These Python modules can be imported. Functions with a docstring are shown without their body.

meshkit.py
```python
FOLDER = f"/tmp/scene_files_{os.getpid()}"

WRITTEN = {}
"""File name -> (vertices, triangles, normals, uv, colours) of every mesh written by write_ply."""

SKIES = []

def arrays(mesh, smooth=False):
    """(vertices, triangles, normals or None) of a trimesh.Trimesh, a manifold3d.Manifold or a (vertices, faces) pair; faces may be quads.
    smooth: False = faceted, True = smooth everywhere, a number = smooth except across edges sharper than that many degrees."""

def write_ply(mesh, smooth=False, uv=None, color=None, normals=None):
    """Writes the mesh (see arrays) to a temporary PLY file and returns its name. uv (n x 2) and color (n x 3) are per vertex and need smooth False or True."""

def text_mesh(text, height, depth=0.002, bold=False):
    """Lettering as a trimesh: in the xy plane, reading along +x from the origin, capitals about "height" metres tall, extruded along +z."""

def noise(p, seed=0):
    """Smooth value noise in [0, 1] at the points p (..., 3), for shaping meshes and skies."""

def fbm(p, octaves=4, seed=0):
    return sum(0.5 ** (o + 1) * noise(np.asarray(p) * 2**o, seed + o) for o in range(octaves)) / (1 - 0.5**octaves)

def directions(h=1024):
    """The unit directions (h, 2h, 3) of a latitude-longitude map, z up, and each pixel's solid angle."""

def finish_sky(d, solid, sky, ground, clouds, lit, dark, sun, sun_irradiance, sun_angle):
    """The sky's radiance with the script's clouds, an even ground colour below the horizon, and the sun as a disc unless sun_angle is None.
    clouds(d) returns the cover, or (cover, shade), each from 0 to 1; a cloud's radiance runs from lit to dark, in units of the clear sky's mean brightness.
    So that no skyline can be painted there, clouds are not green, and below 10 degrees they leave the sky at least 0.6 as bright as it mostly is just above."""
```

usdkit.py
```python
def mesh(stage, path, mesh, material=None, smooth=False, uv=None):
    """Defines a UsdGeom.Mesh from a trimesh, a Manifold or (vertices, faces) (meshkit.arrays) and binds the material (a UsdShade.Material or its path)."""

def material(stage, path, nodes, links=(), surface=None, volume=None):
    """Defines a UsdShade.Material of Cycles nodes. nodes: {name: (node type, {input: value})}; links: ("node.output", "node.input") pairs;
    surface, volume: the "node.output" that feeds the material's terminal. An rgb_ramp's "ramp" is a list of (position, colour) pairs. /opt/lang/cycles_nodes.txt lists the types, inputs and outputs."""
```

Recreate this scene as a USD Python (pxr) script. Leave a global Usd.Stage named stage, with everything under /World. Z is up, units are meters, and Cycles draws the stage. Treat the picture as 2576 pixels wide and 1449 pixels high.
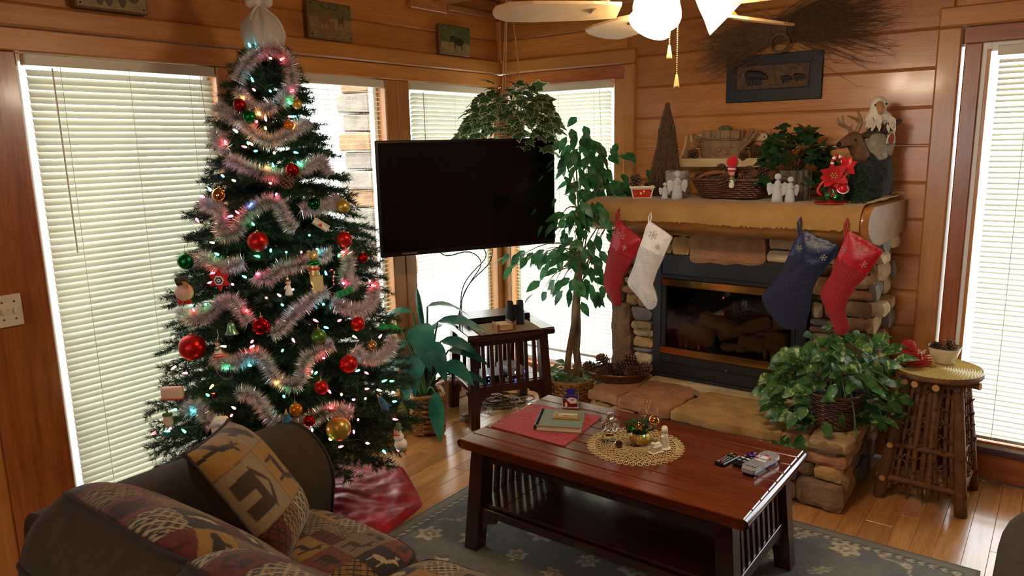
import math, random
import numpy as np, trimesh, shapely, manifold3d as m3
from scipy.spatial import Delaunay
from shapely.geometry import Polygon
import usdkit, meshkit
from pxr import Usd, UsdGeom, UsdLux, UsdShade, Sdf, Gf, Vt

stage = Usd.Stage.CreateInMemory()
UsdGeom.SetStageUpAxis(stage, 'Z'); UsdGeom.SetStageMetersPerUnit(stage, 1.0)
UsdGeom.Xform.Define(stage, '/World'); UsdGeom.Scope.Define(stage, '/World/Looks')

# ---- camera: corner of the room is the origin, +x runs along the fireplace wall, the left wall is x = 0
cam = UsdGeom.Camera.Define(stage, '/World/camera')
cam.CreateHorizontalApertureAttr(36.0); cam.CreateFocalLengthAttr(26.19); cam.CreateExposureAttr(0.3)
cam.CreateClippingRangeAttr(Gf.Vec2f(0.05, 200)); cam.CreateProjectionAttr('perspective')
_r, _u, _f = (0.80219, 0.59672, -0.02039), (-0.09713, 0.16412, 0.98165), (-0.58912, 0.78549, -0.18961)
cam.AddTransformOp().Set(Gf.Matrix4d(*_r, 0, *_u, 0, -_f[0], -_f[1], -_f[2], 0, 3.1207, -4.0766, 1.65, 1))
# ---- sky: bright winter overcast, even all round
dome = UsdLux.DomeLight.Define(stage, '/World/sky')
dome.CreateIntensityAttr(1.75); dome.CreateColorAttr(Gf.Vec3f(0.92, 0.97, 1.0))

# ---------------------------------------------------------------- helpers
def srgb(*c):
    c = np.array(c if len(c) == 3 else [c[0]] * 3, float) / 255.0
    return tuple(np.where(c <= 0.04045, c / 12.92, ((c + 0.055) / 1.055) ** 2.4))
_used = {}
def uname(parent, name):
    k = parent + '/' + name; n = _used.get(k, 0); _used[k] = n + 1
    return k if n == 0 else f'{k}_{n:03d}'
LOOKS = {}
def mat(name, nodes, links, surface, volume=None):
    LOOKS[name] = usdkit.material(stage, '/World/Looks/' + name, nodes, links, surface, volume); return LOOKS[name]
def mk(name, col, rough=0.5, metal=0.0, var=0.0, vs=12.0, bump=0.0, bs=150.0, coat=0.0, emit=0.0, ecol=None, sheen=0.0, spec=0.5, rand=0.0, trans=0.0, ior=1.5, stretch=(1, 1, 1), col2=None, translucent=0.0, detail=4.0, alpha=1.0):
    """principled look with optional noise mottling (col <-> col2), bump and per-object brightness shift"""
    if name in LOOKS: return LOOKS[name]
    c = np.array(col); c2 = np.array(col2) if col2 is not None else c * (1 - var)
    n = {'p': ('principled_bsdf', {'base_color': tuple(c), 'roughness': rough, 'metallic': metal, 'coat_weight': coat, 'coat_roughness': 0.15, 'sheen_weight': sheen, 'specular_ior_level': spec, 'transmission_weight': trans, 'ior': ior, 'alpha': alpha})}
    if emit: n['p'][1].update(emission_strength=emit, emission_color=tuple(ecol or col))
    L = []; last = None
    if var or col2 is not None or bump:
        n['tc'] = ('texture_coordinate', {}); n['mp'] = ('mapping', {'scale': stretch}); L.append(('tc.object', 'mp.vector'))
    if var or col2 is not None:
        n['nz'] = ('noise_texture', {'scale': vs, 'detail': detail, 'roughness': 0.6}); L.append(('mp.vector', 'nz.vector'))
        n['rp'] = ('rgb_ramp', {'ramp': [(0.3, tuple(c2)), (0.7, tuple(c if col2 is not None else c * (1 + var * .5)))]}); L.append(('nz.fac', 'rp.fac')); last = 'rp.color'
    if rand:
        n['oi'] = ('object_info', {}); n['mr'] = ('map_range', {'to_min': 1 - rand, 'to_max': 1 + rand}); L.append(('oi.random', 'mr.value'))
        n['hs'] = ('hsv', {'color': tuple(c)}); L.append(('mr.result', 'hs.value'))
        if last: L.append((last, 'hs.color'))
        last = 'hs.color'
    if last: L.append((last, 'p.base_color'))
    if bump:
        n['bz'] = ('noise_texture', {'scale': bs, 'detail': 3.0}); L.append(('mp.vector', 'bz.vector'))
        n['bp'] = ('bump', {'strength': min(bump, 1.0), 'distance': 0.004 * max(bump, 1.0)}); L += [('bz.fac', 'bp.height'), ('bp.normal', 'p.normal')]
    surf = 'p.BSDF'
    if translucent:
        n['tr'] = ('translucent_bsdf', {'color': tuple(c)}); n['mx'] = ('mix_closure', {'fac': translucent})
        if last: L.append((last, 'tr.color'))
        L += [('p.BSDF', 'mx.closure1'), ('tr.BSDF', 'mx.closure2')]; surf = 'mx.closure'
    return mat(name, n, L, surf)
def wood(name, c1, c2, axis=0, scale=1.0, rough=0.35, knots=True, coat=0.25, knotc=(0.06, 0.022, 0.008), rand=0.16, kscale=2.6, grain=1.0):
    """varnished board: long grain along axis, knots, per-board shift; positions are the mesh's own"""
    st = [7.0 * scale] * 3; st[axis] = 0.55 * scale
    ks = [kscale * 1.6] * 3; ks[axis] = kscale
    n = {'tc': ('texture_coordinate', {}), 'oi': ('object_info', {}), 'of': ('vector_math', {'math_type': 'scale', 'vector1': (31.0, 17.0, 23.0)}), 'ad': ('vector_math', {'math_type': 'add'}),
         'mp': ('mapping', {'scale': tuple(st)}), 'nz': ('noise_texture', {'scale': 3.2, 'detail': 6.0, 'roughness': 0.62, 'distortion': 0.6}),
         'mp2': ('mapping', {'scale': tuple(np.array(st) * (5, 5, 5))}), 'nf': ('noise_texture', {'scale': 4.0, 'detail': 3.0}),
         'mx0': ('mix_float', {'fac': 0.35}), 'rp': ('rgb_ramp', {'ramp': [(0.32, c2), (0.5, tuple((np.array(c1) + c2) / 2)), (0.66, c1)]}),
         'mr': ('map_range', {'to_min': 1 - rand, 'to_max': 1 + rand}), 'hs': ('hsv', {}),
         'p': ('principled_bsdf', {'roughness': rough, 'coat_weight': coat, 'coat_roughness': 0.12}), 'bp': ('bump', {'strength': 0.25 * grain, 'distance': 0.003})}
    L = [('oi.random', 'of.scale'), ('tc.object', 'ad.vector1'), ('of.vector', 'ad.vector2'), ('ad.vector', 'mp.vector'), ('mp.vector', 'nz.vector'), ('ad.vector', 'mp2.vector'), ('mp2.vector', 'nf.vector'),
         ('nz.fac', 'mx0.a'), ('nf.fac', 'mx0.b'), ('mx0.result', 'rp.fac'), ('oi.random', 'mr.value'), ('mr.result', 'hs.value'), ('mx0.result', 'bp.height'), ('bp.normal', 'p.normal')]
    if knots:
        n.update({'mk': ('mapping', {'scale': tuple(ks)}), 'vk': ('voronoi_texture', {'scale': 1.0, 'randomness': 1.0}), 'wn': ('separate_color', {}),
                  'gt': ('map_range', {'from_min': 0.035, 'from_max': 0.085, 'to_min': 1.0, 'to_max': 0.0}), 'pk': ('math', {'math_type': 'greater_than', 'value2': 0.52}),
                  'mu': ('math', {'math_type': 'multiply'}), 'nk': ('mix_color', {'b': knotc})})
        L += [('ad.vector', 'mk.vector'), ('mk.vector', 'vk.vector'), ('vk.distance', 'gt.value'), ('vk.color', 'wn.color'), ('wn.r', 'pk.value1'), ('gt.result', 'mu.value1'), ('pk.value', 'mu.value2'), ('mu.value', 'nk.fac'), ('rp.color', 'nk.a'), ('nk.result', 'hs.color')]
    else: L.append(('rp.color', 'hs.color'))
    L.append(('hs.color', 'p.base_color'))
    return mat(name, n, L, 'p.BSDF')
def vcol(name, rough=0.8, bump=0.3, bs=300.0, sheen=0.3, vs=60.0, amt=0.35):
    """cloth printed with the mesh's own colours (primvar Col), with weave noise"""
    n = {'a': ('attribute', {'attribute': 'Col'}), 'tc': ('texture_coordinate', {}), 'nz': ('noise_texture', {'scale': vs, 'detail': 4.0}), 'mr': ('map_range', {'to_min': 1 - amt, 'to_max': 1 + amt}), 'hs': ('hsv', {}),
         'bz': ('noise_texture', {'scale': bs, 'detail': 2.0}), 'bp': ('bump', {'strength': bump, 'distance': 0.003}), 'p': ('principled_bsdf', {'roughness': rough, 'sheen_weight': sheen, 'specular_ior_level': 0.2})}
    L = [('a.color', 'hs.color'), ('tc.object', 'nz.vector'), ('nz.fac', 'mr.value'), ('mr.result', 'hs.value'), ('hs.color', 'p.base_color'), ('tc.object', 'bz.vector'), ('bz.fac', 'bp.height'), ('bp.normal', 'p.normal')]
    return mat(name, n, L, 'p.BSDF')

# meshes are (vertices, triangles)
def join(*ms):
    ms = [m for m in ms if m is not None and len(m[0])]
    o = np.cumsum([0] + [len(m[0]) for m in ms])
    return np.vstack([m[0] for m in ms]), np.vstack([np.asarray(m[1]) + k for m, k in zip(ms, o)])
def quads(f):
    f = np.asarray(f); return np.vstack([f[:, [0, 1, 2]], f[:, [0, 2, 3]]])
def tf(m, loc=(0, 0, 0), rz=0.0, rx=0.0, ry=0.0, s=1.0):
    v = np.asarray(m[0], float) * s
    for a, (i, j) in ((rx, (1, 2)), (ry, (2, 0)), (rz, (0, 1))):
        if a:
            c, sn = math.cos(a), math.sin(a); w = v.copy(); w[:, i] = c * v[:, i] - sn * v[:, j]; w[:, j] = sn * v[:, i] + c * v[:, j]; v = w
    return v + np.asarray(loc, float), m[1]
def align(m, d, loc=(0, 0, 0), up=(0, 0, 1)):
    """turn a mesh built along +x (up +z) to point along d"""
    x = np.asarray(d, float); x = x / np.linalg.norm(x); u = np.asarray(up, float)
    y = np.cross(u, x)
    if np.linalg.norm(y) < 1e-4: y = np.cross((0, 1, 0), x)
    y /= np.linalg.norm(y); z = np.cross(x, y)
    return np.asarray(m[0]) @ np.array([x, y, z]) + np.asarray(loc), m[1]
def hullm(pts):
    t = trimesh.convex.convex_hull(np.asarray(pts, float)); return np.array(t.vertices), np.array(t.faces)
def box(x0, x1, y0, y1, z0, z1, ch=0.004):
    """chamfered box by its bounds"""
    ch = min(ch, (x1 - x0) * .3, (y1 - y0) * .3, (z1 - z0) * .3); P = []
    for sx in (0, 1):
        for sy in (0, 1):
            for sz in (0, 1):
                c = np.array([(x0, x1)[sx], (y0, y1)[sy], (z0, z1)[sz]]); i = np.array([1 - 2 * sx, 1 - 2 * sy, 1 - 2 * sz]) * ch
                for k in range(3):
                    q = c + i; q[k] = c[k]; P.append(q)
    return hullm(P)
def cyl(p0, p1, r0, r1=None, n=12):
    r1 = r0 if r1 is None else r1
    p0, p1 = np.asarray(p0, float), np.asarray(p1, float); d = p1 - p0; d = d / np.linalg.norm(d)
    a = np.cross(d, (0, 0, 1) if abs(d[2]) < .9 else (1, 0, 0)); a /= np.linalg.norm(a); b = np.cross(d, a)
    t = np.arange(n) * 2 * np.pi / n; c = np.cos(t)[:, None] * a + np.sin(t)[:, None] * b
    v = np.vstack([p0 + c * r0, p1 + c * r1, p0, p1]); i = np.arange(n); j = (i + 1) % n
    f = np.vstack([np.c_[i, i + n, j + n], np.c_[i, j + n, j], np.c_[np.full(n, 2 * n), i, j], np.c_[np.full(n, 2 * n + 1), j + n, i + n]])
    return v, f
def tube(P, r, n=8, closed=False):
    P = np.asarray(P, float); r = np.broadcast_to(np.asarray(r, float), (len(P),))
    t = (np.roll(P, -1, 0) - np.roll(P, 1, 0)) if closed else np.gradient(P, axis=0)
    t /= np.linalg.norm(t, axis=1, keepdims=True) + 1e-12
    a = np.cross(t[0], (0, 0, 1) if abs(t[0][2]) < .9 else (1, 0, 0)); A = []
    for k in range(len(P)):
        a = a - t[k] * (a @ t[k]); a /= np.linalg.norm(a) + 1e-12; A.append(a)
    A = np.array(A); B = np.cross(t, A); g = np.arange(n) * 2 * np.pi / n
    v = (P[:, None] + r[:, None, None] * (np.cos(g)[None, :, None] * A[:, None] + np.sin(g)[None, :, None] * B[:, None])).reshape(-1, 3)
    m = len(P); I = np.arange(m if closed else m - 1); q = []
    for i in I:
        k = (i + 1) % m
        for s in range(n): q.append((i * n + s, i * n + (s + 1) % n, k * n + (s + 1) % n, k * n + s))
    f = quads(q)
    if not closed:
        v = np.vstack([v, P[0], P[-1]]); e = [(m * n, (s + 1) % n, s) for s in range(n)] + [(m * n + 1, (m - 1) * n + s, (m - 1) * n + (s + 1) % n) for s in range(n)]
        f = np.vstack([f, e])
    return v, f
def spline(P, n=24, closed=False):
    from scipy.interpolate import CubicSpline
    P = np.asarray(P, float)
    if closed: P = np.vstack([P, P[:1]])
    d = np.r_[0, np.cumsum(np.linalg.norm(np.diff(P, axis=0), axis=1) + 1e-9)]
    s = CubicSpline(d, P, bc_type='periodic' if closed else 'natural'); q = s(np.linspace(0, d[-1], n + (1 if closed else 0)))
    return q[:-1] if closed else q
def lathe(prof, n=24, axis_caps=True):
    """prof: (r, z) pairs, bottom to top (or any profile), turned about z"""
    p = np.asarray(prof, float); t = np.arange(n) * 2 * np.pi / n
    v = np.stack([p[:, None, 0] * np.cos(t), p[:, None, 0] * np.sin(t), np.broadcast_to(p[:, None, 1], (len(p), n))], -1).reshape(-1, 3)
    q = [(i * n + s, i * n + (s + 1) % n, (i + 1) * n + (s + 1) % n, (i + 1) * n + s) for i in range(len(p) - 1) for s in range(n)]
    f = quads(q); f = f[(np.linalg.norm(np.cross(v[f[:, 1]] - v[f[:, 0]], v[f[:, 2]] - v[f[:, 0]]), axis=1) > 1e-13)]
    return v, f
def ball(r, c=(0, 0, 0), sub=2, s=(1, 1, 1)):
    t = trimesh.creation.icosphere(sub, r); return np.array(t.vertices) * s + np.asarray(c, float), np.array(t.faces)
def extr(poly, h, ch=0.0):
    """shapely polygon in xy extruded along +z"""
    if ch:
        a, b = poly.buffer(-ch), poly
        return join(*[tm(trimesh.creation.extrude_polygon(g, h, engine='earcut')) for g in getattr(b, 'geoms', [b])])
    return join(*[tm(trimesh.creation.extrude_polygon(g, h, engine='earcut')) for g in getattr(poly, 'geoms', [poly])])
def tm(t): return np.array(t.vertices), np.array(t.faces)
def man(m): q = m.to_mesh(); return np.array(q.vert_properties[:, :3], float), np.array(q.tri_verts, int)
def blob(chains, refine=None, smooth=0):
    """one body from chains of (point, radius): hulls of spheres, united, refined and smoothed"""
    tot = []
    for ch in chains:
        for (p, r), (q, s) in zip(ch[:-1], ch[1:]):
            pts = np.vstack([trimesh.creation.icosphere(2, r).vertices + p, trimesh.creation.icosphere(2, s).vertices + q])
            h = trimesh.convex.convex_hull(pts); tot.append(m3.Manifold(m3.Mesh(np.asarray(h.vertices, np.float32), np.asarray(h.faces, np.uint32))))
    M = m3.Manifold.batch_boolean(tot, m3.OpType.Add)
    if refine: M = M.refine_to_length(refine)
    v, f = man(M); t = trimesh.Trimesh(v, f, process=True)
    if smooth: trimesh.smoothing.filter_taubin(t, iterations=smooth)
    return tm(t)
def puff(poly, th, res, power=0.5, edge=0.0, seed=0, wr=0.0):
    """a stuffed flat shape: polygon in xz, swelling to +-th/2 along y"""
    b = poly.exterior; n = max(int(b.length / res), 12); P = [np.array(b.interpolate(i / n, normalized=True).coords[0]) for i in range(n)]
    x0, y0, x1, y1 = poly.bounds; gx, gy = np.meshgrid(np.arange(x0, x1, res), np.arange(y0, y1, res * .87)); gx[1::2] += res / 2
    g = np.c_[gx.ravel(), gy.ravel()]; sp = shapely.points(g); d = shapely.distance(sp, b); k = shapely.contains(poly, sp) & (d > res * .5); g, dg = g[k], d[k]
    pts = np.vstack([P, g]); D = np.r_[np.zeros(n), dg]; T = Delaunay(pts).simplices
    T = T[shapely.contains(poly.buffer(1e-6), shapely.points(pts[T].mean(1)))]
    a = pts[T]; cr = (a[:, 1, 0] - a[:, 0, 0]) * (a[:, 2, 1] - a[:, 0, 1]) - (a[:, 1, 1] - a[:, 0, 1]) * (a[:, 2, 0] - a[:, 0, 0]); T = np.where(cr[:, None] > 0, T, T[:, ::-1])
    dm = D.max() + 1e-9; h = th / 2 * (np.clip(D / dm, 0, 1) ** power) + edge
    if wr: h = h + wr * (meshkit.noise(np.c_[pts / res / 3, np.zeros(len(pts))], seed) - .5) * (D > 0)
    A = np.c_[pts[:, 0], -h, pts[:, 1]]; B = np.c_[pts[:, 0], h, pts[:, 1]]; N = len(pts)
    e = np.arange(n); side = np.vstack([np.c_[e, e + N, (e + 1) % n], np.c_[(e + 1) % n, e + N, (e + 1) % n + N]]) if edge else np.zeros((0, 3), int)
    if not edge:
        B2 = B.copy(); return np.vstack([A, B2]), np.vstack([T, T[:, ::-1] + N])
    return np.vstack([A, B]), np.vstack([T, T[:, ::-1] + N, side])

def _tag(p, label=None, cat=None, group=None, kind=None):
    for k, v in (('label', label), ('category', cat), ('group', group), ('kind', kind)):
        if v: p.SetCustomDataByKey(k, v)
class Thing:
    """an Xform at the thing's base; parts are given in world metres (w=True) or in its own frame"""
    def __init__(s, name, label=None, cat=None, loc=(0, 0, 0), rz=0.0, group=None, kind=None):
        s.path = uname('/World', name); s.loc = np.asarray(loc, float); s.rz = rz
        x = UsdGeom.Xform.Define(stage, s.path); x.AddTranslateOp().Set(Gf.Vec3d(*map(float, s.loc)))
        if rz: x.AddRotateZOp().Set(math.degrees(rz))
        s.prim = x.GetPrim(); _tag(s.prim, label, cat, group, kind)
    def p(s, name, m, look, smooth=30, parent=None, w=True, label=None, kind=None, uv=None, col=None):
        v = np.asarray(m[0], float)
        if w:
            v = v - s.loc
            if s.rz: c, q = math.cos(-s.rz), math.sin(-s.rz); v = np.c_[c * v[:, 0] - q * v[:, 1], q * v[:, 0] + c * v[:, 1], v[:, 2]]
        if uv is None and col is None: k_ = np.unique(m[1]); v, m = (v[k_], (None, np.searchsorted(k_, m[1]))) if len(k_) < len(v) else (v, m)
        path = uname(parent or s.path, name); g = usdkit.mesh(stage, path, (v, m[1]), look, smooth, uv)
        if col is not None: UsdGeom.PrimvarsAPI(g).CreatePrimvar('Col', Sdf.ValueTypeNames.Color3fArray, 'vertex').Set(Vt.Vec3fArray.FromNumpy(np.asarray(col, np.float32)))
        _tag(g.GetPrim(), label, None, None, kind); return path
def solo(name, m, look, label, cat, group=None, kind=None, smooth=30, loc=None, col=None, uv=None):
    """a thing that is one mesh; its origin at loc"""
    path = uname('/World', name); v = np.asarray(m[0], float); loc = np.array([v[:, 0].mean(), v[:, 1].mean(), v[:, 2].min()]) if loc is None else np.asarray(loc, float)
    g = usdkit.mesh(stage, path, (v - loc, m[1]), look, smooth, uv); g.AddTranslateOp().Set(Gf.Vec3d(*map(float, loc)))
    if col is not None: UsdGeom.PrimvarsAPI(g).CreatePrimvar('Col', Sdf.ValueTypeNames.Color3fArray, 'vertex').Set(Vt.Vec3fArray.FromNumpy(np.asarray(col, np.float32)))
    _tag(g.GetPrim(), label, cat, group, kind); return path
def copy_of(src, name, label, loc, rz=0.0, rx=0.0, ry=0.0, s=1.0, group=None, cat=None):
    """another of a thing already built, under its own name and label"""
    path = uname('/World', name); x = UsdGeom.Xform.Define(stage, path); x.ClearXformOpOrder()
    r = x.GetPrim(); r.GetReferences().AddInternalReference(src.path if isinstance(src, Thing) else src); r.SetInstanceable(True)
    M = Gf.Matrix4d().SetScale(s) * Gf.Matrix4d().SetRotate(Gf.Rotation(Gf.Vec3d(1, 0, 0), math.degrees(rx))) * Gf.Matrix4d().SetRotate(Gf.Rotation(Gf.Vec3d(0, 1, 0), math.degrees(ry))) * Gf.Matrix4d().SetRotate(Gf.Rotation(Gf.Vec3d(0, 0, 1), math.degrees(rz)))
    M.SetTranslateOnly(Gf.Vec3d(*map(float, loc))); op = x.AddTransformOp(opSuffix='place'); op.Set(M); x.SetXformOpOrder([op]); _tag(r, label, cat, group); return path
# ---------------------------------------------------------------- looks shared by the room
PINE = dict(c1=srgb(202, 138, 70), c2=srgb(168, 102, 44))
for ax, nm in enumerate('xyz'): wood('pine_' + nm, axis=ax, **PINE)
for ax, nm in enumerate('xyz'): wood('trim_' + nm, srgb(212, 150, 76), srgb(184, 116, 52), axis=ax, kscale=2.0)
wood('jamb_z', srgb(178, 104, 50), srgb(128, 66, 28), axis=2, rough=0.3); wood('jamb_x', srgb(186, 112, 54), srgb(140, 74, 32), axis=0); wood('jamb_y', srgb(190, 118, 60), srgb(146, 80, 36), axis=1)
wood('oak_floor', srgb(214, 160, 98), srgb(176, 112, 56), axis=1, scale=1.3, rough=0.22, coat=0.6, kscale=1.6, rand=0.22, grain=.5)
wood('beam_x', srgb(200, 140, 80), srgb(160, 98, 48), axis=0); wood('beam_y', srgb(196, 134, 76), srgb(150, 90, 44), axis=1)
mk('blind_slat', srgb(216, 216, 194), 0.45, translucent=0.13, rand=.03); mk('blind_rail', srgb(222, 214, 190), 0.4); mk('cord_white', srgb(225, 222, 205), 0.7)
mk('vinyl', srgb(240, 240, 238), 0.4); mk('dark_gap', srgb(20, 14, 10), 0.9)
mat('window_glass', {'t': ('transparent_bsdf', {}), 'g': ('glossy_bsdf', {'roughness': 0.0}), 'f': ('fresnel', {'IOR': 1.45}), 'm': ('mix_closure', {})}, [('f.fac', 'm.fac'), ('t.BSDF', 'm.closure1'), ('g.BSDF', 'm.closure2')], 'm.closure')

rng = np.random.default_rng(11)
ZC = 2.62                                                   # ceiling boards
WR, WB = 6.2, -6.6                                          # far right and back wall
SEAM = [2.1365 + .1775 * k for k in range(-13, 4)]
def logs(t, axis, a0, a1, z0, z1, face, back, look, cuts=(), name='log'):
    """courses of squared logs with chamfered edges between two ends; each log a part. cuts: (a0,a1,z0,z1) openings"""
    for k in range(len(SEAM)):
        lo, hi = max(SEAM[k - 1] if k else z0, z0), min(SEAM[k], z1)
        if hi - lo < .02: continue
        spans = [(a0, a1)]
        for c0, c1, d0, d1 in cuts:
            if d1 < hi - .03 and lo < d1 and c1 > a0 and c0 < a1: t.p(name, box(max(c0, a0), min(c1, a1), min(face, back), max(face, back), d1 + .0006, hi - .0006, .006) if axis == 0 else box(min(face, back), max(face, back), max(c0, a0), min(c1, a1), d1 + .0006, hi - .0006, .006), look, smooth=False)
            if lo < d1 - .01 and hi > d0 + .01: spans = [s for a, b in spans for s in ((a, min(b, c0)), (max(a, c1), b)) if s[1] - s[0] > .03]
        for a, b in spans:
            b_ = box(a, b, min(face, back), max(face, back), lo + .0006, hi - .0006, .008) if axis == 0 else box(min(face, back), max(face, back), a, b, lo + .0006, hi - .0006, .008)
            t.p(name, b_, look, smooth=False)
def setting(name): return Thing(name, kind='structure')

# ---- floor of pine boards running away from the window wall's side to the fireplace
fl = setting('floor')
fl.p('subfloor', box(-.2, WR + .2, WB - .2, .2, -.12, -.021, 0), LOOKS['dark_gap'], smooth=False)
x = 0.0; n = 0
while x < 3.45:
    wdt = rng.choice([.083, .083, .1, .115]); y = 0.0 - .02; first = rng.uniform(.3, 1.5)
    while y > -3.3:
        ln = first if first else rng.uniform(.8, 1.9); first = 0
        fl.p('board', box(x + .0005, x + wdt - .0005, max(y - ln, -3.3) + .0005, y - .0005, -.02, 0, .0012), LOOKS['oak_floor'], smooth=False); y -= ln
    x += wdt
fl.p('far_boards', join(box(x + .0005, WR + .1, -3.3, -.02, -.02, -.0005, .001), box(0, WR + .1, WB - .1, -3.302, -.02, -.0005, .001)), LOOKS['oak_floor'], smooth=False)

# ---- left wall (x = 0): openings of three tall windows
W_L = [(-2.885, -2.085), (-1.85, -1.049), (-.857, -.062)]; ZB, ZT = .15, 2.02
wl = setting('wall_left')
logs(wl, 1, WB, 0.14, 2.184, ZC, 0.0, -.14, LOOKS['pine_y'])
for y0, y1 in [(-3.12, -2.885), (-2.0, -1.93), (-2.085, -2.0), (-1.93, -1.85), (-1.049, -.953), (-.953, -.857), (-.062, .0)]:
    wl.p('post', box(-.14, .004 if y1 < -2.9 else -.006, y0 + .0008, y1 - .0008, 0, 2.02, .006), LOOKS['jamb_z'] if y0 < -2.8 else LOOKS['pine_z'], smooth=False)
for y0, y1 in W_L: wl.p('sill_board', box(-.14, -.004, y0, y1, 0, ZB, .005), LOOKS['jamb_y'], smooth=False)
for k, (y0, y1) in enumerate([(-3.36, -3.12), (-3.6, -3.36), (-3.84, -3.6), (-4.4, -3.84), (-5.0, -4.4), (-5.8, -5.0), (WB, -5.8)]): wl.p('board', box(-.14, -.002, y0 + .0008, y1 - .0008, 0, 2.02, .006), LOOKS['pine_z'], smooth=False)
tr = setting('trim_1'); tr.p('upper_board', box(-.14, .028, WB, -.0, 2.102, 2.184, .008), LOOKS['trim_y'], smooth=False); tr.p('lower_board', box(-.14, .006, WB, .0, 2.02, 2.1, .004), LOOKS['trim_y'], smooth=False)
# ---- right wall (y = 0): corner window, fireplace wall, glazed door
D0, D1, DZ = 2.74, 3.66, 2.055
wr = setting('wall_right')
logs(wr, 0, 0.0, WR, 0, ZC, 0.0, .14, LOOKS['pine_x'], cuts=[(0, .95, 0, 2.184), (2.62, 3.78, 0, 2.2)])
wr.p('sill_board', box(.0, .95, .004, .14, 0, ZB, .005), LOOKS['jamb_x'], smooth=False)
wr.p('door_base', box(2.62, 3.78, -.012, .14, 0, .135, .005), LOOKS['jamb_x'], smooth=False)
t2 = setting('trim_2')
t2.p('upper_board', box(.028, 1.012, -.028, .14, 2.102, 2.184, .008), LOOKS['trim_x'], smooth=False); t2.p('lower_board', box(.0, .935, -.004, .14, 2.02, 2.1, .004), LOOKS['jamb_x'], smooth=False)
t2.p('side_board', box(.935, 1.012, -.026, .14, 0, 2.1, .008), LOOKS['trim_z'], smooth=False); t2.p('jamb', box(.863, .934, -.006, .14, 0, 2.02, .004), LOOKS['trim_z'], smooth=False); t2.p('corner_jamb', box(-.14, .06, -.004, .14, 0, 2.02, .004), LOOKS['trim_z'], smooth=False)
t2.p('corner_strip', box(.0, .03, -.03, .0, 2.184, 2.44, .004), LOOKS['trim_z'], smooth=False)
t3 = setting('trim_3')
t3.p('upper_board', box(2.561, 3.85, -.03, .14, 2.132, 2.222, .008), LOOKS['trim_x'], smooth=False); t3.p('lower_board', box(2.662, 3.78, -.004, .14, DZ, 2.13, .004), LOOKS['jamb_x'], smooth=False)
t3.p('side_board', box(2.561, 2.66, -.03, .14, 0, 2.13, .008), LOOKS['trim_z'], smooth=False); t3.p('jamb', box(2.672, D0, -.006, .14, .135, DZ, .004), LOOKS['jamb_z'], smooth=False)
t3.p('side_board', box(3.75, 3.85, -.03, .14, 0, 2.13, .008), LOOKS['trim_z'], smooth=False); t3.p('jamb', box(D1, 3.75, -.006, .14, .135, DZ, .004), LOOKS['jamb_z'], smooth=False)
# ---- the walls behind and beside the camera, with two added openings for fill daylight
wb = setting('wall_back'); logs(wb, 0, -.14, WR + .14, 0, ZC, WB, WB - .14, LOOKS['pine_x'], cuts=[(1.2, 2.4, .9, 2.05), (3.6, 4.8, .9, 2.05)])
wf = setting('wall_far'); logs(wf, 1, WB, 0.14, 0, ZC, WR, WR + .14, LOOKS['pine_y'])
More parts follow.
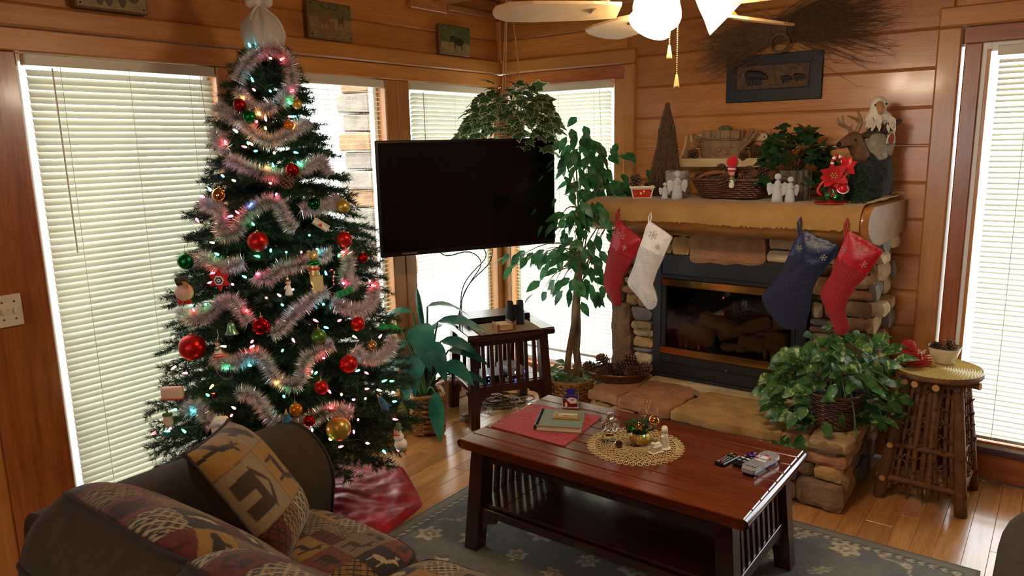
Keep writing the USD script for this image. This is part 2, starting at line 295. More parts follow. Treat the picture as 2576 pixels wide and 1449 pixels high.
# ---- ceiling boards, ledgers and beams
ce = setting('ceiling')
for k in range(24): ce.p('board', box(-.14, WR + .14, -.28 * (k + 1) + .141, -.28 * k + .139, ZC, ZC + .03, .004), LOOKS['beam_x'], smooth=False)
for y in (-.62, -2.9, -4.6): ce.p('beam', box(.0, WR, y - .075, y + .055, 2.468, ZC - .001, .006), LOOKS['beam_x'], smooth=False)
ce.p('ledger', box(.04, WR, -.06, -.001, 2.43, 2.475, .006), LOOKS['beam_x'], smooth=False); ce.p('ledger', box(.001, .05, -.55, -.065, 2.44, 2.475, .004), LOOKS['beam_y'], smooth=False)
ce.p('plank_end', box(.001, .04, -.86, -.55, 2.42, 2.615, .004), LOOKS['beam_y'], smooth=False)
for x in (.16, .85, 1.6, 2.4, 3.2): ce.p('joist', box(x, x + .05, -.55, -.06, 2.52, ZC - .001, .004), LOOKS['beam_y'], smooth=False)

# ---- windows: vinyl frame and pane in each opening
def window(k, kind, a0, a1, z0, z1, axis, cols=1, d=.085):
    t = setting(f'window_{k}'); s = .03
    def bx(a, b, c, e): return box(-d - .03, -d + .01, a, b, c, e, .003) if axis else box(a, b, d - .01, d + .03, c, e, .003)
    t.p('frame', join(bx(a0, a0 + s, z0, z1), bx(a1 - s, a1, z0, z1), bx(a0 + s, a1 - s, z1 - s, z1), bx(a0 + s, a1 - s, z0, z0 + s)), LOOKS['vinyl'], smooth=False)
    g = (np.array([[-d - .01, a0 + s, z0 + s], [-d - .01, a1 - s, z0 + s], [-d - .01, a1 - s, z1 - s], [-d - .01, a0 + s, z1 - s]]) if axis else np.array([[a0 + s, d + .01, z0 + s], [a1 - s, d + .01, z0 + s], [a1 - s, d + .01, z1 - s], [a0 + s, d + .01, z1 - s]]), quads([[0, 1, 2, 3]]))
    t.p('pane', g, LOOKS['window_glass'], smooth=False); return t
for k, (y0, y1) in enumerate(W_L): window(k + 1, 'left', y0, y1, ZB, ZT, 1)
window(4, 'right', .06, .863, ZB, ZT, 0)
def added_window(k, x0, x1, z0, z1, yy):
    t = setting(f'window_{k}'); s = .05
    t.p('frame', join(*[box(a, b, yy - .09, yy + .0, c, e, .003) for a, b, c, e in ((x0, x0 + s, z0, z1), (x1 - s, x1, z0, z1), (x0 + s, x1 - s, z1 - s, z1), (x0 + s, x1 - s, z0, z0 + s))]), LOOKS['vinyl'], smooth=False)
    t.p('pane', (np.array([[x0, yy - .05, z0], [x1, yy - .05, z0], [x1, yy - .05, z1], [x0, yy - .05, z1]]), quads([[0, 1, 2, 3]])), LOOKS['window_glass'], smooth=False)
added_window(5, 1.2, 2.4, .9, 2.05, WB); added_window(6, 3.6, 4.8, .9, 2.05, WB)  # unseen back-wall windows, added to let in fill daylight
dr = setting('door_1')
dr.p('frame', join(box(D0, D0 + .035, .0, .05, .135, DZ, .004), box(D1 - .035, D1, .0, .05, .135, DZ, .004), box(D0 + .035, D1 - .035, .0, .05, DZ - .04, DZ, .004), box(D0 + .035, D1 - .035, .0, .05, .135, .2, .004)), LOOKS['vinyl'], smooth=False)
dr.p('stile', join(box(D0 + .02, D0 + .035, -.01, .0, .2, DZ - .03, .002)), LOOKS['trim_z'], smooth=False)
dr.p('threshold', box(D0, D1, -.03, .0, .136, .16, .004), mk('threshold_purple', srgb(92, 66, 84), .5), smooth=False)
dr.p('rail', box(D0 + .036, D1 - .036, -.012, -.001, .182, .196, .003), LOOKS['trim_x'], smooth=False)
dr.p('pane', (np.array([[D0, .03, .16], [D1, .03, .16], [D1, .03, DZ], [D0, .03, DZ]]), quads([[0, 1, 2, 3]])), LOOKS['window_glass'], smooth=False)

# ---- venetian blinds, one part per slat
def blind(label, a0, a1, z1, z0, axis, depth, tilt, n=70, tilt2=None, cords=(.16, .5, .84), hang=True, pw=1.0):
    t = Thing('venetian_blind', label, 'window blind', (depth, (a0 + a1) / 2, z0) if axis else ((a0 + a1) / 2, depth, z0), group='white venetian blinds at the tall windows')
    def sw(v):  # built along +x with the room on -y
        v = np.asarray(v, float); return np.c_[-v[:, 1] + depth, v[:, 0], v[:, 2]] if axis else np.c_[v[:, 0], v[:, 1] + depth, v[:, 2]]
    def add(name, m, look, smooth=False): t.p(name, (sw(m[0]), np.asarray(m[1])[:, ::-1] if axis else m[1]), look, smooth)
    add('head_rail', box(a0, a1, -.022, .022, z1 - .042, z1, .003), LOOKS['blind_rail'])
    top, bot = z1 - .055, z0 + .02; pitch = (top - bot) / n; w = .0265
    for k in range(n):
        z = top - pitch * (k + .5); a = math.radians(tilt + ((tilt2 - tilt) * min(1, (k / n) ** pw * 1.15) if tilt2 is not None else 0) + rng.normal(0, 1.2))
        u = np.linspace(-1, 1, 4); cy, cz = u * w / 2, .0022 * (1 - u * u)
        yy, zz = cy * math.cos(a) - cz * math.sin(a), cy * math.sin(a) + cz * math.cos(a) + z
        dz = rng.normal(0, .0012, 2)
        v = np.array([[x_, yy[i], zz[i] + dz[s]] for s, x_ in enumerate((a0 + .008, a1 - .008)) for i in range(4)])
        add('slat', (v, quads([[i, i + 1, 5 + i, 4 + i] for i in range(3)])), LOOKS['blind_slat'], True)
    add('bottom_rail', box(a0 + .006, a1 - .006, -.013, .013, z0, z0 + .016, .003), LOOKS['blind_rail'])
    for c in cords:
        xx = a0 + (a1 - a0) * c; add('ladder_cord', join(cyl((xx, -.0145, z0), (xx, -.0145, z1 - .04), .0011, n=4), cyl((xx, .0145, z0), (xx, .0145, z1 - .04), .0011, n=4)), LOOKS['cord_white'])
    if hang:
        xx = a0 + (a1 - a0) * .9; add('pull_cord', tube([(xx, -.025, z1 - .04), (xx + .01, -.026, z1 - .3), (xx + .02, -.026, z1 - .62)], .0014, 5), LOOKS['cord_white']); xx = a0 + (a1 - a0) * .115
        add('tilt_wand', cyl((xx, -.028, z1 - .05), (xx + .004, -.03, z1 - .75), .003, n=6), LOOKS['cord_white'])
    return t
blind('wide venetian blind with closed greenish slats left of the Christmas tree', W_L[0][0] + .025, W_L[0][1] - .006, 2.015, .16, 1, -.028, 66, tilt2=60)
blind('open venetian blind between the Christmas tree and the television', W_L[1][0] + .006, W_L[1][1] - .006, 2.015, .16, 1, -.028, -6, tilt2=4)
blind('venetian blind in the left window of the corner, mostly hidden by the television', W_L[2][0] + .02, W_L[2][1] - .006, 2.015, .16, 1, -.028, -50, tilt2=-2, pw=1.6)
blind('venetian blind in the right window of the corner behind the ficus', .075, .835, 2.015, .26, 0, .028, -36, tilt2=-30)
blind('bright venetian blind on the glazed door at the right edge', D0 + .062, D1 - .062, 2.035, .21, 0, -.012, 40, n=72, tilt2=12, hang=False)
sw = Thing('light_switch', 'almond light switch plate on the wood wall left of the wide blind', 'light switch', (.004, -3.03, 1.02))
mk('almond', srgb(226, 212, 178), .4)
sw.p('plate', box(.002, .01, -3.085, -2.99, 1.022, 1.142, .004), LOOKS['almond'], smooth=False)
for k in (0, 1): sw.p('toggle', box(.01, .022, -3.055 + k * .04 - .005, -3.055 + k * .04 + .005, 1.07, 1.094, .002), LOOKS['almond'], smooth=False)
for q in ((-3.055, 1.05), (-3.055, 1.115), (-3.015, 1.05), (-3.015, 1.115)): sw.p('screw', cyl((.01, *q), (.0115, *q), .004, n=8), mk('screw_grey', srgb(120, 110, 95), .4, 1))

# ---- outside: winter ground, a stone pier and post by the porch, bare trees
g = solo('ground', (np.array([[-60, -60, -.9], [60, -60, -.9], [60, 60, -.9], [-60, 60, -.9]]), quads([[0, 1, 2, 3]])), mk('winter_ground', srgb(196, 190, 178), .95, var=.3, vs=1.5), None, None, kind='structure', smooth=False)
# ================================================================ furniture
wood('mahogany_top', srgb(128, 58, 26), srgb(78, 30, 13), axis=0, scale=1.2, rough=0.2, knots=False, coat=0.7, rand=.10, grain=.4)
wood('mahogany', srgb(74, 34, 20), srgb(44, 18, 11), axis=2, rough=0.3, knots=False, coat=0.4, rand=.06, grain=.4); wood('mahogany_x', srgb(70, 32, 20), srgb(40, 17, 11), axis=0, rough=0.18, knots=False, coat=0.8, rand=.06, grain=.4)
MT, MZ, MX = LOOKS['mahogany_top'], LOOKS['mahogany'], LOOKS['mahogany_x']
def slope_leg(x0, y0, z0, x1, y1, z1, s):
    a = np.array([[-s, -s], [s, -s], [s, s], [-s, s]]) / 2; c = s * .12
    P = [(x0 + u, y0 + v, z0) for u, v in a] + [(x1 + u, y1 + v, z1) for u, v in a]; m = hullm(P); return m
def mission_table(name, label, loc, rz, L, W, H, boards, nsl, shelf_z, leg=.062, end_x=True):
    """slatted mission table in its own frame: L along x, W along y; splayed legs, slats at both ends, shelf, corbels"""
    t = Thing(name, label, 'table', loc, rz); P = lambda n, m, k=MZ, s=False: t.p(n, m, k, s, w=False); tk = .042; bw = W / boards
    for k in range(boards):
        y = -W / 2 + bw * k; P('top_board', box(-L / 2, L / 2, y + .0012, y + bw - .0012, H - tk, H, .0035), MT if name == 'coffee_table' else MX)
    P('top_core', box(-L / 2 + .01, L / 2 - .01, -W / 2 + .01, W / 2 - .01, H - tk + .006, H - .008, 0), MX)
    for s in (-1, 1): P('edge_roll', tube([(s * (L / 2 - .004), -W / 2 + .006, H - .022), (s * (L / 2 - .004), W / 2 - .006, H - .022)], .019, 10), MX, True)
    ix, iy, fx, fy = L / 2 - .075, W / 2 - .055, L / 2 - .038, W / 2 - .035
    for sx in (-1, 1):
        for sy in (-1, 1): P('leg', slope_leg(sx * fx, sy * fy, 0, sx * ix, sy * iy, H - tk, leg))
        zx = lambda z: sx * (fx + (ix - fx) * z / (H - tk))
        P('end_rail', box(min(sx * ix - .014, sx * ix + .014), sx * ix + .014 if True else 0, -iy + leg / 2, iy - leg / 2, H - tk - .045, H - tk - .001, .002))
        P('end_rail', box(zx(shelf_z) - .014, zx(shelf_z) + .014, -iy, iy, shelf_z - .035, shelf_z + .012, .002))
        for k in range(nsl):
            y = -iy + leg / 2 + (2 * iy - leg) * (k + .5 + .0) / nsl; w = min(.011, (2 * iy - leg) / nsl * .22)
            P('slat', hullm([(zx(z) + a * .008, y + b * w, z) for z in (shelf_z + .01, H - tk - .044) for a in (-1, 1) for b in (-1, 1)]))
        for sy in (-1, 1):
            q = Polygon([(0, 0), (.085, 0), (.085, -.018)] + [(.085 - .055 * math.sin(a) - .012, -.018 - .062 * (1 - math.cos(a)) - .006) for a in np.linspace(.1, 1.5, 7)] + [(.016, -.1), (0, -.1)])
            e = extr(q, .02); v = e[0]; P('corbel', (np.c_[zx(shelf_z) - .01 + v[:, 2], sy * (fy - leg / 2 - .001) - sy * v[:, 0], v[:, 1] + shelf_z - .034], e[1] if sy > 0 else e[1]))
            P('corbel', (np.c_[sx * (fx - leg / 2 - .001) - sx * v[:, 0], sy * (fy) - .01 + v[:, 2] - (0 if sy > 0 else 0), v[:, 1] + shelf_z - .034], e[1]))
    for sy in (-1, 1):
        P('apron', box(-ix + leg / 2, ix - leg / 2, sy * iy - .012, sy * iy + .012, H - tk - .05, H - tk - .001, .002), MX); P('shelf_rail', box(-fx + leg / 2, fx - leg / 2, sy * (fy - .004) - .012, sy * (fy - .004) + .012, shelf_z - .035, shelf_z - .001, .002), MX)
    for k in range(2): P('shelf_board', box((-fx + .03) if k == 0 else -fx + .1402, -fx + .139 if k == 0 else fx - .03, -fy + .006, fy - .006, shelf_z, shelf_z + .016, .002), MX)
    return t
ct = mission_table('coffee_table', 'long red-brown mission coffee table with slatted ends on the rug', (1.818, -1.615, .0085), 0, 1.168, .65, .477, 8, 9, .19)
et = mission_table('end_table', 'square dark slatted end table under the television', (.369, -.563, 0), math.radians(57.5), .506, .545, .575, 5, 7, .235, leg=.055)
# the end table's slatted side faces the room, so turn its slatted ends that way
et.prim.GetAttribute('xformOp:rotateZ').Set(57.5 + 90); et.rz = math.radians(147.5)

# ---- rug: flat print on a thin slab
RX0, RX1, RY0, RY1 = .885, 2.985, -3.75, -.94
def rug_cols(x, y):
    C = lambda *c: np.array(srgb(*c)); n = len(x); base = np.tile(C(104, 104, 92), (n, 1)); dx = np.minimum(x - RX0, RX1 - x); dy = np.minimum(y - RY0, RY1 - y); d = np.minimum(dx, dy)
    nz = meshkit.fbm(np.c_[x * 5, y * 5, 0 * x], 3, 3); base[nz > .56] = C(92, 96, 96); base = base * (1 + .35 * (meshkit.noise(np.c_[x * 60, y * 60, 0 * x], 5) - .5))[:, None]
    rg = np.random.default_rng(5)
    def paint(m, c, j=.15): base[m] = C(*c) * (1 + j * (rg.random(m.sum())[:, None] - .5))
    # rosettes and leaves on a jittered lattice
    for gx in np.arange(RX0 + .17, RX1, .21):
        for gy in np.arange(RY0 + .17, RY1, .21):
            cx, cy = gx + rg.uniform(-.045, .045), gy + rg.uniform(-.045, .045); dl = min(cx - RX0, RX1 - cx, cy - RY0, RY1 - cy); k = (np.abs(x - cx) < .13) & (np.abs(y - cy) < .13)
            X, Y = x[k] - cx, y[k] - cy; r, th = np.hypot(X, Y), np.arctan2(Y, X); kind = rg.integers(0, 4); ph = rg.uniform(0, 6.3); R = rg.uniform(.038, .062); I = np.where(k)[0]
            def pp(m, c): base[I[m]] = C(*c) * (1 + .15 * (rg.random(m.sum())[:, None] - .5))
            if kind < 2:
                e = R * (1 + .22 * np.cos(6 * (th + ph))); pp((r < e) & (r > e - .005), (70, 66, 56)); pp((r < e - .005) & (r > .45 * e), (190, 178, 142)); pp((r < .4 * e) & (r > .2 * e), (130, 120, 92)); pp(r < .2 * e, (206, 194, 158))
            elif kind == 2:
                u, v = X * math.cos(ph) + Y * math.sin(ph), -X * math.sin(ph) + Y * math.cos(ph); pp(np.abs(v) < .02 * (1 - (u / .07) ** 2) * (1 + .4 * np.sin(u * 190)), (168, 160, 132)); pp((np.abs(v) < .0028) & (np.abs(u) < .06), (84, 80, 70))
            else:
                u, v = X * math.cos(ph) + Y * math.sin(ph), -X * math.sin(ph) + Y * math.cos(ph); pp(np.abs(v - .02 * np.sin(u * 40)) < .0045, (176, 168, 140)); e = np.hypot(u - .04, v - .02) ; pp((e < .02) & (e > .008), (186, 176, 146)); e = np.hypot(u + .045, v + .018); pp((e < .017) & (e > .007), (178, 150, 120))
    paint((d < .155) & (d > .15), (70, 66, 54)); paint((d < .05) & (d > .046), (62, 60, 50)); zig = .066 + .008 * np.sign(np.sin((x + y) * 160)); paint((np.abs(d - zig) < .005), (180, 170, 136)); paint((np.abs(d - zig) >= .005) & (np.abs(d - .066) < .014), (74, 72, 60)); paint(d < .046, (116, 110, 92)); paint(d < .012, (84, 80, 68))
    return base
nx, ny = 240, 250; gx, gy = np.meshgrid(np.linspace(RX0, RX1, nx), np.linspace(-3.1, RY1, ny), indexing='ij'); vx, vy = gx.ravel(), gy.ravel()
ii, jj = np.meshgrid(np.arange(nx - 1), np.arange(ny - 1), indexing='ij'); q = np.stack([ii * ny + jj, (ii + 1) * ny + jj, (ii + 1) * ny + jj + 1, ii * ny + jj + 1], -1).reshape(-1, 4)
rug = Thing('area_rug', 'grey-green oriental rug with cream flowers under the coffee table', 'rug', (1.93, -2.3, 0))
rug.p('woven_face', (np.c_[vx, vy, .0075 + 0 * vx], quads(q)), vcol('rug_print', .95, .6, 220, .4, vs=160, amt=.4), True, col=rug_cols(vx, vy))
rug.p('backing', box(RX0, RX1, RY0, RY1, .0006, .007, .002), mk('rug_edge', srgb(108, 104, 88), .95), False)

# ---- sofa, seen over its back: corduroy frame, lodge-print cushions
mk('brown_cord', srgb(66, 54, 38), .9, var=.25, vs=30, sheen=.06, bump=.5, bs=260, spec=.15); mk('piping', srgb(44, 34, 26), .85)
PATCH = .105
def lodge(u, v, seed=0, s=PATCH):
    """lodge patchwork: squares and oblongs of red, tan, mustard, charcoal with bears, pines, deer, cabins and diamonds"""
    C = lambda *c: np.array(srgb(*c)); bg = [C(92, 34, 26), C(132, 110, 76), C(140, 104, 44), C(42, 36, 34), C(108, 90, 64), C(104, 50, 34)]; fg = [C(46, 26, 22), C(60, 46, 34), C(44, 30, 22), C(158, 138, 100), C(44, 36, 30), C(48, 34, 26)]
    out = np.zeros((len(u), 3)); ci, cj = np.floor(u / s).astype(int), np.floor(v / s).astype(int); U, V = u / s - ci, v / s - cj
    half = ((ci * 3 + cj * 5 + seed) % 4) == 0; V2 = np.where(half, (V * 2) % 1, V); cj2 = np.where(half, cj * 2 + (V > .5), cj * 2)
    h = (ci * 73 + cj2 * 151 + seed * 37 + (ci * cj2) * 19) % 997; b = h % 6; mo = (h // 6) % 5; mo = np.where(half, 4 - (h // 6) % 2 * 1, mo)
    for k in range(6): m = b == k; out[m] = bg[k]
    x, y = U - .5, V2 - .5; n = 6 * y
    E = lambda cx, cy, a, c: ((x - cx) / a) ** 2 + ((y - cy) / c) ** 2 < 1
    R = lambda x0, x1, y0, y1: (x > x0) & (x < x1) & (y > y0) & (y < y1)
    bear = E(0, .02, .3, .17) | E(.28, .06, .12, .11) | R(-.26, -.16, -.32, 0) | R(-.08, .0, -.3, 0) | R(.1, .2, -.32, 0) | R(.22, .28, .1, .2)
    pine = (np.abs(x) < (.42 - y) * .34 * (.55 + .45 * ((y * 6) % 1))) & (y > -.3) & (y < .42) | R(-.035, .035, -.42, -.28)
    deer = E(-.03, -.02, .24, .1) | R(-.24, -.18, -.36, 0) | R(.12, .18, -.36, 0) | (np.abs(x - .2 - .3 * (y - .05)) < .06) & (y > -.05) & (y < .26) | E(.3, .24, .11, .05) | (np.abs(np.abs(x - .24) - .25 * (y - .26)) < .022) & (y > .26) & (y < .44)
    cabin = (R(-.32, .32, -.3, .04) & ~R(-.05, .1, -.3, -.08)) | (np.abs(x) < (.3 - y) * 1.5) & (y > .04) & (y < .3) & ~((np.abs(x) < (.22 - y) * 1.3) & (y > .06))
    a = (x * 4 + y * 4) % 1; c = (x * 4 - y * 4) % 1; dia = (np.minimum(a, 1 - a) < .13) | (np.minimum(c, 1 - c) < .13) | (np.abs(a - .5) < .1) & (np.abs(c - .5) < .1)
    for k, M in enumerate((bear, pine, deer, cabin, dia)):
        for j in range(6): m = (mo == k) & M & (b == j); out[m] = fg[j]
    e = np.minimum(np.minimum(U, 1 - U), np.minimum(V, 1 - V)) < .012; out[e] *= .55
    return out
def sheet(w, d, h, nu, nv, rnd=.10, g=0.0, pw=.55, seed=0, wr=0.004):
    u, v = np.meshgrid(np.linspace(-1, 1, nu), np.linspace(-1, 1, nv), indexing='ij'); x = w / 2 * u * (1 - rnd * np.abs(v) ** 5); y = d / 2 * v * (1 - rnd * np.abs(u) ** 5)
    z = g + h * (np.clip((1 - u ** 4), 0, 1) * np.clip(1 - v ** 4, 0, 1)) ** pw; z += wr * (meshkit.fbm(np.c_[(x * 9).ravel(), (y * 9).ravel(), np.full(x.size, seed)], 3, seed).reshape(x.shape) - .5) * 2
    i, j = np.meshgrid(np.arange(nu - 1), np.arange(nv - 1), indexing='ij'); f = quads(np.stack([i * nv + j, (i + 1) * nv + j, (i + 1) * nv + j + 1, i * nv + j + 1], -1).reshape(-1, 4))
    return np.c_[x.ravel(), y.ravel(), z.ravel()], f
def rim(w, d, z, rnd=.10, n=24):
    s = np.linspace(-1, 1, n)[:-1]; o = np.ones_like(s); U = np.r_[s, o, -s, -o]; V = np.r_[-o, s, o, -s]
    return np.c_[w / 2 * U * (1 - rnd * np.abs(V) ** 5), d / 2 * V * (1 - rnd * np.abs(U) ** 5), np.full(len(U), z)]
def frame3(m, o, ex, ey):
    ex, ey = np.asarray(ex, float), np.asarray(ey, float); ex /= np.linalg.norm(ex); ey = ey - ex * (ey @ ex); ey /= np.linalg.norm(ey); ez = np.cross(ex, ey)
    return np.asarray(m[0]) @ np.array([ex, ey, ez]) + np.asarray(o), m[1]
def cushion(t, o, ex, ey, w, d, th, crown, name, seed, res=.0042, wrinkle=.006, both=False):
    """box cushion: printed face on +ez, brown boxing and back, piping at both seams"""
    nu, nv = int(w / res), int(d / res); m = sheet(w, d, crown, nu, nv, g=th / 2, seed=seed); c = lodge(m[0][:, 0] + .05 * seed, m[0][:, 1] + .03 * seed, seed)
    a, b = rim(w, d, th / 2), rim(w, d, -th / 2); n = len(a); k = np.arange(n); rows = 6; rg = np.random.default_rng(seed); ph = np.cumsum(rg.normal(0, .5, n)); ctr = np.array([0, 0, 0])
    B = [];
    for r in range(rows + 1):
        s = r / rows; p = a * (1 - s) + b * s; out = 1 + (.055 * math.sin(math.pi * s) + wrinkle * np.sin(ph * 3 + s * 2) * math.sin(math.pi * s))[:, None] * np.array([1, 1, 0]); B.append(p * out)
    B = np.vstack(B); f = quads(np.vstack([np.c_[r * n + k, (r + 1) * n + k, (r + 1) * n + (k + 1) % n, r * n + (k + 1) % n] for r in range(rows)]))
    bk = sheet(w, d, crown, 24, 24, g=th / 2, seed=seed + 1, wr=.008); bk = (bk[0] * (1, 1, -1), bk[1][:, ::-1])
    body = join((B, f), bk); F = lambda q: frame3(q, o, ex, ey)
    c0 = t.p(name, F(body), LOOKS['brown_cord'], True); t.p('printed_face', F(m), LOOKS['lodge_print'], True, parent=c0, col=c)
    for z in (th / 2, -th / 2): t.p('piping', F(tube(rim(w, d, z), .0055, 6, True)), LOOKS['piping'], True, parent=c0)
    return c0
vcol('lodge_print', .92, .5, 320, .2, vs=90, amt=.25)
so = Thing('sofa', 'brown corduroy sofa with lodge-print cushions in the near left corner', 'sofa', (1.8, -3.1, 0))
arm = [(x, z) for x, z in ((.80, .1), (.79, .44), (.775, .52), (.79, .60), (.84, .648), (.92, .668), (1.02, .655), (1.10, .60), (1.135, .52), (1.125, .44), (1.12, .1))]
pa = spline(arm, 40); ys = np.linspace(-3.34, -2.50, 14); av = np.array([[x, y, z] for y in ys for x, z in pa]); n = len(pa)
af = quads([(i * n + j, (i + 1) * n + j, (i + 1) * n + j + 1, i * n + j + 1) for i in range(13) for j in range(n - 1)]); cap = trimesh.creation.triangulate_polygon(Polygon(pa), engine='earcut')
cv = np.array(cap[0]); so.p('arm', join((av, af[:, ::-1]), (np.c_[cv[:, 0], np.full(len(cv), -2.50), cv[:, 1]], cap[1]), (np.c_[cv[:, 0], np.full(len(cv), -3.34), cv[:, 1]], cap[1])), LOOKS['brown_cord'], 40)
so.p('piping', tube(np.c_[pa[:, 0], np.full(n, -2.50), pa[:, 1]], .006, 6), LOOKS['piping'], True)
so.p('base', box(1.12, 3.3, -3.45, -2.6, .06, .30, .02), LOOKS['brown_cord']); so.p('front_rail', box(1.12, 3.3, -2.63, -2.58, .05, .30, .015), LOOKS['brown_cord'])
bk = [(-3.62, .1), (-3.68, .45), (-3.72, .62), (-3.71, .68), (-3.66, .70), (-3.6, .66), (-3.5, .4), (-3.45, .28)]
pb = spline(bk, 30); xs = np.linspace(.86, 3.3, 12); bv = np.array([[x, y, z] for x in xs for y, z in pb]); n = len(pb)
so.p('back', join((bv, quads([(i * n + j, (i + 1) * n + j, (i + 1) * n + j + 1, i * n + j + 1) for i in range(11) for j in range(n - 1)])), (np.c_[np.full(n, .86), pb], np.array([(0, j + 1, j) for j in range(1, n - 1)]))), LOOKS['brown_cord'], True)
for k in range(4): so.p('foot', cyl(((.87, 1.02)[k % 2] if k < 2 else 3.2, (-2.55, -3.5)[k % 2], .008), ((.87, 1.02)[k % 2] if k < 2 else 3.2, (-2.55, -3.5)[k % 2], .1), .025, .032), MZ)
for k, x in enumerate((1.40, 1.945, 2.49)): cushion(so, (x, -2.905, .385), (1, 0, 0), (0, 1, 0), .545, .62, .12, .045, 'seat_cushion', 3 + k)
for k, (x, w_) in enumerate(((1.535, .52), (2.075, .55), (2.65, .57))): cushion(so, (x, -3.30, .655), (-1, 0, 0), (0, -.74, .67), w_, .50, .17, .085, 'back_cushion', 8 + k, wrinkle=.02)
tp = Thing('throw_pillow', 'square lodge-print throw pillow leaning in the corner of the sofa', 'pillow', (1.26, -2.95, .5))
def pillow(t, o, ex, ey, w, h, seed):
    m = sheet(w, w, h, 110, 110, rnd=-.05, seed=seed, pw=.7); c = lodge(m[0][:, 0] + .1, m[0][:, 1] + .04, seed, .19); F = lambda q: frame3(q, o, ex, ey); b = (m[0] * (1, 1, -1), m[1][:, ::-1])
    t.p('printed_face', F(m), LOOKS['lodge_print'], True, col=c); t.p('back_face', F(b), LOOKS['brown_cord'], True); t.p('piping', F(tube(rim(w, w, 0, -.05), .006, 6, True)), LOOKS['piping'], True)
pillow(tp, (1.265, -2.90, .66), (.5, .30, -.81), (-.67, .73, -.145), .40, .085, 2)
# ---- recliner, only its arm and front show at the right edge
rc = Thing('recliner', 'dark brown padded recliner cut off by the right edge', 'armchair', (3.5, -1.7, 0))
rc.p('arm', blob([[((3.18, -2.5, .50), .13), ((3.18, -1.72, .52), .125)], [((3.2, -2.5, .3), .13), ((3.2, -1.66, .3), .12)]], .05, 8), LOOKS['brown_cord'], True); rc.p('footrest', blob([[((3.26, -1.52, .36), .085), ((3.9, -1.52, .36), .085)], [((3.25, -1.55, .22), .09), ((3.9, -1.55, .22), .09)], [((3.26, -1.62, .12), .06), ((3.9, -1.62, .12), .06)]], .05, 8), LOOKS['brown_cord'], True)
rc.p('seat', blob([[((3.42, -1.8, .4), .11), ((3.95, -1.8, .4), .11)], [((3.42, -2.4, .38), .11), ((3.95, -2.4, .38), .11)], [((3.42, -1.8, .4), .11), ((3.42, -2.4, .38), .11)], [((3.95, -1.8, .4), .11), ((3.95, -2.4, .38), .11)]], .06, 6), LOOKS['brown_cord'], True); rc.p('base', box(3.12, 4.1, -2.5, -1.58, .012, .3, .02), LOOKS['brown_cord'])
rc.p('back', blob([[((3.35, -2.55, .5), .15), ((3.4, -2.7, 1.0), .15)], [((3.95, -2.55, .5), .15), ((3.9, -2.7, 1.0), .15)], [((3.4, -2.7, 1.0), .15), ((3.9, -2.7, 1.0), .15)]], .06, 6), LOOKS['brown_cord'], True); rc.p('arm', blob([[((4.12, -2.5, .50), .13), ((4.12, -1.72, .52), .125)], [((4.1, -2.5, .3), .13), ((4.1, -1.66, .3), .12)]], .05, 8), LOOKS['brown_cord'], True)

# ---- television on its swing arm in the corner
tv = Thing('television', 'large flat black television on a swing arm in the corner', 'television', (.44, -.86, 1.066), math.radians(63.43))
mk('tv_screen', srgb(6, 5, 5), .12, spec=.35); mk('tv_black', srgb(12, 12, 13), .3); mk('tv_silver', srgb(150, 152, 156), .3, .9); tw = 1.072
A = lambda n, m, k, s=30: tv.p(n, m, LOOKS[k], s, w=False)
A('bezel', box(-tw / 2, tw / 2, 0, .035, 0, .615, .004), 'tv_black', False); A('screen', box(-tw / 2 + .012, tw / 2 - .012, -.0022, -.0002, .026, .603, .0005), 'tv_screen', False); A('side_trim', box(-tw / 2 - .004, -tw / 2 - .0002, .002, .036, .002, .613, .001), 'tv_silver', False)
A('back_cover', box(-tw / 2 + .12, tw / 2 - .12, .0352, .075, .08, .5, .015), 'tv_black', False); A('badge', box(-.42, -.33, -.003, -.0005, .008, .018, .0005), 'tv_silver', False)
A('wall_mount', join(box(-.12, .12, .0755, .1, .2, .42, .004), tube([(0, .1, .31), (.12, .3, .31), (.02, .48, .31)], .022, 8), box(-.06, .1, .44, .49, .22, .4, .004)), 'tv_black')
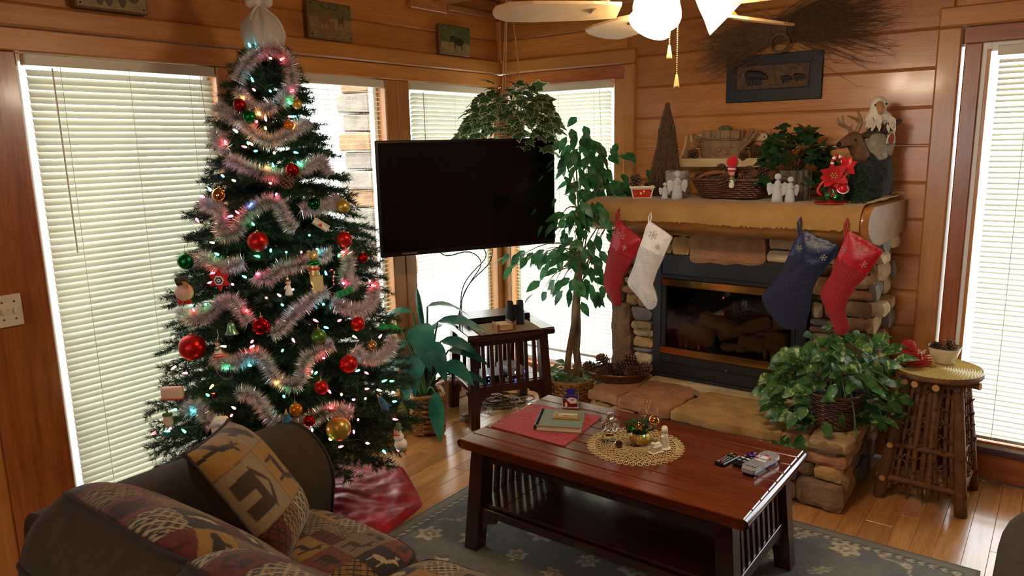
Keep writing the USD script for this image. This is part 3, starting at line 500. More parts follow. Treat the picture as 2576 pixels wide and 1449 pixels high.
# ================================================================ stone fireplace
for nm, a, b in (('tan', (176, 146, 104), (136, 108, 72)), ('gold', (184, 148, 92), (140, 108, 62)), ('brown', (140, 108, 76), (100, 76, 54)), ('grey', (128, 120, 110), (96, 88, 80)), ('rust', (170, 122, 84), (126, 88, 58)), ('cream', (198, 178, 138), (160, 136, 98))):
    mk('stone_' + nm, srgb(*(min(255, v * 1.13) for v in a)), .85, col2=srgb(*(v * 1.12 for v in b)), vs=9, bump=1.6, bs=55, rand=.12, detail=6)
mk('mortar', srgb(104, 86, 66), .95, var=.3, vs=20, bump=1, bs=80)
ST = ['tan', 'gold', 'brown', 'grey', 'rust', 'cream', 'tan', 'brown']
rs = np.random.default_rng(21)
def stone(x0, x1, z0, z1, depth, seed, n=5, rough=.012):
    """ledge stone: rough front with uneven outline, in xz, front towards -y from y=0 to -depth"""
    rg = np.random.default_rng(seed); w, h = x1 - x0, z1 - z0; m = max(int(w / .028), 4); k = max(int(h / .026), 3)
    u, v = np.meshgrid(np.linspace(0, 1, m + 1), np.linspace(0, 1, k + 1), indexing='ij'); eb = np.minimum(np.minimum(u, 1 - u) * w, np.minimum(v, 1 - v) * h)
    nq = lambda s_, f_=26.: (meshkit.noise(np.stack([(x0 + u * w) * f_, (z0 + v * h) * f_, 0 * u + seed * 3.7 + s_], -1), seed) - .5) * 2; jx, jz = nq(1) * rough * .6, nq(2) * rough * .6; cor = ((u == 0) | (u == 1)) & ((v == 0) | (v == 1)); sx = np.where(u == 0, 1, -1) * cor * min(.007, w * .06); sz = np.where(v == 0, 1, -1) * cor * min(.006, h * .08)
    X, Z = x0 + u * w + jx + sx, z0 + v * h + jz + sz; Y = -depth + nq(3, 18.) * rough * .9 + nq(4, 60.) * rough * .25 + np.where(eb < 1e-6, rg.uniform(.006, .016, u.shape), 0) + (u - .5) * rg.normal(0, .01) + (v - .5) * rg.normal(0, .01)
    F = np.c_[X.ravel(), Y.ravel(), Z.ravel()]; K = k + 1; f = quads(np.stack(np.meshgrid(np.arange(m), np.arange(k), indexing='ij'), -1).reshape(-1, 2) @ np.array([[K], [1]]) + np.array([[0, K, K + 1, 1]]))
    bd = [i * K for i in range(m + 1)] + [m * K + j for j in range(1, k + 1)] + [i * K + k for i in range(m - 1, -1, -1)] + [j for j in range(k - 1, 0, -1)]; n0 = len(F); B = F[bd].copy(); B[:, 1] = 0; F = np.vstack([F, B]); nb = len(bd); i = np.arange(nb)
    f = np.vstack([f, np.c_[bd, n0 + i, np.roll(bd, -1)], np.c_[np.roll(bd, -1), n0 + i, n0 + (i + 1) % nb]]); return F, f
def put(m, kind, a):
    v = m[0]
    if kind == 'f': return v + (0, a, 0), m[1]                 # front, a = y of its back
    return np.c_[a - v[:, 1], v[:, 0], v[:, 2]], m[1]          # right side, local x runs along y
fp = Thing('fireplace', 'stacked ledge-stone fireplace with a raised hearth on the right wall', 'fireplace', (1.75, -.3, 0))
fp.p('core', join(box(1.05, 1.36, -.255, -.004, .3, 1.2, .01), box(2.066, 2.40, -.255, -.004, .3, 1.2, .01), box(1.36, 2.066, -.255, -.004, .885, 1.2, .01), box(1.36, 2.066, -.255, -.004, .3, .485, .01), box(1.17, 2.41, -.74, -.26, .004, .27, .01)), LOOKS['mortar'], False)
S = lambda x0, x1, z0, z1, y=-.25, d=.06, c=None, sd=[0]: (sd.__setitem__(0, sd[0] + 1), fp.p('stone', put(stone(x0 + .004, x1 - .004, z0 + .003, z1 - .003, d + rs.uniform(-.014, .02), 300 + sd[0], rough=min(.012, (z1 - z0) * .16)), 'f', y), LOOKS['stone_' + (c or ST[rs.integers(8)])], False))
# left column: one tall slab, then a stack of flat stones
S(1.025, 1.15, .33, .735, c='brown'); S(1.03, 1.10, .735, .90, c='brown'); S(1.03, 1.13, .90, 1.2, c='brown')
for x0, x1, z0, z1, c in [(1.187, 1.285, .333, .385, 'tan'), (1.172, 1.285, .385, .455, 'cream'), (1.165, 1.29, .455, .482, 'grey'), (1.155, 1.292, .482, .543, 'gold'), (1.153, 1.285, .543, .588, 'cream'), (1.153, 1.288, .588, .642, 'tan'), (1.145, 1.285, .642, .722, 'grey'), (1.105, 1.19, .722, .79, 'gold'), (1.19, 1.29, .722, .79, 'rust'), (1.10, 1.20, .79, .84, 'rust'), (1.20, 1.29, .79, .86, 'brown'), (1.105, 1.21, .84, .89, 'gold'), (1.13, 1.29, .89, .95, 'brown'), (1.13, 1.29, .95, 1.04, 'grey'), (1.13, 1.25, 1.04, 1.1, 'tan'), (1.13, 1.30, 1.1, 1.19, 'brown')]: S(x0, x1, z0, z1, c=c)
# lintel course over the insert
S(1.25, 1.395, 1.03, 1.1, c='gold'); S(1.30, 1.395, 1.1, 1.19, c='tan'); S(1.395, 1.50, 1.035, 1.14, c='gold'); S(1.395, 1.52, 1.14, 1.2, c='tan'); S(1.522, 1.59, 1.10, 1.145, c='cream'); S(1.50, 1.915, 1.0, 1.165, d=.085, c='rust'); S(1.52, 1.9, 1.165, 1.2, c='grey'); S(1.918, 2.14, 1.10, 1.168, c='tan'); S(1.912, 2.14, 1.03, 1.098, c='cream'); S(1.91, 2.2, 1.168, 1.21, c='brown')
# right column
for x0, x1, z0, z1 in [(2.14, 2.26, .333, .40), (2.26, 2.42, .333, .42), (2.14, 2.3, .40, .47), (2.3, 2.42, .42, .50), (2.14, 2.24, .47, .56), (2.24, 2.42, .50, .57), (2.14, 2.31, .56, .63), (2.31, 2.42, .57, .64), (2.14, 2.28, .63, .70), (2.28, 2.42, .64, .73), (2.14, 2.27, .70, .735), (2.14, 2.29, .735, .775), (2.29, 2.42, .73, .80), (2.14, 2.2, .775, .85), (2.2, 2.29, .775, .855), (2.29, 2.42, .80, .88), (2.14, 2.25, .855, .895), (2.25, 2.42, .88, .93), (2.14, 2.27, .895, .985), (2.27, 2.42, .93, 1.01), (2.14, 2.23, .985, 1.05), (2.23, 2.42, 1.01, 1.09), (2.14, 2.28, 1.05, 1.12), (2.28, 2.42, 1.09, 1.19), (2.15, 2.28, 1.12, 1.2)]: S(x0, x1, z0, z1)
# right side of the chimney breast and of the hearth, end-on stones
z = .335; k = 900
while z < 1.19:
    h = rs.uniform(.05, .1); h = 1.2 - z if 1.2 - z - h < .04 else h; y = -.30; w = rs.uniform(.12, .2); cuts = [-.30, -.30 + w, -.01]
    for a, b in zip(cuts[:-1], cuts[1:]):
        k += 1; fp.p('stone', put(stone(a + .003, b - .003, z + .003, z + h - .003, .035 + rs.uniform(0, .045), k), 's', 2.40), LOOKS['stone_' + ('grey', 'cream', 'tan')[k % 3]], False)
    z += h
for z0, z1, cs in ((.005, .1, (-.76, -.5, -.24, -.01)), (.1, .19, (-.76, -.6, -.3, -.01)), (.19, .275, (-.76, -.42, -.2, -.01))):
    for a, b in zip(cs[:-1], cs[1:]): k += 1; fp.p('stone', put(stone(a + .003, b - .003, z0 + .003, z1 - .003, .03 + rs.uniform(0, .02), k), 's', 2.405), LOOKS['stone_' + ('grey', 'brown', 'tan')[k % 3]], False)
# hearth front
for x0, x1, z0, z1, c in [(1.15, 1.27, .20, .275, 'gold'), (1.27, 1.42, .19, .28, 'gold'), (1.42, 1.60, .20, .29, 'rust'), (1.60, 1.84, .19, .285, 'grey'), (1.84, 2.14, .20, .285, 'tan'), (2.14, 2.24, .22, .285, 'grey'), (1.15, 1.24, .1, .2, 'brown'), (1.24, 1.36, .12, .19, 'tan'), (1.36, 1.55, .1, .2, 'cream'), (1.55, 1.62, .11, .2, 'rust'), (1.62, 1.9, .13, .19, 'cream'), (1.9, 2.08, .1, .2, 'grey'), (2.08, 2.12, .13, .2, 'cream'), (2.12, 2.24, .1, .22, 'grey'), (1.15, 1.4, .006, .1, 'tan'), (1.4, 1.7, .006, .1, 'brown'), (1.7, 1.95, .006, .13, 'grey'), (1.95, 2.24, .006, .1, 'tan'), (2.24, 2.45, .006, .145, 'brown'), (2.24, 2.31, .145, .21, 'brown'), (2.31, 2.44, .145, .215, 'gold'), (2.24, 2.45, .215, .275, 'rust'), (2.24, 2.44, .275, .33, 'brown')]: S(x0, x1, z0, z1, y=-.73, d=.045, c=c)
for z0, z1 in ((.005, .15), (.15, .28)): fp.p('stone', put(stone(-.76, -.26, z0, z1, .0, k + 7), 's', 1.17), LOOKS['stone_tan'], False)
# hearth slabs: big flagstones with a chipped front edge
def slab(pts, z0, z1, seed):
    rg = np.random.default_rng(seed); P = Polygon(pts); b = P.exterior; n = int(b.length / .03); ring = np.array([b.interpolate(i / n, normalized=True).coords[0] for i in range(n)]); ring += rg.normal(0, .0035, ring.shape); c = ring.mean(0)
    def at(s, z, j=0): return np.c_[c + (ring - c) * s, z + rg.normal(0, j, n)]
    R = [at(.985, z0), at(1.0, z0 + .012, .004), at(.995, z1 - .008, .003), at(.975, z1, .0012), at(.8, z1 + .001, .001), at(.4, z1 + .001, .001)]; V = np.vstack(R + [[[*c, z1 + .001]], [[*c, z0]]]); i = np.arange(n); j = (i + 1) % n
    f = np.vstack([quads(np.c_[r * n + i, r * n + j, (r + 1) * n + j, (r + 1) * n + i]) for r in range(5)] + [np.c_[5 * n + i, 5 * n + j, np.full(n, 6 * n)], np.c_[j, i, np.full(n, 6 * n + 1)]]); return V, f
for pts, c in [([(1.125, -.745), (1.31, -.755), (1.31, -.50), (1.29, -.29), (1.08, -.29), (1.11, -.5)], 'rust'), ([(1.318, -.775), (1.615, -.79), (1.64, -.52), (1.56, -.38), (1.32, -.40)], 'rust'), ([(1.623, -.785), (1.9, -.805), (2.165, -.775), (2.16, -.47), (1.9, -.40), (1.66, -.41)], 'gold'), ([(1.30, -.392), (1.56, -.37), (1.64, -.40), (1.9, -.39), (2.16, -.46), (2.16, -.26), (1.30, -.26)], 'cream'), ([(2.172, -.775), (2.28, -.77), (2.27, -.5), (2.17, -.26), (2.165, -.46)], 'rust'), ([(2.288, -.78), (2.455, -.77), (2.46, -.26), (2.18, -.26), (2.28, -.5)], 'tan')]: fp.p('hearth_slab', slab(pts, .282, .33, int(pts[0][0] * 100)), LOOKS['stone_' + c], 40)

# ---- gas insert: black surround, brass strips, glass, log set, lower louvre
mk('black_iron', srgb(22, 22, 24), .45, var=.3, vs=60, bump=.4, bs=500); mk('black_satin', srgb(34, 33, 33), .35); mk('brass_polished', srgb(226, 190, 116), .16, 1.0); mk('fire_glass', srgb(30, 30, 30), .02, trans=1.0, ior=1.45)
mat('fire_pane', {'t': ('transparent_bsdf', {'color': (.72, .7, .68)}), 'g': ('glossy_bsdf', {'roughness': 0.015}), 'f': ('fresnel', {'IOR': 1.7}), 'm': ('mix_closure', {})}, [('f.fac', 'm.fac'), ('t.BSDF', 'm.closure1'), ('g.BSDF', 'm.closure2')], 'm.closure')
wood('fire_log', srgb(172, 128, 76), srgb(112, 76, 44), axis=0, scale=1.5, rough=.9, coat=0, knots=False, grain=2); mk('char', srgb(30, 26, 24), .95, var=.5, vs=30, bump=1)
gi = Thing('fireplace_insert', 'black gas fireplace insert with brass strips and ceramic logs behind glass', 'fireplace insert', (1.71, -.3, .331)); y0 = -.318
G = lambda n, m, k, s=False, **q: gi.p(n, m, LOOKS[k], s, **q)
G('surround', join(box(1.292, 1.345, y0, -.262, .333, 1.04, .006), box(2.08, 2.135, y0, -.262, .333, 1.04, .006), box(1.345, 2.08, y0, -.262, .925, 1.04, .004), box(1.345, 2.08, y0 + .004, -.262, .333, .352, .003)), 'black_iron')
G('hood', box(1.345, 2.08, y0 - .012, y0 + .01, .905, .93, .004), 'black_satin'); G('brass_strip', box(1.345, 2.08, y0 - .004, y0 + .01, .862, .903, .002), 'brass_polished'); G('brass_strip', box(1.342, 2.085, y0 - .006, y0 + .012, .474, .514, .002), 'brass_polished')
G('side_frame', box(1.345, 1.37, y0 + .004, -.264, .515, .861, .002), 'black_satin'); G('side_frame', box(2.055, 2.08, y0 + .004, -.264, .515, .861, .002), 'black_satin')
G('lower_door', box(1.345, 2.08, y0 + .001, -.29, .356, .472, .003), 'black_satin'); G('seam', box(1.347, 2.078, y0 - .001, y0 + .0005, .422, .425, .0004), 'tv_black'); G('knob', ball(.006, (1.73, y0 - .004, .43), 1), 'tv_silver', True)
o_ = tube([(1.375 + .032 * math.cos(a), y0 - .0005, .446 + .013 * math.sin(a)) for a in np.linspace(0, 6.28, 22)[:-1]], .0012, 5, True); G('oval_badge', join(o_, *[box(1.36 + .007 * i, 1.3635 + .007 * i, y0 - .0015, y0 + .0005, .442, .45, .0004) for i in range(5)]), 'tv_silver')
pn = (np.array([[1.37, y0 + .012, .515], [2.055, y0 + .012, .515], [2.055, y0 + .012, .861], [1.37, y0 + .012, .861]]), quads([[0, 1, 2, 3]])); G('glass', pn, 'fire_pane')
G('firebox', join(box(1.37, 2.055, -.03, -.02, .50, .87, 0), box(1.365, 1.37, -.262, -.03, .5, .87, 0), box(2.055, 2.06, -.262, -.03, .5, .87, 0), box(1.37, 2.055, -.262, -.03, .87, .88, 0), box(1.37, 2.055, -.262, -.03, .49, .5, 0)), 'char'); G('grate', join(*[box(1.45 + .07 * i, 1.462 + .07 * i, -.24, -.08, .515, .527, .002) for i in range(8)]), 'black_iron')
def logm(p, q, r, seed, n=14):
    rg = np.random.default_rng(seed); pts = np.linspace(p, q, 9); m = tube(pts, r * rg.uniform(.88, 1.08, 9), n); v = m[0] + .18 * r * (meshkit.noise(m[0] * 38, seed)[:, None] - .5); return v, m[1]
for i, (p, q, r) in enumerate([((1.42, -.20, .585), (1.60, -.235, .575), .055), ((1.50, -.10, .64), (1.70, -.12, .60), .055), ((1.62, -.13, .57), (1.90, -.16, .69), .036), ((1.76, -.22, .575), (1.90, -.2, .565), .046), ((1.90, -.22, .60), (2.02, -.21, .60), .056), ((1.66, -.21, .53), (1.80, -.22, .54), .024), ((1.80, -.1, .6), (2.0, -.1, .7), .04)]): G('ceramic_log', logm(p, q, r, 40 + i), 'fire_log', True)
for x0 in (1.425, 1.90): G('log_foot', join(*[box(x0 + .036 * i, x0 + .02 + .036 * i, -.262, -.225, .502, .56, .006) for i in range(4)]), 'fire_log')
for i, c in enumerate([(1.62, -.2, .52), (1.85, -.23, .515), (1.55, -.22, .515), (1.72, -.17, .51), (1.95, -.15, .515)]): G('ember', ball(.022, c, 1, (1.4, 1, .6)), 'char')

# ---- mantel log with burlap runner
wood('mantel_wood', srgb(192, 134, 68), srgb(146, 92, 42), axis=0, scale=1.0, rough=.3, coat=.5, knots=False); mk('mantel_end', srgb(150, 116, 84), .5, var=.35, vs=9, bump=.6, bs=40)
mn = Thing('mantel', 'half-log wooden mantel over the stone fireplace', 'mantel', (1.72, -.3, 1.19))
prof = [(-.004, 1.20), (-.22, 1.175), (-.40, 1.165), (-.51, 1.18), (-.57, 1.225), (-.59, 1.27), (-.575, 1.315), (-.53, 1.343), (-.44, 1.35), (-.2, 1.35), (-.004, 1.35)]
xs = np.r_[.972, np.linspace(1.0, 2.42, 16), 2.47, 2.49]; rgm = np.random.default_rng(4); pr = np.array(prof); ctr = np.array([-.25, 1.27]); V = []
for i, x in enumerate(xs):
    s = .80 if i == 0 else (.94 if i == 1 else (1.0 if i < len(xs) - 2 else (1.03 if i == len(xs) - 2 else .97))); p = ctr + (pr - ctr) * s; p[:, 0] = np.minimum(p[:, 0], -.004); p += rgm.normal(0, .003, p.shape) * (np.abs(p[:, :1]) > .1) * (p[:, 1:] < 1.345); p[:, 1] = np.minimum(p[:, 1], 1.35); off = .0 if i not in (0, len(xs) - 1) else 0; V.append(np.c_[np.full(len(p), x) + (np.abs(p[:, 0]) * -.10 if i >= len(xs) - 2 else 0) + (np.abs(p[:, 0]) * .12 if i == 0 else 0), p])
V = np.vstack(V); n = len(prof); L_ = len(xs); F = quads([(i * n + j, (i + 1) * n + j, (i + 1) * n + (j + 1) % n, i * n + (j + 1) % n) for i in range(L_ - 1) for j in range(n)])
mn.p('log', (V, F), LOOKS['mantel_wood'], 40)
for i in (0, L_ - 1):
    e = V[i * n:(i + 1) * n]; c = e.mean(0) + ((.006 if i else -.004), 0, 0); mn.p('sawn_end', (np.vstack([e, c]), np.array([(j, (j + 1) % n, n) if i else ((j + 1) % n, j, n) for j in range(n)])), LOOKS['mantel_end'], False)
# burlap: lies on top, hangs over the front with a ragged hem
mat('burlap', {'tc': ('texture_coordinate', {}), 'w1': ('wave_texture', {'bands_direction': 'x', 'scale': 95.0, 'distortion': 1.2}), 'w2': ('wave_texture', {'bands_direction': 'z', 'scale': 95.0, 'distortion': 1.2}), 'nz': ('noise_texture', {'scale': 7.0, 'detail': 5.0}), 'mw': ('mix_float', {'fac': .5}), 'rp': ('rgb_ramp', {'ramp': [(.2, srgb(146, 106, 54)), (.8, srgb(196, 154, 90))]}), 'mm': ('mix_float', {'fac': .55}), 'bp': ('bump', {'strength': .5, 'distance': .002}), 'p': ('principled_bsdf', {'roughness': .9, 'sheen_weight': .2, 'specular_ior_level': .15})},
    [('tc.object', 'w1.vector'), ('tc.object', 'w2.vector'), ('tc.object', 'nz.vector'), ('w1.fac', 'mw.a'), ('w2.fac', 'mw.b'), ('mw.result', 'mm.a'), ('nz.fac', 'mm.b'), ('mm.result', 'rp.fac'), ('rp.color', 'p.base_color'), ('mw.result', 'bp.height'), ('bp.normal', 'p.normal')], 'p.BSDF')
path = np.array([(-.06, 1.3535), (-.25, 1.3535), (-.44, 1.3535), (-.535, 1.348), (-.583, 1.318), (-.600, 1.275), (-.600, 1.25)]); pp = spline(np.c_[path, np.zeros(7)], 26)[:, :2]
def cloth_row(x, drop):
    q = pp.copy(); k = q[:, 1] < 1.30; q[:, 0] -= .004 * meshkit.noise(np.c_[np.full(len(q), x * 14), q * 9], 3); q[k, 1] = 1.30 - (1.30 - q[k, 1]) * drop; q[:, 1] += .002 * (meshkit.noise(np.c_[np.full(len(q), x * 20), q * 20], 8) > .5); return q
cx = np.linspace(.955, 2.40, 150); rgc = np.random.default_rng(9); C = np.vstack([np.c_[np.full(26, x) + (.0 if 0 < i < 149 else 0), cloth_row(x, (1.2 if x < 1.1 else .95 + .25 * meshkit.noise(np.array([[x * 5, 0, 0]]), 2)[0]) + rgc.normal(0, .06))] for i, x in enumerate(cx)])
# the left end droops over the log's end
dl = np.clip((1.05 - C[:, 0]) / .1, 0, 1); C[:, 2] -= .05 * dl ** 2; C[:, 1] += .02 * dl * 0
bt = Thing('burlap_runner', 'tan burlap runner with frayed edges laid over the mantel', 'table runner', (1.7, -.3, 1.353))
bt.p('cloth', (C, quads([(i * 26 + j, i * 26 + j + 1, (i + 1) * 26 + j + 1, (i + 1) * 26 + j) for i in range(149) for j in range(25)])), LOOKS['burlap'], True)
fr = []
for i in range(46):
    y = rgc.uniform(-.62, -.1); a = rgc.normal(0, .4); s = np.array([2.40, min(y, -.1), 1.356]) if i < 30 else np.array([.957, y * .9, 1.28]); d = np.array([1.0, .2 * a, .3]) if i < 30 else np.array([-.4, .3 * a, -1])
    d = d * rgc.uniform(.03, .10 if i < 30 else .05); P = [s + d * t + np.array([0, .02 * math.sin(6 * t + i), (.03 * math.sin(3.1 * t) * abs(a))]) for t in np.linspace(0, 1, 6)]; fr.append(tube(P, .0009, 4))
bt.p('frayed_threads', join(*fr), mk('jute', srgb(200, 172, 124), .9), False, kind='stuff')
# ================================================================ makers used for many small things
def ell0(x, z, a, b, n=18): return Polygon([(x + a * math.cos(t), z + b * math.sin(t)) for t in np.arange(n) * 6.283 / n])
def wicker(t, c, bot, top, h, rows, stakes, look, pw=2.0, r=.005, rim_r=.009, rz=0.0, amp=.5, part='weave_row', floor_=True):
    """woven basket at c: superellipse plan (a, b) at the bottom and top"""
    def ring(s, off=0.0, n=None, ph=0):
        n = n or stakes * 2; k = np.arange(n); th = k / n * 2 * np.pi; a, b = [bot[i] + (top[i] - bot[i]) * s for i in (0, 1)]; cs, sn = np.cos(th), np.sin(th)
        o = off * np.where((k + ph) % 4 < 2, 1, -1) if off else np.zeros(n); x, y = np.sign(cs) * np.abs(cs) ** (2 / pw) * (a + o), np.sign(sn) * np.abs(sn) ** (2 / pw) * (b + o); C, S_ = math.cos(rz), math.sin(rz); return np.c_[c[0] + C * x - S_ * y, c[1] + S_ * x + C * y, np.full(n, c[2] + r + s * (h - r))]
    for k in range(rows): t.p(part, tube(ring((k + .5) / rows, r * amp, ph=2 * (k % 2)), min(r, h / rows * .55), 5, True), look, True)
    a0, a1 = ring(0, n=stakes), ring(1, n=stakes); t.p('stakes', join(*[cyl(p, q, r * .7, n=5) for p, q in zip(a0, a1)]), look, True)
    if floor_: n = len(a0); t.p('bottom', (np.vstack([a0, a0.mean(0)]), np.array([(n, i, (i + 1) % n) for i in range(n)])), look, False)
    if rim_r: t.p('rim', tube(ring(1, rim_r * .2), rim_r, 7, True), look, True)
def cone_mesh(L, R, seed, n=64):
    """pine cone scales along +z: thick-lipped wedges on a spiral"""
    rg = np.random.default_rng(seed); V, F = [], []
    for k in range(n):
        s = (k + .5) / n; z = L * (.04 + .92 * s); rr = R * (math.sin(math.pi * min(.98, .16 + .84 * s)) ** .75); a = k * 2.39996; op = .9 - .5 * s; l = rr * 1.0; w = R * .34 * (.6 + .5 * math.sin(math.pi * s)); d = np.array([math.cos(a), math.sin(a), 0]); u = np.array([-d[1], d[0], 0]); up = np.array([0, 0, 1.0]); b = d * rr * .25 + up * z
        tip = b + d * l * .8 + up * l * (.55 * s + .12) ; th = R * .09; P = [b + u * w * .3, b - u * w * .3, tip + u * w * .62 - d * l * .18, tip - u * w * .62 - d * l * .18, tip + up * th * 1.2, tip - up * th, tip + u * w * .6 - d * l * .16 - up * th, tip - u * w * .6 - d * l * .16 - up * th]; o = len(V) ; V += P
        F += [(o + i, o + j, o + m_) for i, j, m_ in ((0, 2, 1), (1, 2, 3), (2, 4, 3), (2, 6, 4), (6, 5, 4), (4, 5, 7), (4, 7, 3), (6, 7, 5), (0, 1, 6), (1, 7, 6))]
    return np.array(V), np.array(F)
mk('cone_scale', srgb(116, 80, 58), .6, var=.45, vs=60, rand=.25); mk('cone_core', srgb(48, 32, 24), .9); mk('cone_tip', srgb(150, 120, 90), .6)
PC = {}
def pine_cone(label, loc, s=1.0, rz=0.0, rx=0.0, ry=0.0, group=None):
    key = 'a'
    if key not in PC:
        t = Thing('pine_cone', label, 'pine cone', loc, rz, group); t.p('scales', cone_mesh(.085, .034, 3), LOOKS['cone_scale'], False, w=False); v = lathe([(0, .002), (.009, .006), (.013, .03), (.011, .06), (0, .085)], 8); t.p('core', v, LOOKS['cone_core'], True, w=False); PC[key] = t.path; return t.path
    return copy_of(PC[key], 'pine_cone', label, loc, rz, rx, ry, s, group, 'pine cone')
def leafm(L, W, n=4, fold=.25, droop=.35, tip=1.6, twist=0.0, wave=0.0):
    """folded leaf along +x from its stalk, with edge coordinate in uv.y (1 at the margin)"""
    s = np.linspace(0, 1, n + 1); w = W / 2 * np.clip(np.sin(np.pi * s ** .75), 0, 1) ** .8 * (1 - s ** tip * .25); w[0] = W * .04; w[-1] = 0; z = -droop * L * s ** 2; x = L * s * (1 - .3 * droop * s); V, U = [], []
    for i in range(n + 1):
        wz = wave * W * math.sin(i * 2.3)
        for k in (-1, 0, 1): V.append((x[i], k * w[i], z[i] + abs(k) * w[i] * fold + k * wz)); U.append((s[i], abs(k)))
    f = quads([(i * 3 + k, (i + 1) * 3 + k, (i + 1) * 3 + k + 1, i * 3 + k + 1) for i in range(n) for k in (0, 1)]); return np.array(V), f, np.array(U)
def ivym(L, cup=.2):
    """five-lobed ivy leaf along +x"""
    o = np.array([(0, .0), (-.10, .22), (.10, .50), (.24, .34), (.50, .46), (.56, .20), (1.0, 0), (.56, -.20), (.50, -.46), (.24, -.34), (.10, -.50), (-.10, -.22)]) * L; c = np.array([.3, 0]) * L; inn = c + (o - c) * .80; z = lambda p: -cup * ((p[:, 0] / L - .3) ** 2 + (p[:, 1] / L) ** 2)[:, None] * L
    V = np.vstack([[[*c, 0.0]], np.c_[inn, z(inn)], np.c_[o, z(o)]]); n = len(o); i = np.arange(n); j = (i + 1) % n; f = np.vstack([np.c_[np.zeros(n, int), 1 + j, 1 + i], quads(np.c_[1 + i, 1 + j, 1 + n + j, 1 + n + i])]); return V, f, np.r_[np.zeros((1, 2)), np.c_[np.zeros(n), np.full(n, .5)], np.c_[np.zeros(n), np.ones(n)]]
def leaf_look(name, c1, c2, edge=None, rough=.42, tr=.25, vs=30, e0=.62, spots=None):
    n = {'uv': ('uvmap', {'attribute': 'st'}), 'sp': ('separate_xyz', {}), 'tc': ('texture_coordinate', {}), 'nz': ('noise_texture', {'scale': vs, 'detail': 3.0}), 'rp': ('rgb_ramp', {'ramp': [(.35, c2), (.65, c1)]}), 'oi': ('object_info', {}), 'mr': ('map_range', {'to_min': .7, 'to_max': 1.3}), 'hs': ('hsv', {}), 'p': ('principled_bsdf', {'roughness': rough, 'specular_ior_level': .5}), 'tr': ('translucent_bsdf', {}), 'mx': ('mix_closure', {'fac': tr})}
    L = [('tc.object', 'nz.vector'), ('nz.fac', 'rp.fac'), ('oi.random', 'mr.value'), ('mr.result', 'hs.value'), ('hs.color', 'p.base_color'), ('hs.color', 'tr.color'), ('p.BSDF', 'mx.closure1'), ('tr.BSDF', 'mx.closure2'), ('uv.UV', 'sp.vector')]; src = 'rp.color'
    if edge is not None: n.update({'em': ('map_range', {'from_min': e0, 'from_max': e0 + .08}), 'ec': ('mix_color', {'b': edge})}); L += [('sp.y', 'em.value'), ('em.result', 'ec.fac'), (src, 'ec.a')]; src = 'ec.result'
    if spots is not None: n.update({'vz': ('noise_texture', {'scale': 26.0, 'detail': 2.0, 'distortion': 1.5}), 'vm': ('map_range', {'from_min': .58, 'from_max': .66}), 'vc': ('mix_color', {'b': spots})}); L += [('tc.object', 'vz.vector'), ('vz.fac', 'vm.value'), ('vm.result', 'vc.fac'), (src, 'vc.a')]; src = 'vc.result'
    n.update({'mv': ('map_range', {'from_min': .06, 'from_max': .12, 'to_min': .8, 'to_max': 0.0}), 'mc': ('mix_color', {'b': tuple(np.minimum(1, np.array(c1) * 2.2))})}); L += [('sp.y', 'mv.value'), (src, 'mc.a')]
    L.append((src, 'hs.color')); n.pop('mv'); n.pop('mc'); L = [l for l in L if 'mv.' not in l[0] + l[1] and 'mc.' not in l[1]]
    return mat(name, n, L, 'mx.closure')
def put_leaf(t, m, p, d, up, look, name='leaf'):
    v, f = align(m[:2], d, p, up); t.p(name, (v, f), look, True, uv=m[2])
mk('stem_brown', srgb(92, 70, 46), .8); mk('stem_green', srgb(70, 104, 56), .6)

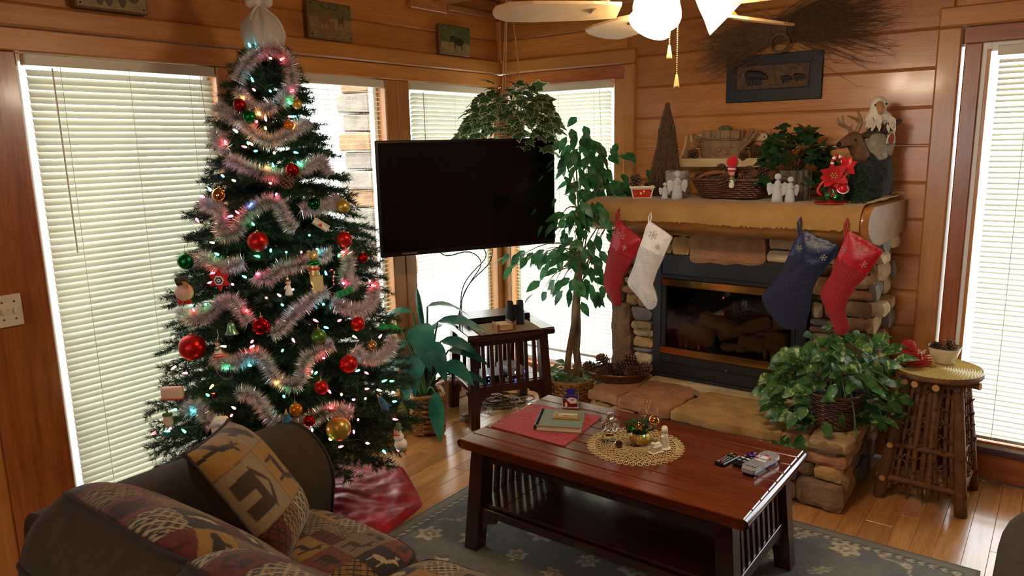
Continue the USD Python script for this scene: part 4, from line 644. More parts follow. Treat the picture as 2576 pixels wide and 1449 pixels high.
# ================================================================ stockings on the mantel
STOCK = {
  'red_l': ([(1.245,1.257),(1.295,1.211),(1.382,1.16),(1.358,1.107),(1.332,1.049),(1.302,1.002),(1.275,0.954),(1.263,0.92),(1.255,0.878),(1.264,0.821),(1.258,0.799),(1.23,0.785),(1.207,0.797),(1.188,0.838),(1.167,0.861),(1.155,0.902),(1.157,0.952),(1.168,1.003),(1.182,1.062),(1.196,1.129),(1.218,1.195)],[(1.196,1.121),(1.332,1.049)],[(1.225,1.178),(1.274,1.172),(1.294,1.113)]),
  'white': ([(1.417,1.254),(1.46,1.231),(1.549,1.178),(1.521,1.122),(1.497,1.061),(1.468,1.003),(1.452,0.954),(1.444,0.929),(1.457,0.898),(1.471,0.855),(1.466,0.818),(1.446,0.796),(1.42,0.793),(1.398,0.811),(1.375,0.841),(1.334,0.878),(1.303,0.907),(1.298,0.932),(1.32,0.983),(1.341,1.033),(1.358,1.099),(1.384,1.164),(1.4,1.22)],[(1.367,1.131),(1.505,1.079)],[(1.452,1.184),(1.479,1.127)]),
  'blue': ([(2.165,1.23),(2.181,1.248),(2.228,1.223),(2.281,1.206),(2.334,1.182),(2.317,1.136),(2.288,1.093),(2.252,1.034),(2.234,0.991),(2.227,0.94),(2.223,0.883),(2.21,0.824),(2.191,0.796),(2.157,0.78),(2.122,0.783),(2.079,0.807),(2.041,0.847),(2.01,0.895),(2.002,0.924),(2.022,0.955),(2.056,0.995),(2.082,1.041),(2.107,1.1),(2.131,1.165),(2.149,1.208)],[(2.112,1.132),(2.275,1.085)],[(2.172,1.164),(2.241,1.174),(2.273,1.131)]),
  'red_r': ([(2.369,1.263),(2.387,1.244),(2.456,1.205),(2.511,1.175),(2.493,1.142),(2.471,1.1),(2.445,1.052),(2.41,1.007),(2.388,0.963),(2.377,0.933),(2.37,0.895),(2.381,0.868),(2.395,0.836),(2.393,0.807),(2.377,0.789),(2.355,0.783),(2.339,0.791),(2.327,0.818),(2.311,0.859),(2.291,0.895),(2.273,0.931),(2.265,0.969),(2.28,1.008),(2.304,1.053),(2.315,1.101),(2.329,1.148),(2.351,1.214)],[(2.326,1.134),(2.448,1.07)],[(2.36,1.171),(2.415,1.17),(2.439,1.115)]),
}

CO = dict(red_l=('velvet_red', 'satin_red', 'red velvet stocking with silver dots hanging at the left end of the mantel'), white=('velvet_white', 'satin_white', 'white satin stocking with fine dots beside the left red stocking'), blue=('velvet_blue', 'satin_blue', 'navy blue velvet stocking with sparkling dots on the mantel'), red_r=('velvet_red', 'satin_red', 'red velvet stocking with satin cuff hanging at the right end of the mantel'))
for k, c in (('red', (150, 8, 18)), ('white', (222, 216, 206)), ('blue', (12, 18, 54))): mk('velvet_' + k, srgb(*c), .8 if k != 'white' else .5, var=.2, vs=25, sheen=.12, bump=.6, bs=60); mk('satin_' + k, srgb(*(min(255, int(v * 1.12) + 6) for v in c)), .42, var=.12, vs=18, bump=.8, bs=30)
mk('sequin', (.9, .9, .92), .15, 1.0); mk('silver_thread', srgb(214, 206, 190), .35, .6)
HANG = dict(red_l=(1.232, 1.252), white=(1.417, 1.24), blue=(2.155, 1.245), red_r=(2.352, 1.25))
for key, (pts, cl, fl_) in STOCK.items():
    body, cuff, lab = CO[key]; P = Polygon(pts).buffer(.012).buffer(-.024).buffer(.012); hx, hz = HANG[key]; YS = -.632; t = Thing('christmas_stocking', lab, 'stocking', (hx, YS, hz), group=None)
    v, f = puff(P, .052, .013, .5, edge=.004, seed=len(key), wr=.006); (ax, az), (bx, bz) = cl; c = v[f].mean(1); up = (bx - ax) * (c[:, 2] - az) - (bz - az) * (c[:, 0] - ax) > 0; V = v + (0, YS, 0)
    t.p('foot_and_leg', (V, f[~up]), LOOKS[body], True); w_ = v.copy(); w_[:, 1] *= 1.10; t.p('cuff', (w_ + (0, YS, 0), f[up]), LOOKS[cuff], True)
    fr_ = v[v[:, 1] < 0]; from scipy.spatial import cKDTree; kd = cKDTree(fr_[:, [0, 2]]); sq = []; x0, z0, x1, z1 = P.bounds; gx, gz = np.meshgrid(np.arange(x0, x1, .0125), np.arange(z0, z1, .011)); gx[1::2] += .006; g2 = np.c_[gx.ravel(), gz.ravel()]; g2 += np.random.default_rng(3).normal(0, .0008, g2.shape); k = shapely.contains(P.buffer(-.006), shapely.points(g2)) & ((bx - ax) * (g2[:, 1] - az) - (bz - az) * (g2[:, 0] - ax) < -.002); g2 = g2[k]; yy = fr_[kd.query(g2)[1], 1]
    for (gx_, gz_), y_ in zip(g2, yy): r = .0017 if key != 'white' else .0014; sq.append((np.array([[gx_ - r, y_, gz_], [gx_, y_, gz_ - r], [gx_ + r, y_, gz_], [gx_, y_, gz_ + r], [gx_, y_ - .0016, gz_]]) + (0, YS - .0006, 0), np.array([(0, 1, 4), (1, 2, 4), (2, 3, 4), (3, 0, 4)])))
    t.p('sequins', join(*sq), LOOKS['sequin'] if key != 'white' else mk('sequin_dark', srgb(120, 110, 110), .3, .8), False, kind='stuff')
    for i, (x_, z_) in enumerate(fl_):
        R = (.026, .017, .016)[0 if i == (1 if len(fl_) == 3 else 0) else 1]; y_ = YS + fr_[kd.query([[x_, z_]])[1][0], 1] * 1.10 - .0022; pc = []
        for a in range(6):
            A_ = a * math.pi / 3 + .2; dx, dz = math.cos(A_), math.sin(A_); pc.append(cyl((x_, y_, z_), (x_ + dx * R, y_, z_ + dz * R), .0008, n=4))
            for s in (.45, .72):
                for sg in (-1, 1): B_ = A_ + sg * .9; q = R * .28; pc.append(cyl((x_ + dx * R * s, y_, z_ + dz * R * s), (x_ + dx * R * s + math.cos(B_) * q, y_, z_ + dz * R * s + math.sin(B_) * q), .0006, n=4))
        t.p('snowflake', join(*pc), LOOKS['silver_thread'] if key != 'white' else mk('grey_thread', srgb(150, 142, 134), .5), False)
    t.p('hanging_loop', tube([(hx, YS, hz - .03), (hx - .008, YS + .008, hz + .03), (hx, -.606, hz + .055), (hx + .008, YS + .008, hz + .03), (hx, YS, hz - .03)], .004, 6), LOOKS[cuff], True)

# ================================================================ on the mantel, left to right
MZT = 1.3555
mk('glaze_red', srgb(190, 40, 28), .3, coat=.5); mk('glaze_cream', srgb(226, 210, 176), .3, coat=.5); mk('gold_leaf', srgb(206, 178, 110), .35, .6)
rb = Thing('ceramic_planter', 'small red and cream ceramic box with pine cones at the left end of the mantel', 'planter', (1.292, -.47, MZT), .5)
def frust(a, b, h, a1, b1, z=0): return hullm([(sx * a, sy * b, z) for sx in (-1, 1) for sy in (-1, 1)] + [(sx * a1, sy * b1, z + h) for sx in (-1, 1) for sy in (-1, 1)])
rb.p('body', frust(.048, .03, .056, .062, .038), LOOKS['glaze_cream'], False, w=False); rb.p('red_panel', hullm([(sx * a, y, z) for sx in (-1, 1) for a, y, z in ((.042, -.0312, .004), (.0515, -.0372, .046), (.042, -.027, .004), (.0515, -.033, .046))]), LOOKS['glaze_red'], False, w=False)
rb.p('rim', join(box(-.066, .066, -.042, -.034, .052, .064, .002), box(-.066, .066, .034, .042, .052, .064, .002), box(-.066, -.058, -.034, .034, .052, .064, .002), box(.058, .066, -.034, .034, .052, .064, .002)), LOOKS['glaze_cream'], False, w=False)
for x in (-.006, .010): rb.p('diamond', hullm([(x + a, -.0362 - .0012 * k, .026 + b) for k in (0, 1) for a, b in ((-.007, 0), (.007, 0), (0, .008), (0, -.008))]) if x < 0 else hullm([(x + a, -.0375 - .001 * k, .036 + b) for k in (0, 1) for a, b in ((-.006, 0), (.006, 0), (0, .007), (0, -.007))]), LOOKS['gold_leaf'], False, w=False)
for x in (-.032, .03): rb.p('scroll', tube([(x + .008 * math.cos(a) * (1 - a / 9), -.0365 - (.024 + .01 * math.sin(a)) * 0, .026 + .01 * math.sin(a) * (1 - a / 9)) for a in np.linspace(0, 6, 14)], .0009, 4), LOOKS['gold_leaf'], False, w=False)
pine_cone('pine cone in the small red ceramic box, left', (1.262, -.488, MZT + .045), .45); pine_cone('pine cone in the small red ceramic box, right', (1.322, -.456, MZT + .045), .5, rx=.5)
mk('petal_white', srgb(232, 226, 212), .7); t = Thing('white_blossom', 'white felt blossom among the cones in the small red box', 'artificial flower', (1.29, -.475, MZT + .06))
for a in np.arange(6) * 1.047: t.p('petal', align(leafm(.026, .016, 3)[:2], (math.cos(a), math.sin(a), .5), (1.29, -.475, MZT + .062)), LOOKS['petal_white'], True)
# twig cone
mk('twig', srgb(104, 78, 54), .9, var=.4, vs=40, rand=.2); tc_ = Thing('twig_tree', 'tall cone-shaped bundle of brown twigs standing at the back of the mantel', 'twig bundle', (1.312, -.22, MZT)); rg = np.random.default_rng(6); B = []
for k in range(520):
    a = rg.uniform(0, 6.283); h0 = rg.uniform(0, .36); r0 = .098 * (1 - h0 / .49) + rg.normal(0, .004); l = rg.uniform(.1, .3); h1 = min(h0 + l, .49); r1 = .098 * (1 - h1 / .515) + .004; a1 = a + rg.normal(0, .18); p, q = np.array([r0 * math.cos(a), r0 * math.sin(a), h0]), np.array([r1 * math.cos(a1), r1 * math.sin(a1), h1]); m_ = (p + q) / 2 + rg.normal(0, .006, 3); B.append(tube([p, m_, q], rg.uniform(.0012, .0024), 4))
tc_.p('twigs', join(*B), LOOKS['twig'], False, w=False, kind='stuff'); tc_.p('core', lathe([(.085, 0), (.07, .12), (.036, .33), (.012, .47), (0, .48)], 12), LOOKS['cone_core'], True, w=False); tc_.p('top_loop', tube([(.012 * math.cos(a), .004, .485 + .012 * math.sin(a)) for a in np.linspace(-1.6, 4.6, 14)], .004, 5), LOOKS['twig'], False, w=False)
# birch log candle holder
mk('birch', srgb(206, 202, 190), .8, col2=srgb(66, 62, 54), vs=34, stretch=(1, 1, 2.2), bump=.8, bs=60); bl = Thing('birch_candle_holder', 'short white birch log behind the left frosted angels', 'candle holder', (1.43, -.33, MZT)); v = lathe([(0, 0), (.060, 0), (.063, .01), (.062, .08), (.064, .135), (.058, .14), (.03, .14), (.028, .125), (0, .125)], 28); bl.p('bark', (v[0] + .003 * (meshkit.noise(v[0] * 40)[:, None] - .5), v[1]), LOOKS['birch'], 40, w=False); bl.p('candle', cyl((0, 0, .125), (0, 0, .138), .024, n=16), LOOKS['glaze_cream'], 30, w=False)
# frosted angels
mk('frosted', srgb(236, 240, 238), .5, trans=.25, ior=1.4, bump=.4, bs=80, translucent=.35)
def angel(label, loc, h, rz=.5):
    t = Thing('frosted_angel', label, 'figurine', loc, rz, group=None); s = h / .13; t.p('robe', tf(lathe([(0, 0), (.026, 0), (.024, .02), (.019, .055), (.015, .085), (.009, .098), (0, .1)], 16), s=s), LOOKS['frosted'], True, w=False); t.p('head', ball(.015 * s, (0, 0, .115 * s), 2), LOOKS['frosted'], True, w=False)
    for sg in (-1, 1): t.p('wing', tf(puff(Polygon([(0, .06), (sg * .03, .09), (sg * .045, .085), (sg * .046, .06), (sg * .036, .03), (sg * .012, .045)]), .008, .006, edge=.001), (0, .008, 0), s=s), LOOKS['frosted'], True, w=False)
    t.p('arms', tf(blob([[((-.016, -.004, .078), .006), ((0, -.022, .07), .005), ((.016, -.004, .078), .006)]]), s=s), LOOKS['frosted'], True, w=False); return t
angel('small frosted glass angel in front of the birch log', (1.438, -.50, MZT), .085); angel('taller frosted glass angel in front of the birch log', (1.502, -.49, MZT), .145); angel('frosted glass angel in front of the bark pot, left of the pair', (2.012, -.50, MZT), .135); angel('frosted glass angel in front of the bark pot, right of the pair', (2.066, -.485, MZT), .12)
# wicker basket of cones
mk('dark_wicker', srgb(92, 54, 38), .35, var=.3, vs=40, coat=.4); bk_ = Thing('wicker_basket', 'dark brown oblong wicker basket full of pine cones on the mantel', 'basket', (1.735, -.34, MZT)); wicker(bk_, (1.735, -.34, MZT), (.145, .075), (.205, .10), .098, 9, 34, LOOKS['dark_wicker'], 3.2, .0058, .009); bk_.p('handle', tube([(1.735 + .2 + .03 * math.sin(a), -.34 + .04 * math.cos(a), MZT + .1 + .012 * math.sin(a)) for a in np.linspace(0, math.pi, 9)], .006, 6), LOOKS['dark_wicker'], True)
rg = np.random.default_rng(8)
for k, (x, y, z) in enumerate([(1.575, -.33, .085), (1.63, -.40, .085), (1.645, -.32, .125), (1.70, -.35, .13), (1.73, -.30, .12), (1.72, -.415, .08), (1.80, -.33, .12), (1.83, -.40, .10), (1.87, -.33, .115), (1.905, -.385, .09), (1.86, -.30, .09), (1.66, -.29, .09), (1.78, -.40, .075)]): pine_cone('brown pine cone heaped in the wicker basket on the mantel', (x, y - .01, MZT + z - .015), rg.uniform(.85, 1.05), rg.uniform(0, 6), rg.uniform(.4, 1.3), rg.uniform(-.4, .4), 'pine cones in the mantel basket')
mk('cinnamon', srgb(136, 78, 44), .7); cs = Thing('cinnamon_stick', 'cinnamon stick lying on the cones in the mantel basket', 'cinnamon stick', (1.66, -.42, MZT + .12)); cs.p('bark', tube(spline([(1.585, -.43, MZT + .105), (1.64, -.43, MZT + .13), (1.70, -.42, MZT + .14)], 8), .008, 8), LOOKS['cinnamon'], True); cs.p('bark', tube([(1.65, -.435, MZT + .128), (1.73, -.43, MZT + .138)], .007, 8), LOOKS['cinnamon'], True)
mk('felt_red', srgb(206, 22, 28), .9, sheen=.3); mk('felt_white', srgb(236, 228, 214), .9); mk('skin', srgb(226, 184, 150), .6); mk('felt_green', srgb(84, 108, 60), .9)
ef = Thing('elf_doll', 'little doll with a big red hat peeking out of the mantel basket', 'doll', (1.772, -.452, MZT + .07)); E_ = lambda n, m, k: ef.p(n, m, LOOKS[k], True, w=False)
E_('body', blob([[((0, 0, 0), .014), ((0, 0, .045), .011)]], .006, 3), 'felt_white'); E_('sleeve', blob([[((-.008, -.006, .04), .007), ((-.02, -.012, .025), .006)], [((.008, -.006, .04), .007), ((.02, -.012, .025), .006)]]), 'felt_green'); E_('scarf', tube([(.011 * math.cos(a), .011 * math.sin(a) - .002, .048) for a in np.arange(12) * .524], .004, 5, True), 'felt_red'); E_('head', ball(.016, (0, -.002, .064), 2), 'skin')
E_('hat_brim', tube([(.0165 * math.cos(a), .0165 * math.sin(a) - .002, .073) for a in np.arange(14) * .449], .0045, 6, True), 'felt_red'); E_('hat_band', tube([(.016 * math.cos(a), .016 * math.sin(a) - .002, .083) for a in np.arange(14) * .449], .005, 6, True), 'felt_white'); E_('hat', blob([[((0, 0, .092), .016), ((0, 0, .115), .029), ((0, .004, .124), .024)]], .006, 4), 'felt_red'); E_('eye', join(ball(.0018, (-.006, -.0175, .066), 1), ball(.0018, (.006, -.0175, .066), 1)), 'tv_black'); E_('nose', ball(.0022, (0, -.0185, .061), 1), 'felt_red')
# bark pot of ivy
mk('bark', srgb(128, 118, 100), .95, col2=srgb(58, 48, 38), vs=26, stretch=(1.6, 1.6, .35), bump=2.5, bs=60); lp = Thing('potted_ivy', 'dark green ivy growing from a bark-covered log pot on the mantel', 'potted plant', (2.03, -.30, MZT)); n_ = 40; ag = np.arange(n_) / n_ * 6.283; rgk = np.random.default_rng(2); rr = .074 + .006 * np.sign(np.sin(ag * 13 + rgk.normal(0, .4, n_))) * rgk.uniform(.3, 1, n_)
pv = np.vstack([np.c_[rr * s * np.cos(ag), rr * s * np.sin(ag), np.full(n_, z)] for s, z in ((.98, 0), (1, .03), (1.02, .08), (1, .142), (.86, .144), (.84, .13))] + [[[0, 0, .13]]]); i = np.arange(n_); j = (i + 1) % n_
lp.p('bark_pot', (pv, np.vstack([quads(np.c_[r * n_ + i, r * n_ + j, (r + 1) * n_ + j, (r + 1) * n_ + i]) for r in range(5)] + [np.c_[5 * n_ + i, 5 * n_ + j, np.full(n_, 6 * n_)]])), LOOKS['bark'], False, w=False); leaf_look('ivy_dark', srgb(48, 84, 46), srgb(26, 54, 30), None, .4, .12)
rg = np.random.default_rng(31); base = np.array([2.03, -.30, MZT + .14])
for k in range(12): e = base + np.array([rg.uniform(-.17, .2), rg.uniform(-.12, .08), rg.uniform(-.02, .2)]); lp.p('vine', tube(spline([base + rg.normal(0, .02, 3) * (1, 1, 0), (base + e) / 2 + (0, 0, .05), e], 7), .0022, 4), LOOKS['stem_brown'], False)
for k in range(150):
    a = rg.uniform(0, 6.283); r = rg.uniform(.02, 1) ** .6; p = base + np.array([(.20 if math.cos(a) > 0 else .17) * math.cos(a) * r, .12 * math.sin(a) * r - .02, .02 + .20 * (1 - r * r) * rg.uniform(.3, 1.0) + rg.uniform(-.05, .03) - .09 * (r > .8)]); p[1] = min(p[1], -.06); d = np.array([math.cos(a) + rg.normal(0, .3), math.sin(a) - .6, rg.uniform(-.6, .3)]); put_leaf(lp, ivym(rg.uniform(.055, .085)), p, d, (rg.normal(0, .4) + .2, -.7, .7), LOOKS['ivy_dark'])
# poinsettia decoration
mk('poin_red', srgb(196, 16, 26), .6, sheen=.3, translucent=.1); mk('candy_red', srgb(200, 18, 30), .2, coat=.6); mk('candy_white', srgb(240, 236, 230), .2, coat=.6); mk('foil_green', srgb(16, 140, 60), .2, .8); mk('ribbon_red', srgb(220, 40, 40), .35)
po = Thing('poinsettia_decoration', 'red poinsettia ornament with candy cane and green tinsel base on the mantel', 'decoration', (2.247, -.47, MZT), math.radians(20)); Q = lambda n, m, k, s=True: po.p(n, m, LOOKS[k], s, w=False)
Q('base_plate', lathe([(0, 0), (.072, 0), (.074, .003), (.07, .006), (0, .006)], 28), 'candy_red'); Q('post', blob([[((.0, 0, .006), .02), ((.01, 0, .1), .022)]], .01, 2), 'velvet_red'); rg = np.random.default_rng(14)
for k in range(8): a = k * .785 + .2; Q('petal', align(leafm(.075 if k % 2 else .062, .05, 5, .2, .1)[:2], (math.cos(a), -.35 - .2 * (k % 2), math.sin(a) * .75), (.0, -.032 - .004 * (k % 2), .125), (0, -1, .3)), 'poin_red')
for k in range(5): Q('petal', align(leafm(.04, .03, 4, .2, .1)[:2], (math.cos(k * 1.257), -.6, math.sin(k * 1.257) * .8), (0, -.042, .125), (0, -1, .3)), 'poin_red')
Q('flower_centre', join(*[ball(.0045, (.012 * math.cos(k * 1.05) * (k > 0), -.052, .127 + .010 * math.sin(k * 1.05) * (k > 0)), 1) for k in range(7)]), 'gold_leaf', True)
P = np.array([(-.005, -.005, .10), (-.005, -.005, .17), (-.003, -.005, .195), (.012, -.005, .21), (.03, -.005, .205), (.038, -.005, .185), (.038, -.005, .17)]); P = spline(P, 29)
for k in range(14): Q('cane_stripe', tube(P[2 * k:2 * k + 3], .0085, 8), 'candy_red' if k % 2 else 'candy_white')
Q('bow', join(*[align(leafm(.055, .035, 4, .4, .3)[:2], d, (.05, -.02, .165), (0, -1, .4)) for d in ((.9, -.3, .5), (.4, -.3, .9), (.8, -.3, -.6), (-.2, -.4, .6))]), 'ribbon_red'); Q('bauble', ball(.024, (.042, -.035, .068), 2), 'candy_red'); Q('bauble_stripe', tube([(.042 + .0245 * math.cos(a) * .95, -.035 - abs(.0245 * .4) * 0 + .0245 * math.sin(a) * .55, .068 + .0245 * math.sin(a) * .84) for a in np.arange(18) * .349], .004, 5, True), 'candy_white'); Q('ribbon', tube(spline([(-.03, -.03, .11), (-.055, -.03, .08), (-.06, -.03, .05), (-.045, -.03, .04)], 10), .006, 5), 'ribbon_red')
B = [];
for k in range(260): a, u = rg.uniform(0, 6.283), rg.uniform(0, 6.283); c = np.array([.048 * math.cos(a), .03 * math.sin(a) - .012, .018]); d = np.array([math.cos(a) * math.cos(u), math.sin(a) * math.cos(u), math.sin(u)]) * .014; w_ = np.cross(d, (0, 0, 1)) * .12 + (0, 0, .0005); B.append((np.array([c - w_, c + w_, c + d]), np.array([[0, 1, 2]])))
Q('tinsel_base', join(*B), 'foil_green', False)
for k in range(3): Q('holly_leaf', align(leafm(.036, .02, 4, .3)[:2], (math.cos(k * 1.2 + .4), -.4, math.sin(k * 1.2 + .4)), (0, -.04, .03), (0, -1, .2)), 'foil_green')
Q('berry', join(ball(.005, (-.004, -.05, .036), 1), ball(.005, (.006, -.05, .038), 1), ball(.005, (.0, -.05, .044), 1)), 'candy_red')
# pine sprig beside it
mk('pine_green', srgb(34, 66, 36), .6, rand=.2)
def sprig(base, d, L, n, nl, seed, r=.0018, w=.0011):
    """stem set with needles (one triangle each)"""
    rg = np.random.default_rng(seed); d = np.asarray(d, float) / np.linalg.norm(d); a = np.cross(d, (0, 0, 1)) + 1e-6; a /= np.linalg.norm(a); b = np.cross(d, a); s = rg.uniform(.05, 1, n); th = rg.uniform(0, 6.283, n); o = np.cos(th)[:, None] * a + np.sin(th)[:, None] * b; dir_ = d * rg.uniform(.5, .9, n)[:, None] + o * rg.uniform(.5, .9, n)[:, None]; dir_ /= np.linalg.norm(dir_, axis=1, keepdims=True); p = np.asarray(base) + d * (s * L)[:, None]; sd = np.cross(dir_, rg.normal(size=(n, 3))); sd /= np.linalg.norm(sd, axis=1, keepdims=True); V = np.stack([p - sd * w, p + sd * w, p + dir_ * nl * rg.uniform(.7, 1.1, n)[:, None]], 1).reshape(-1, 3); return V, np.arange(3 * n).reshape(-1, 3)
pg = Thing('pine_sprig', 'green artificial pine sprig behind the poinsettia on the mantel', 'pine sprig', (2.32, -.38, MZT)); bs_ = np.array([2.30, -.40, MZT + .05])
for k in range(11): a = .2 + k * .24; d = np.array([math.sin(a) * .9, -.35 + .1 * (k % 3), math.cos(a)]); pg.p('branchlet', join(sprig(bs_, d, .15 * (1 if k < 7 else .75), 190, .028, 60 + k), cyl(bs_, bs_ + d / np.linalg.norm(d) * .14, .0016, n=5)), LOOKS['pine_green'], False)
# eagle, deer and wolf sculpture, turned to the room's middle
mk('eagle_white', srgb(232, 224, 200), .55, var=.12, vs=50, bump=.8, bs=120); mk('eagle_beak', srgb(176, 130, 70), .4); mk('deer_brown', srgb(112, 76, 48), .6, var=.3, vs=40, bump=.5, bs=150); mk('antler', srgb(150, 118, 82), .5, var=.3, vs=30); mk('wolf_grey', srgb(166, 160, 136), .6, col2=srgb(110, 104, 88), vs=26, bump=1, bs=110); mk('wolf_dark', srgb(70, 54, 40), .7, var=.4, vs=30, bump=1.2, bs=90); mk('rock_dark', srgb(40, 42, 42), .8, var=.4, vs=14, bump=1.5, bs=40); mk('mouth_red', srgb(150, 74, 60), .4)
ea = Thing('wildlife_sculpture', 'sculpture of an eagle head above a deer and a howling wolf on a dark rock', 'sculpture', (2.36, -.215, MZT), math.radians(36.9)); q = lambda cx, cy, dy=0.0: np.array([(cx / 2.825 - 150) / 535, dy, (267 - cy / 2.825) / 535]); D = lambda n, m, k, s=True: ea.p(n, m, LOOKS[k], s, w=False)
rk = blob([[(q(430, 720, 0), .075), (q(450, 620, .0), .07), (q(470, 520, 0), .06)], [(q(330, 700, -.01), .06), (q(380, 560, 0), .06), (q(400, 480, .0), .05)], [(q(520, 690), .04), (q(500, 500), .04)]], .02, 1); rk = (rk[0] + .02 * (meshkit.noise(rk[0] * 45, 4)[:, None] - .5), rk[1]); rk[0][:, 2] = np.maximum(rk[0][:, 2], 0); D('rock', rk, 'rock_dark', False)
D('wolf_body', blob([[(q(450, 440, -.01), .042), (q(440, 340, 0), .046), (q(430, 290, .01), .04)], [(q(520, 420, -.01), .02), (q(530, 330, -.02), .02), (q(520, 290, -.02), .018)], [(q(390, 420, 0), .022), (q(370, 350, 0), .022)]], .012, 4), 'wolf_grey'); D('wolf_brow', blob([[(q(400, 270, -.01), .022), (q(470, 260, -.02), .026), (q(530, 235, -.02), .016), (q(585, 205, -.01), .011)], [(q(380, 300, 0), .02), (q(340, 310, .02), .013)]], .01, 3), 'wolf_dark'); D('wolf_mouth', align(extr(ell0(.0, .0, .0125, .026), .012), (1, 0, 0), q(497, 322, -.050), (0, -1, .1)), 'mouth_red', False)
D('wolf_lips', tube([q(470, 358, -.056), q(478, 310, -.058), q(497, 282, -.056), q(515, 285, -.054), q(522, 330, -.052), q(528, 355, -.05)], .004, 6), 'eagle_white'); D('wolf_teeth', join(*[cyl(q(472 + 9 * k, 356, -.058), q(472 + 9 * k, 342, -.058), .0028, .0004, 5) for k in range(6)]), 'eagle_white'); D('wolf_nose', ball(.008, q(512, 250, -.048), 1), 'tv_black')
D('deer_head', blob([[(q(330, 440, -.01), .04), (q(300, 380, -.01), .038), (q(265, 325, -.02), .036), (q(210, 340, -.03), .026), (q(165, 362, -.035), .018)], [(q(330, 305, .0), .012), (q(365, 285, .01), .006)]], .01, 4), 'deer_brown'); D('deer_nose', ball(.012, q(150, 358, -.042), 1), 'tv_black'); D('deer_eye', ball(.0062, q(253, 330, -.056), 1), 'tv_black'); D('deer_mouth', tube([q(150, 376, -.05), q(185, 380, -.056), q(215, 372, -.058)], .0014, 4), 'tv_black')
an = lambda *P: blob([[(q(x, y, d), r) for x, y, d, r in P]]); D('antler', join(an((250, 280, -.01, .011), (240, 255, -.01, .009), (190, 230, -.02, .008), (145, 215, -.03, .007), (135, 180, -.03, .004)), an((185, 228, -.02, .007), (180, 165, -.01, .004)), an((245, 258, -.01, .006), (252, 225, -.01, .003))), 'antler'); D('antler', join(an((295, 275, .0, .011), (322, 215, 0, .009), (310, 165, .0, .007), (290, 128, 0, .003)), an((320, 205, 0, .008), (270, 180, 0, .006), (225, 163, 0, .003))), 'antler')
D('eagle_head', blob([[(q(432, 88, -.01), .036), (q(425, 125, -.01), .034), (q(430, 180, 0), .046)], [(q(430, 170, 0), .044), (q(400, 195, 0), .034)], [(q(450, 180, .0), .04), (q(490, 185, 0), .03)]], .01, 4), 'eagle_white'); D('beak', blob([[(q(412, 95, -.045), .018), (q(414, 125, -.058), .017), (q(408, 150, -.056), .007)]], .006, 3), 'eagle_beak'); D('eagle_eye', ball(.006, q(460, 88, -.04), 1), 'tv_black'); D('eagle_eye', ball(.005, q(385, 95, -.04), 1), 'tv_black'); D('brow', blob([[(q(445, 76, -.042), .006), (q(480, 78, -.03), .005)]]), 'eagle_white'); rg = np.random.default_rng(77)
for k in range(26): x = rg.uniform(345, 525); y = rg.uniform(165, 225); D('feather', align(leafm(.046, .018, 3, .3, .1)[:2], ((x - 435) / 190, -.35, -1), q(x, y, -.035 - .02 * (1 - ((x - 435) / 110) ** 2)), (0, -1, .1)), 'eagle_white')
# knotty wall shelf with clay pot and cones
wood('pale_pine', srgb(226, 198, 146), srgb(200, 168, 112), axis=0, rough=.5, knots=False, coat=.1, rand=.04); sh = Thing('wall_shelf', 'pale wooden wall shelf with shaped ends hung above the mantel', 'wall shelf', (1.58, -.02, 1.515)); K = lambda n, m: sh.p(n, m, LOOKS['pale_pine'], False)
K('bottom', box(1.35, 1.81, -.125, -.004, 1.515, 1.527, .002)); K('front_rail', box(1.338, 1.822, -.142, -.1255, 1.505, 1.552, .003)); K('back_rail', box(1.36, 1.80, -.016, -.003, 1.64, 1.68, .002)); K('back_rail', box(1.36, 1.80, -.016, -.003, 1.5275, 1.56, .002))
for x in (1.345, 1.803): e = extr(Polygon([(-.125, 1.528), (-.125, 1.56), (-.10, 1.575), (-.065, 1.62), (-.045, 1.675), (-.017, 1.69), (-.0165, 1.528)]), .012); K('end_bracket', (np.c_[e[0][:, 2] + x, e[0][:, 0], e[0][:, 1]], e[1]))
sh.p('screw_hole', join(cyl((1.78, -.0165, 1.66), (1.78, -.0175, 1.66), .004, n=8), cyl((1.38, -.0165, 1.66), (1.38, -.0175, 1.66), .004, n=8)), LOOKS['tv_black'], False)
mk('clay', srgb(164, 128, 88), .85, col2=srgb(122, 92, 62), vs=22, bump=1.5, bs=60); pt = Thing('clay_pot', 'tan clay pot shaped like a tree stump with twig arms on the wall shelf', 'pot', (1.575, -.072, 1.528)); lv = lathe([(0, 0), (.105, 0), (.118, .02), (.128, .06), (.135, .11), (.118, .122), (.112, .14), (.122, .158), (.116, .172), (.095, .172), (.09, .15), (0, .14)], 30); lv = (lv[0] * (1, .40, 1) + .006 * (meshkit.noise(lv[0] * 30, 5)[:, None] - .5), lv[1]); pt.p('body', lv, LOOKS['clay'], True, w=False)
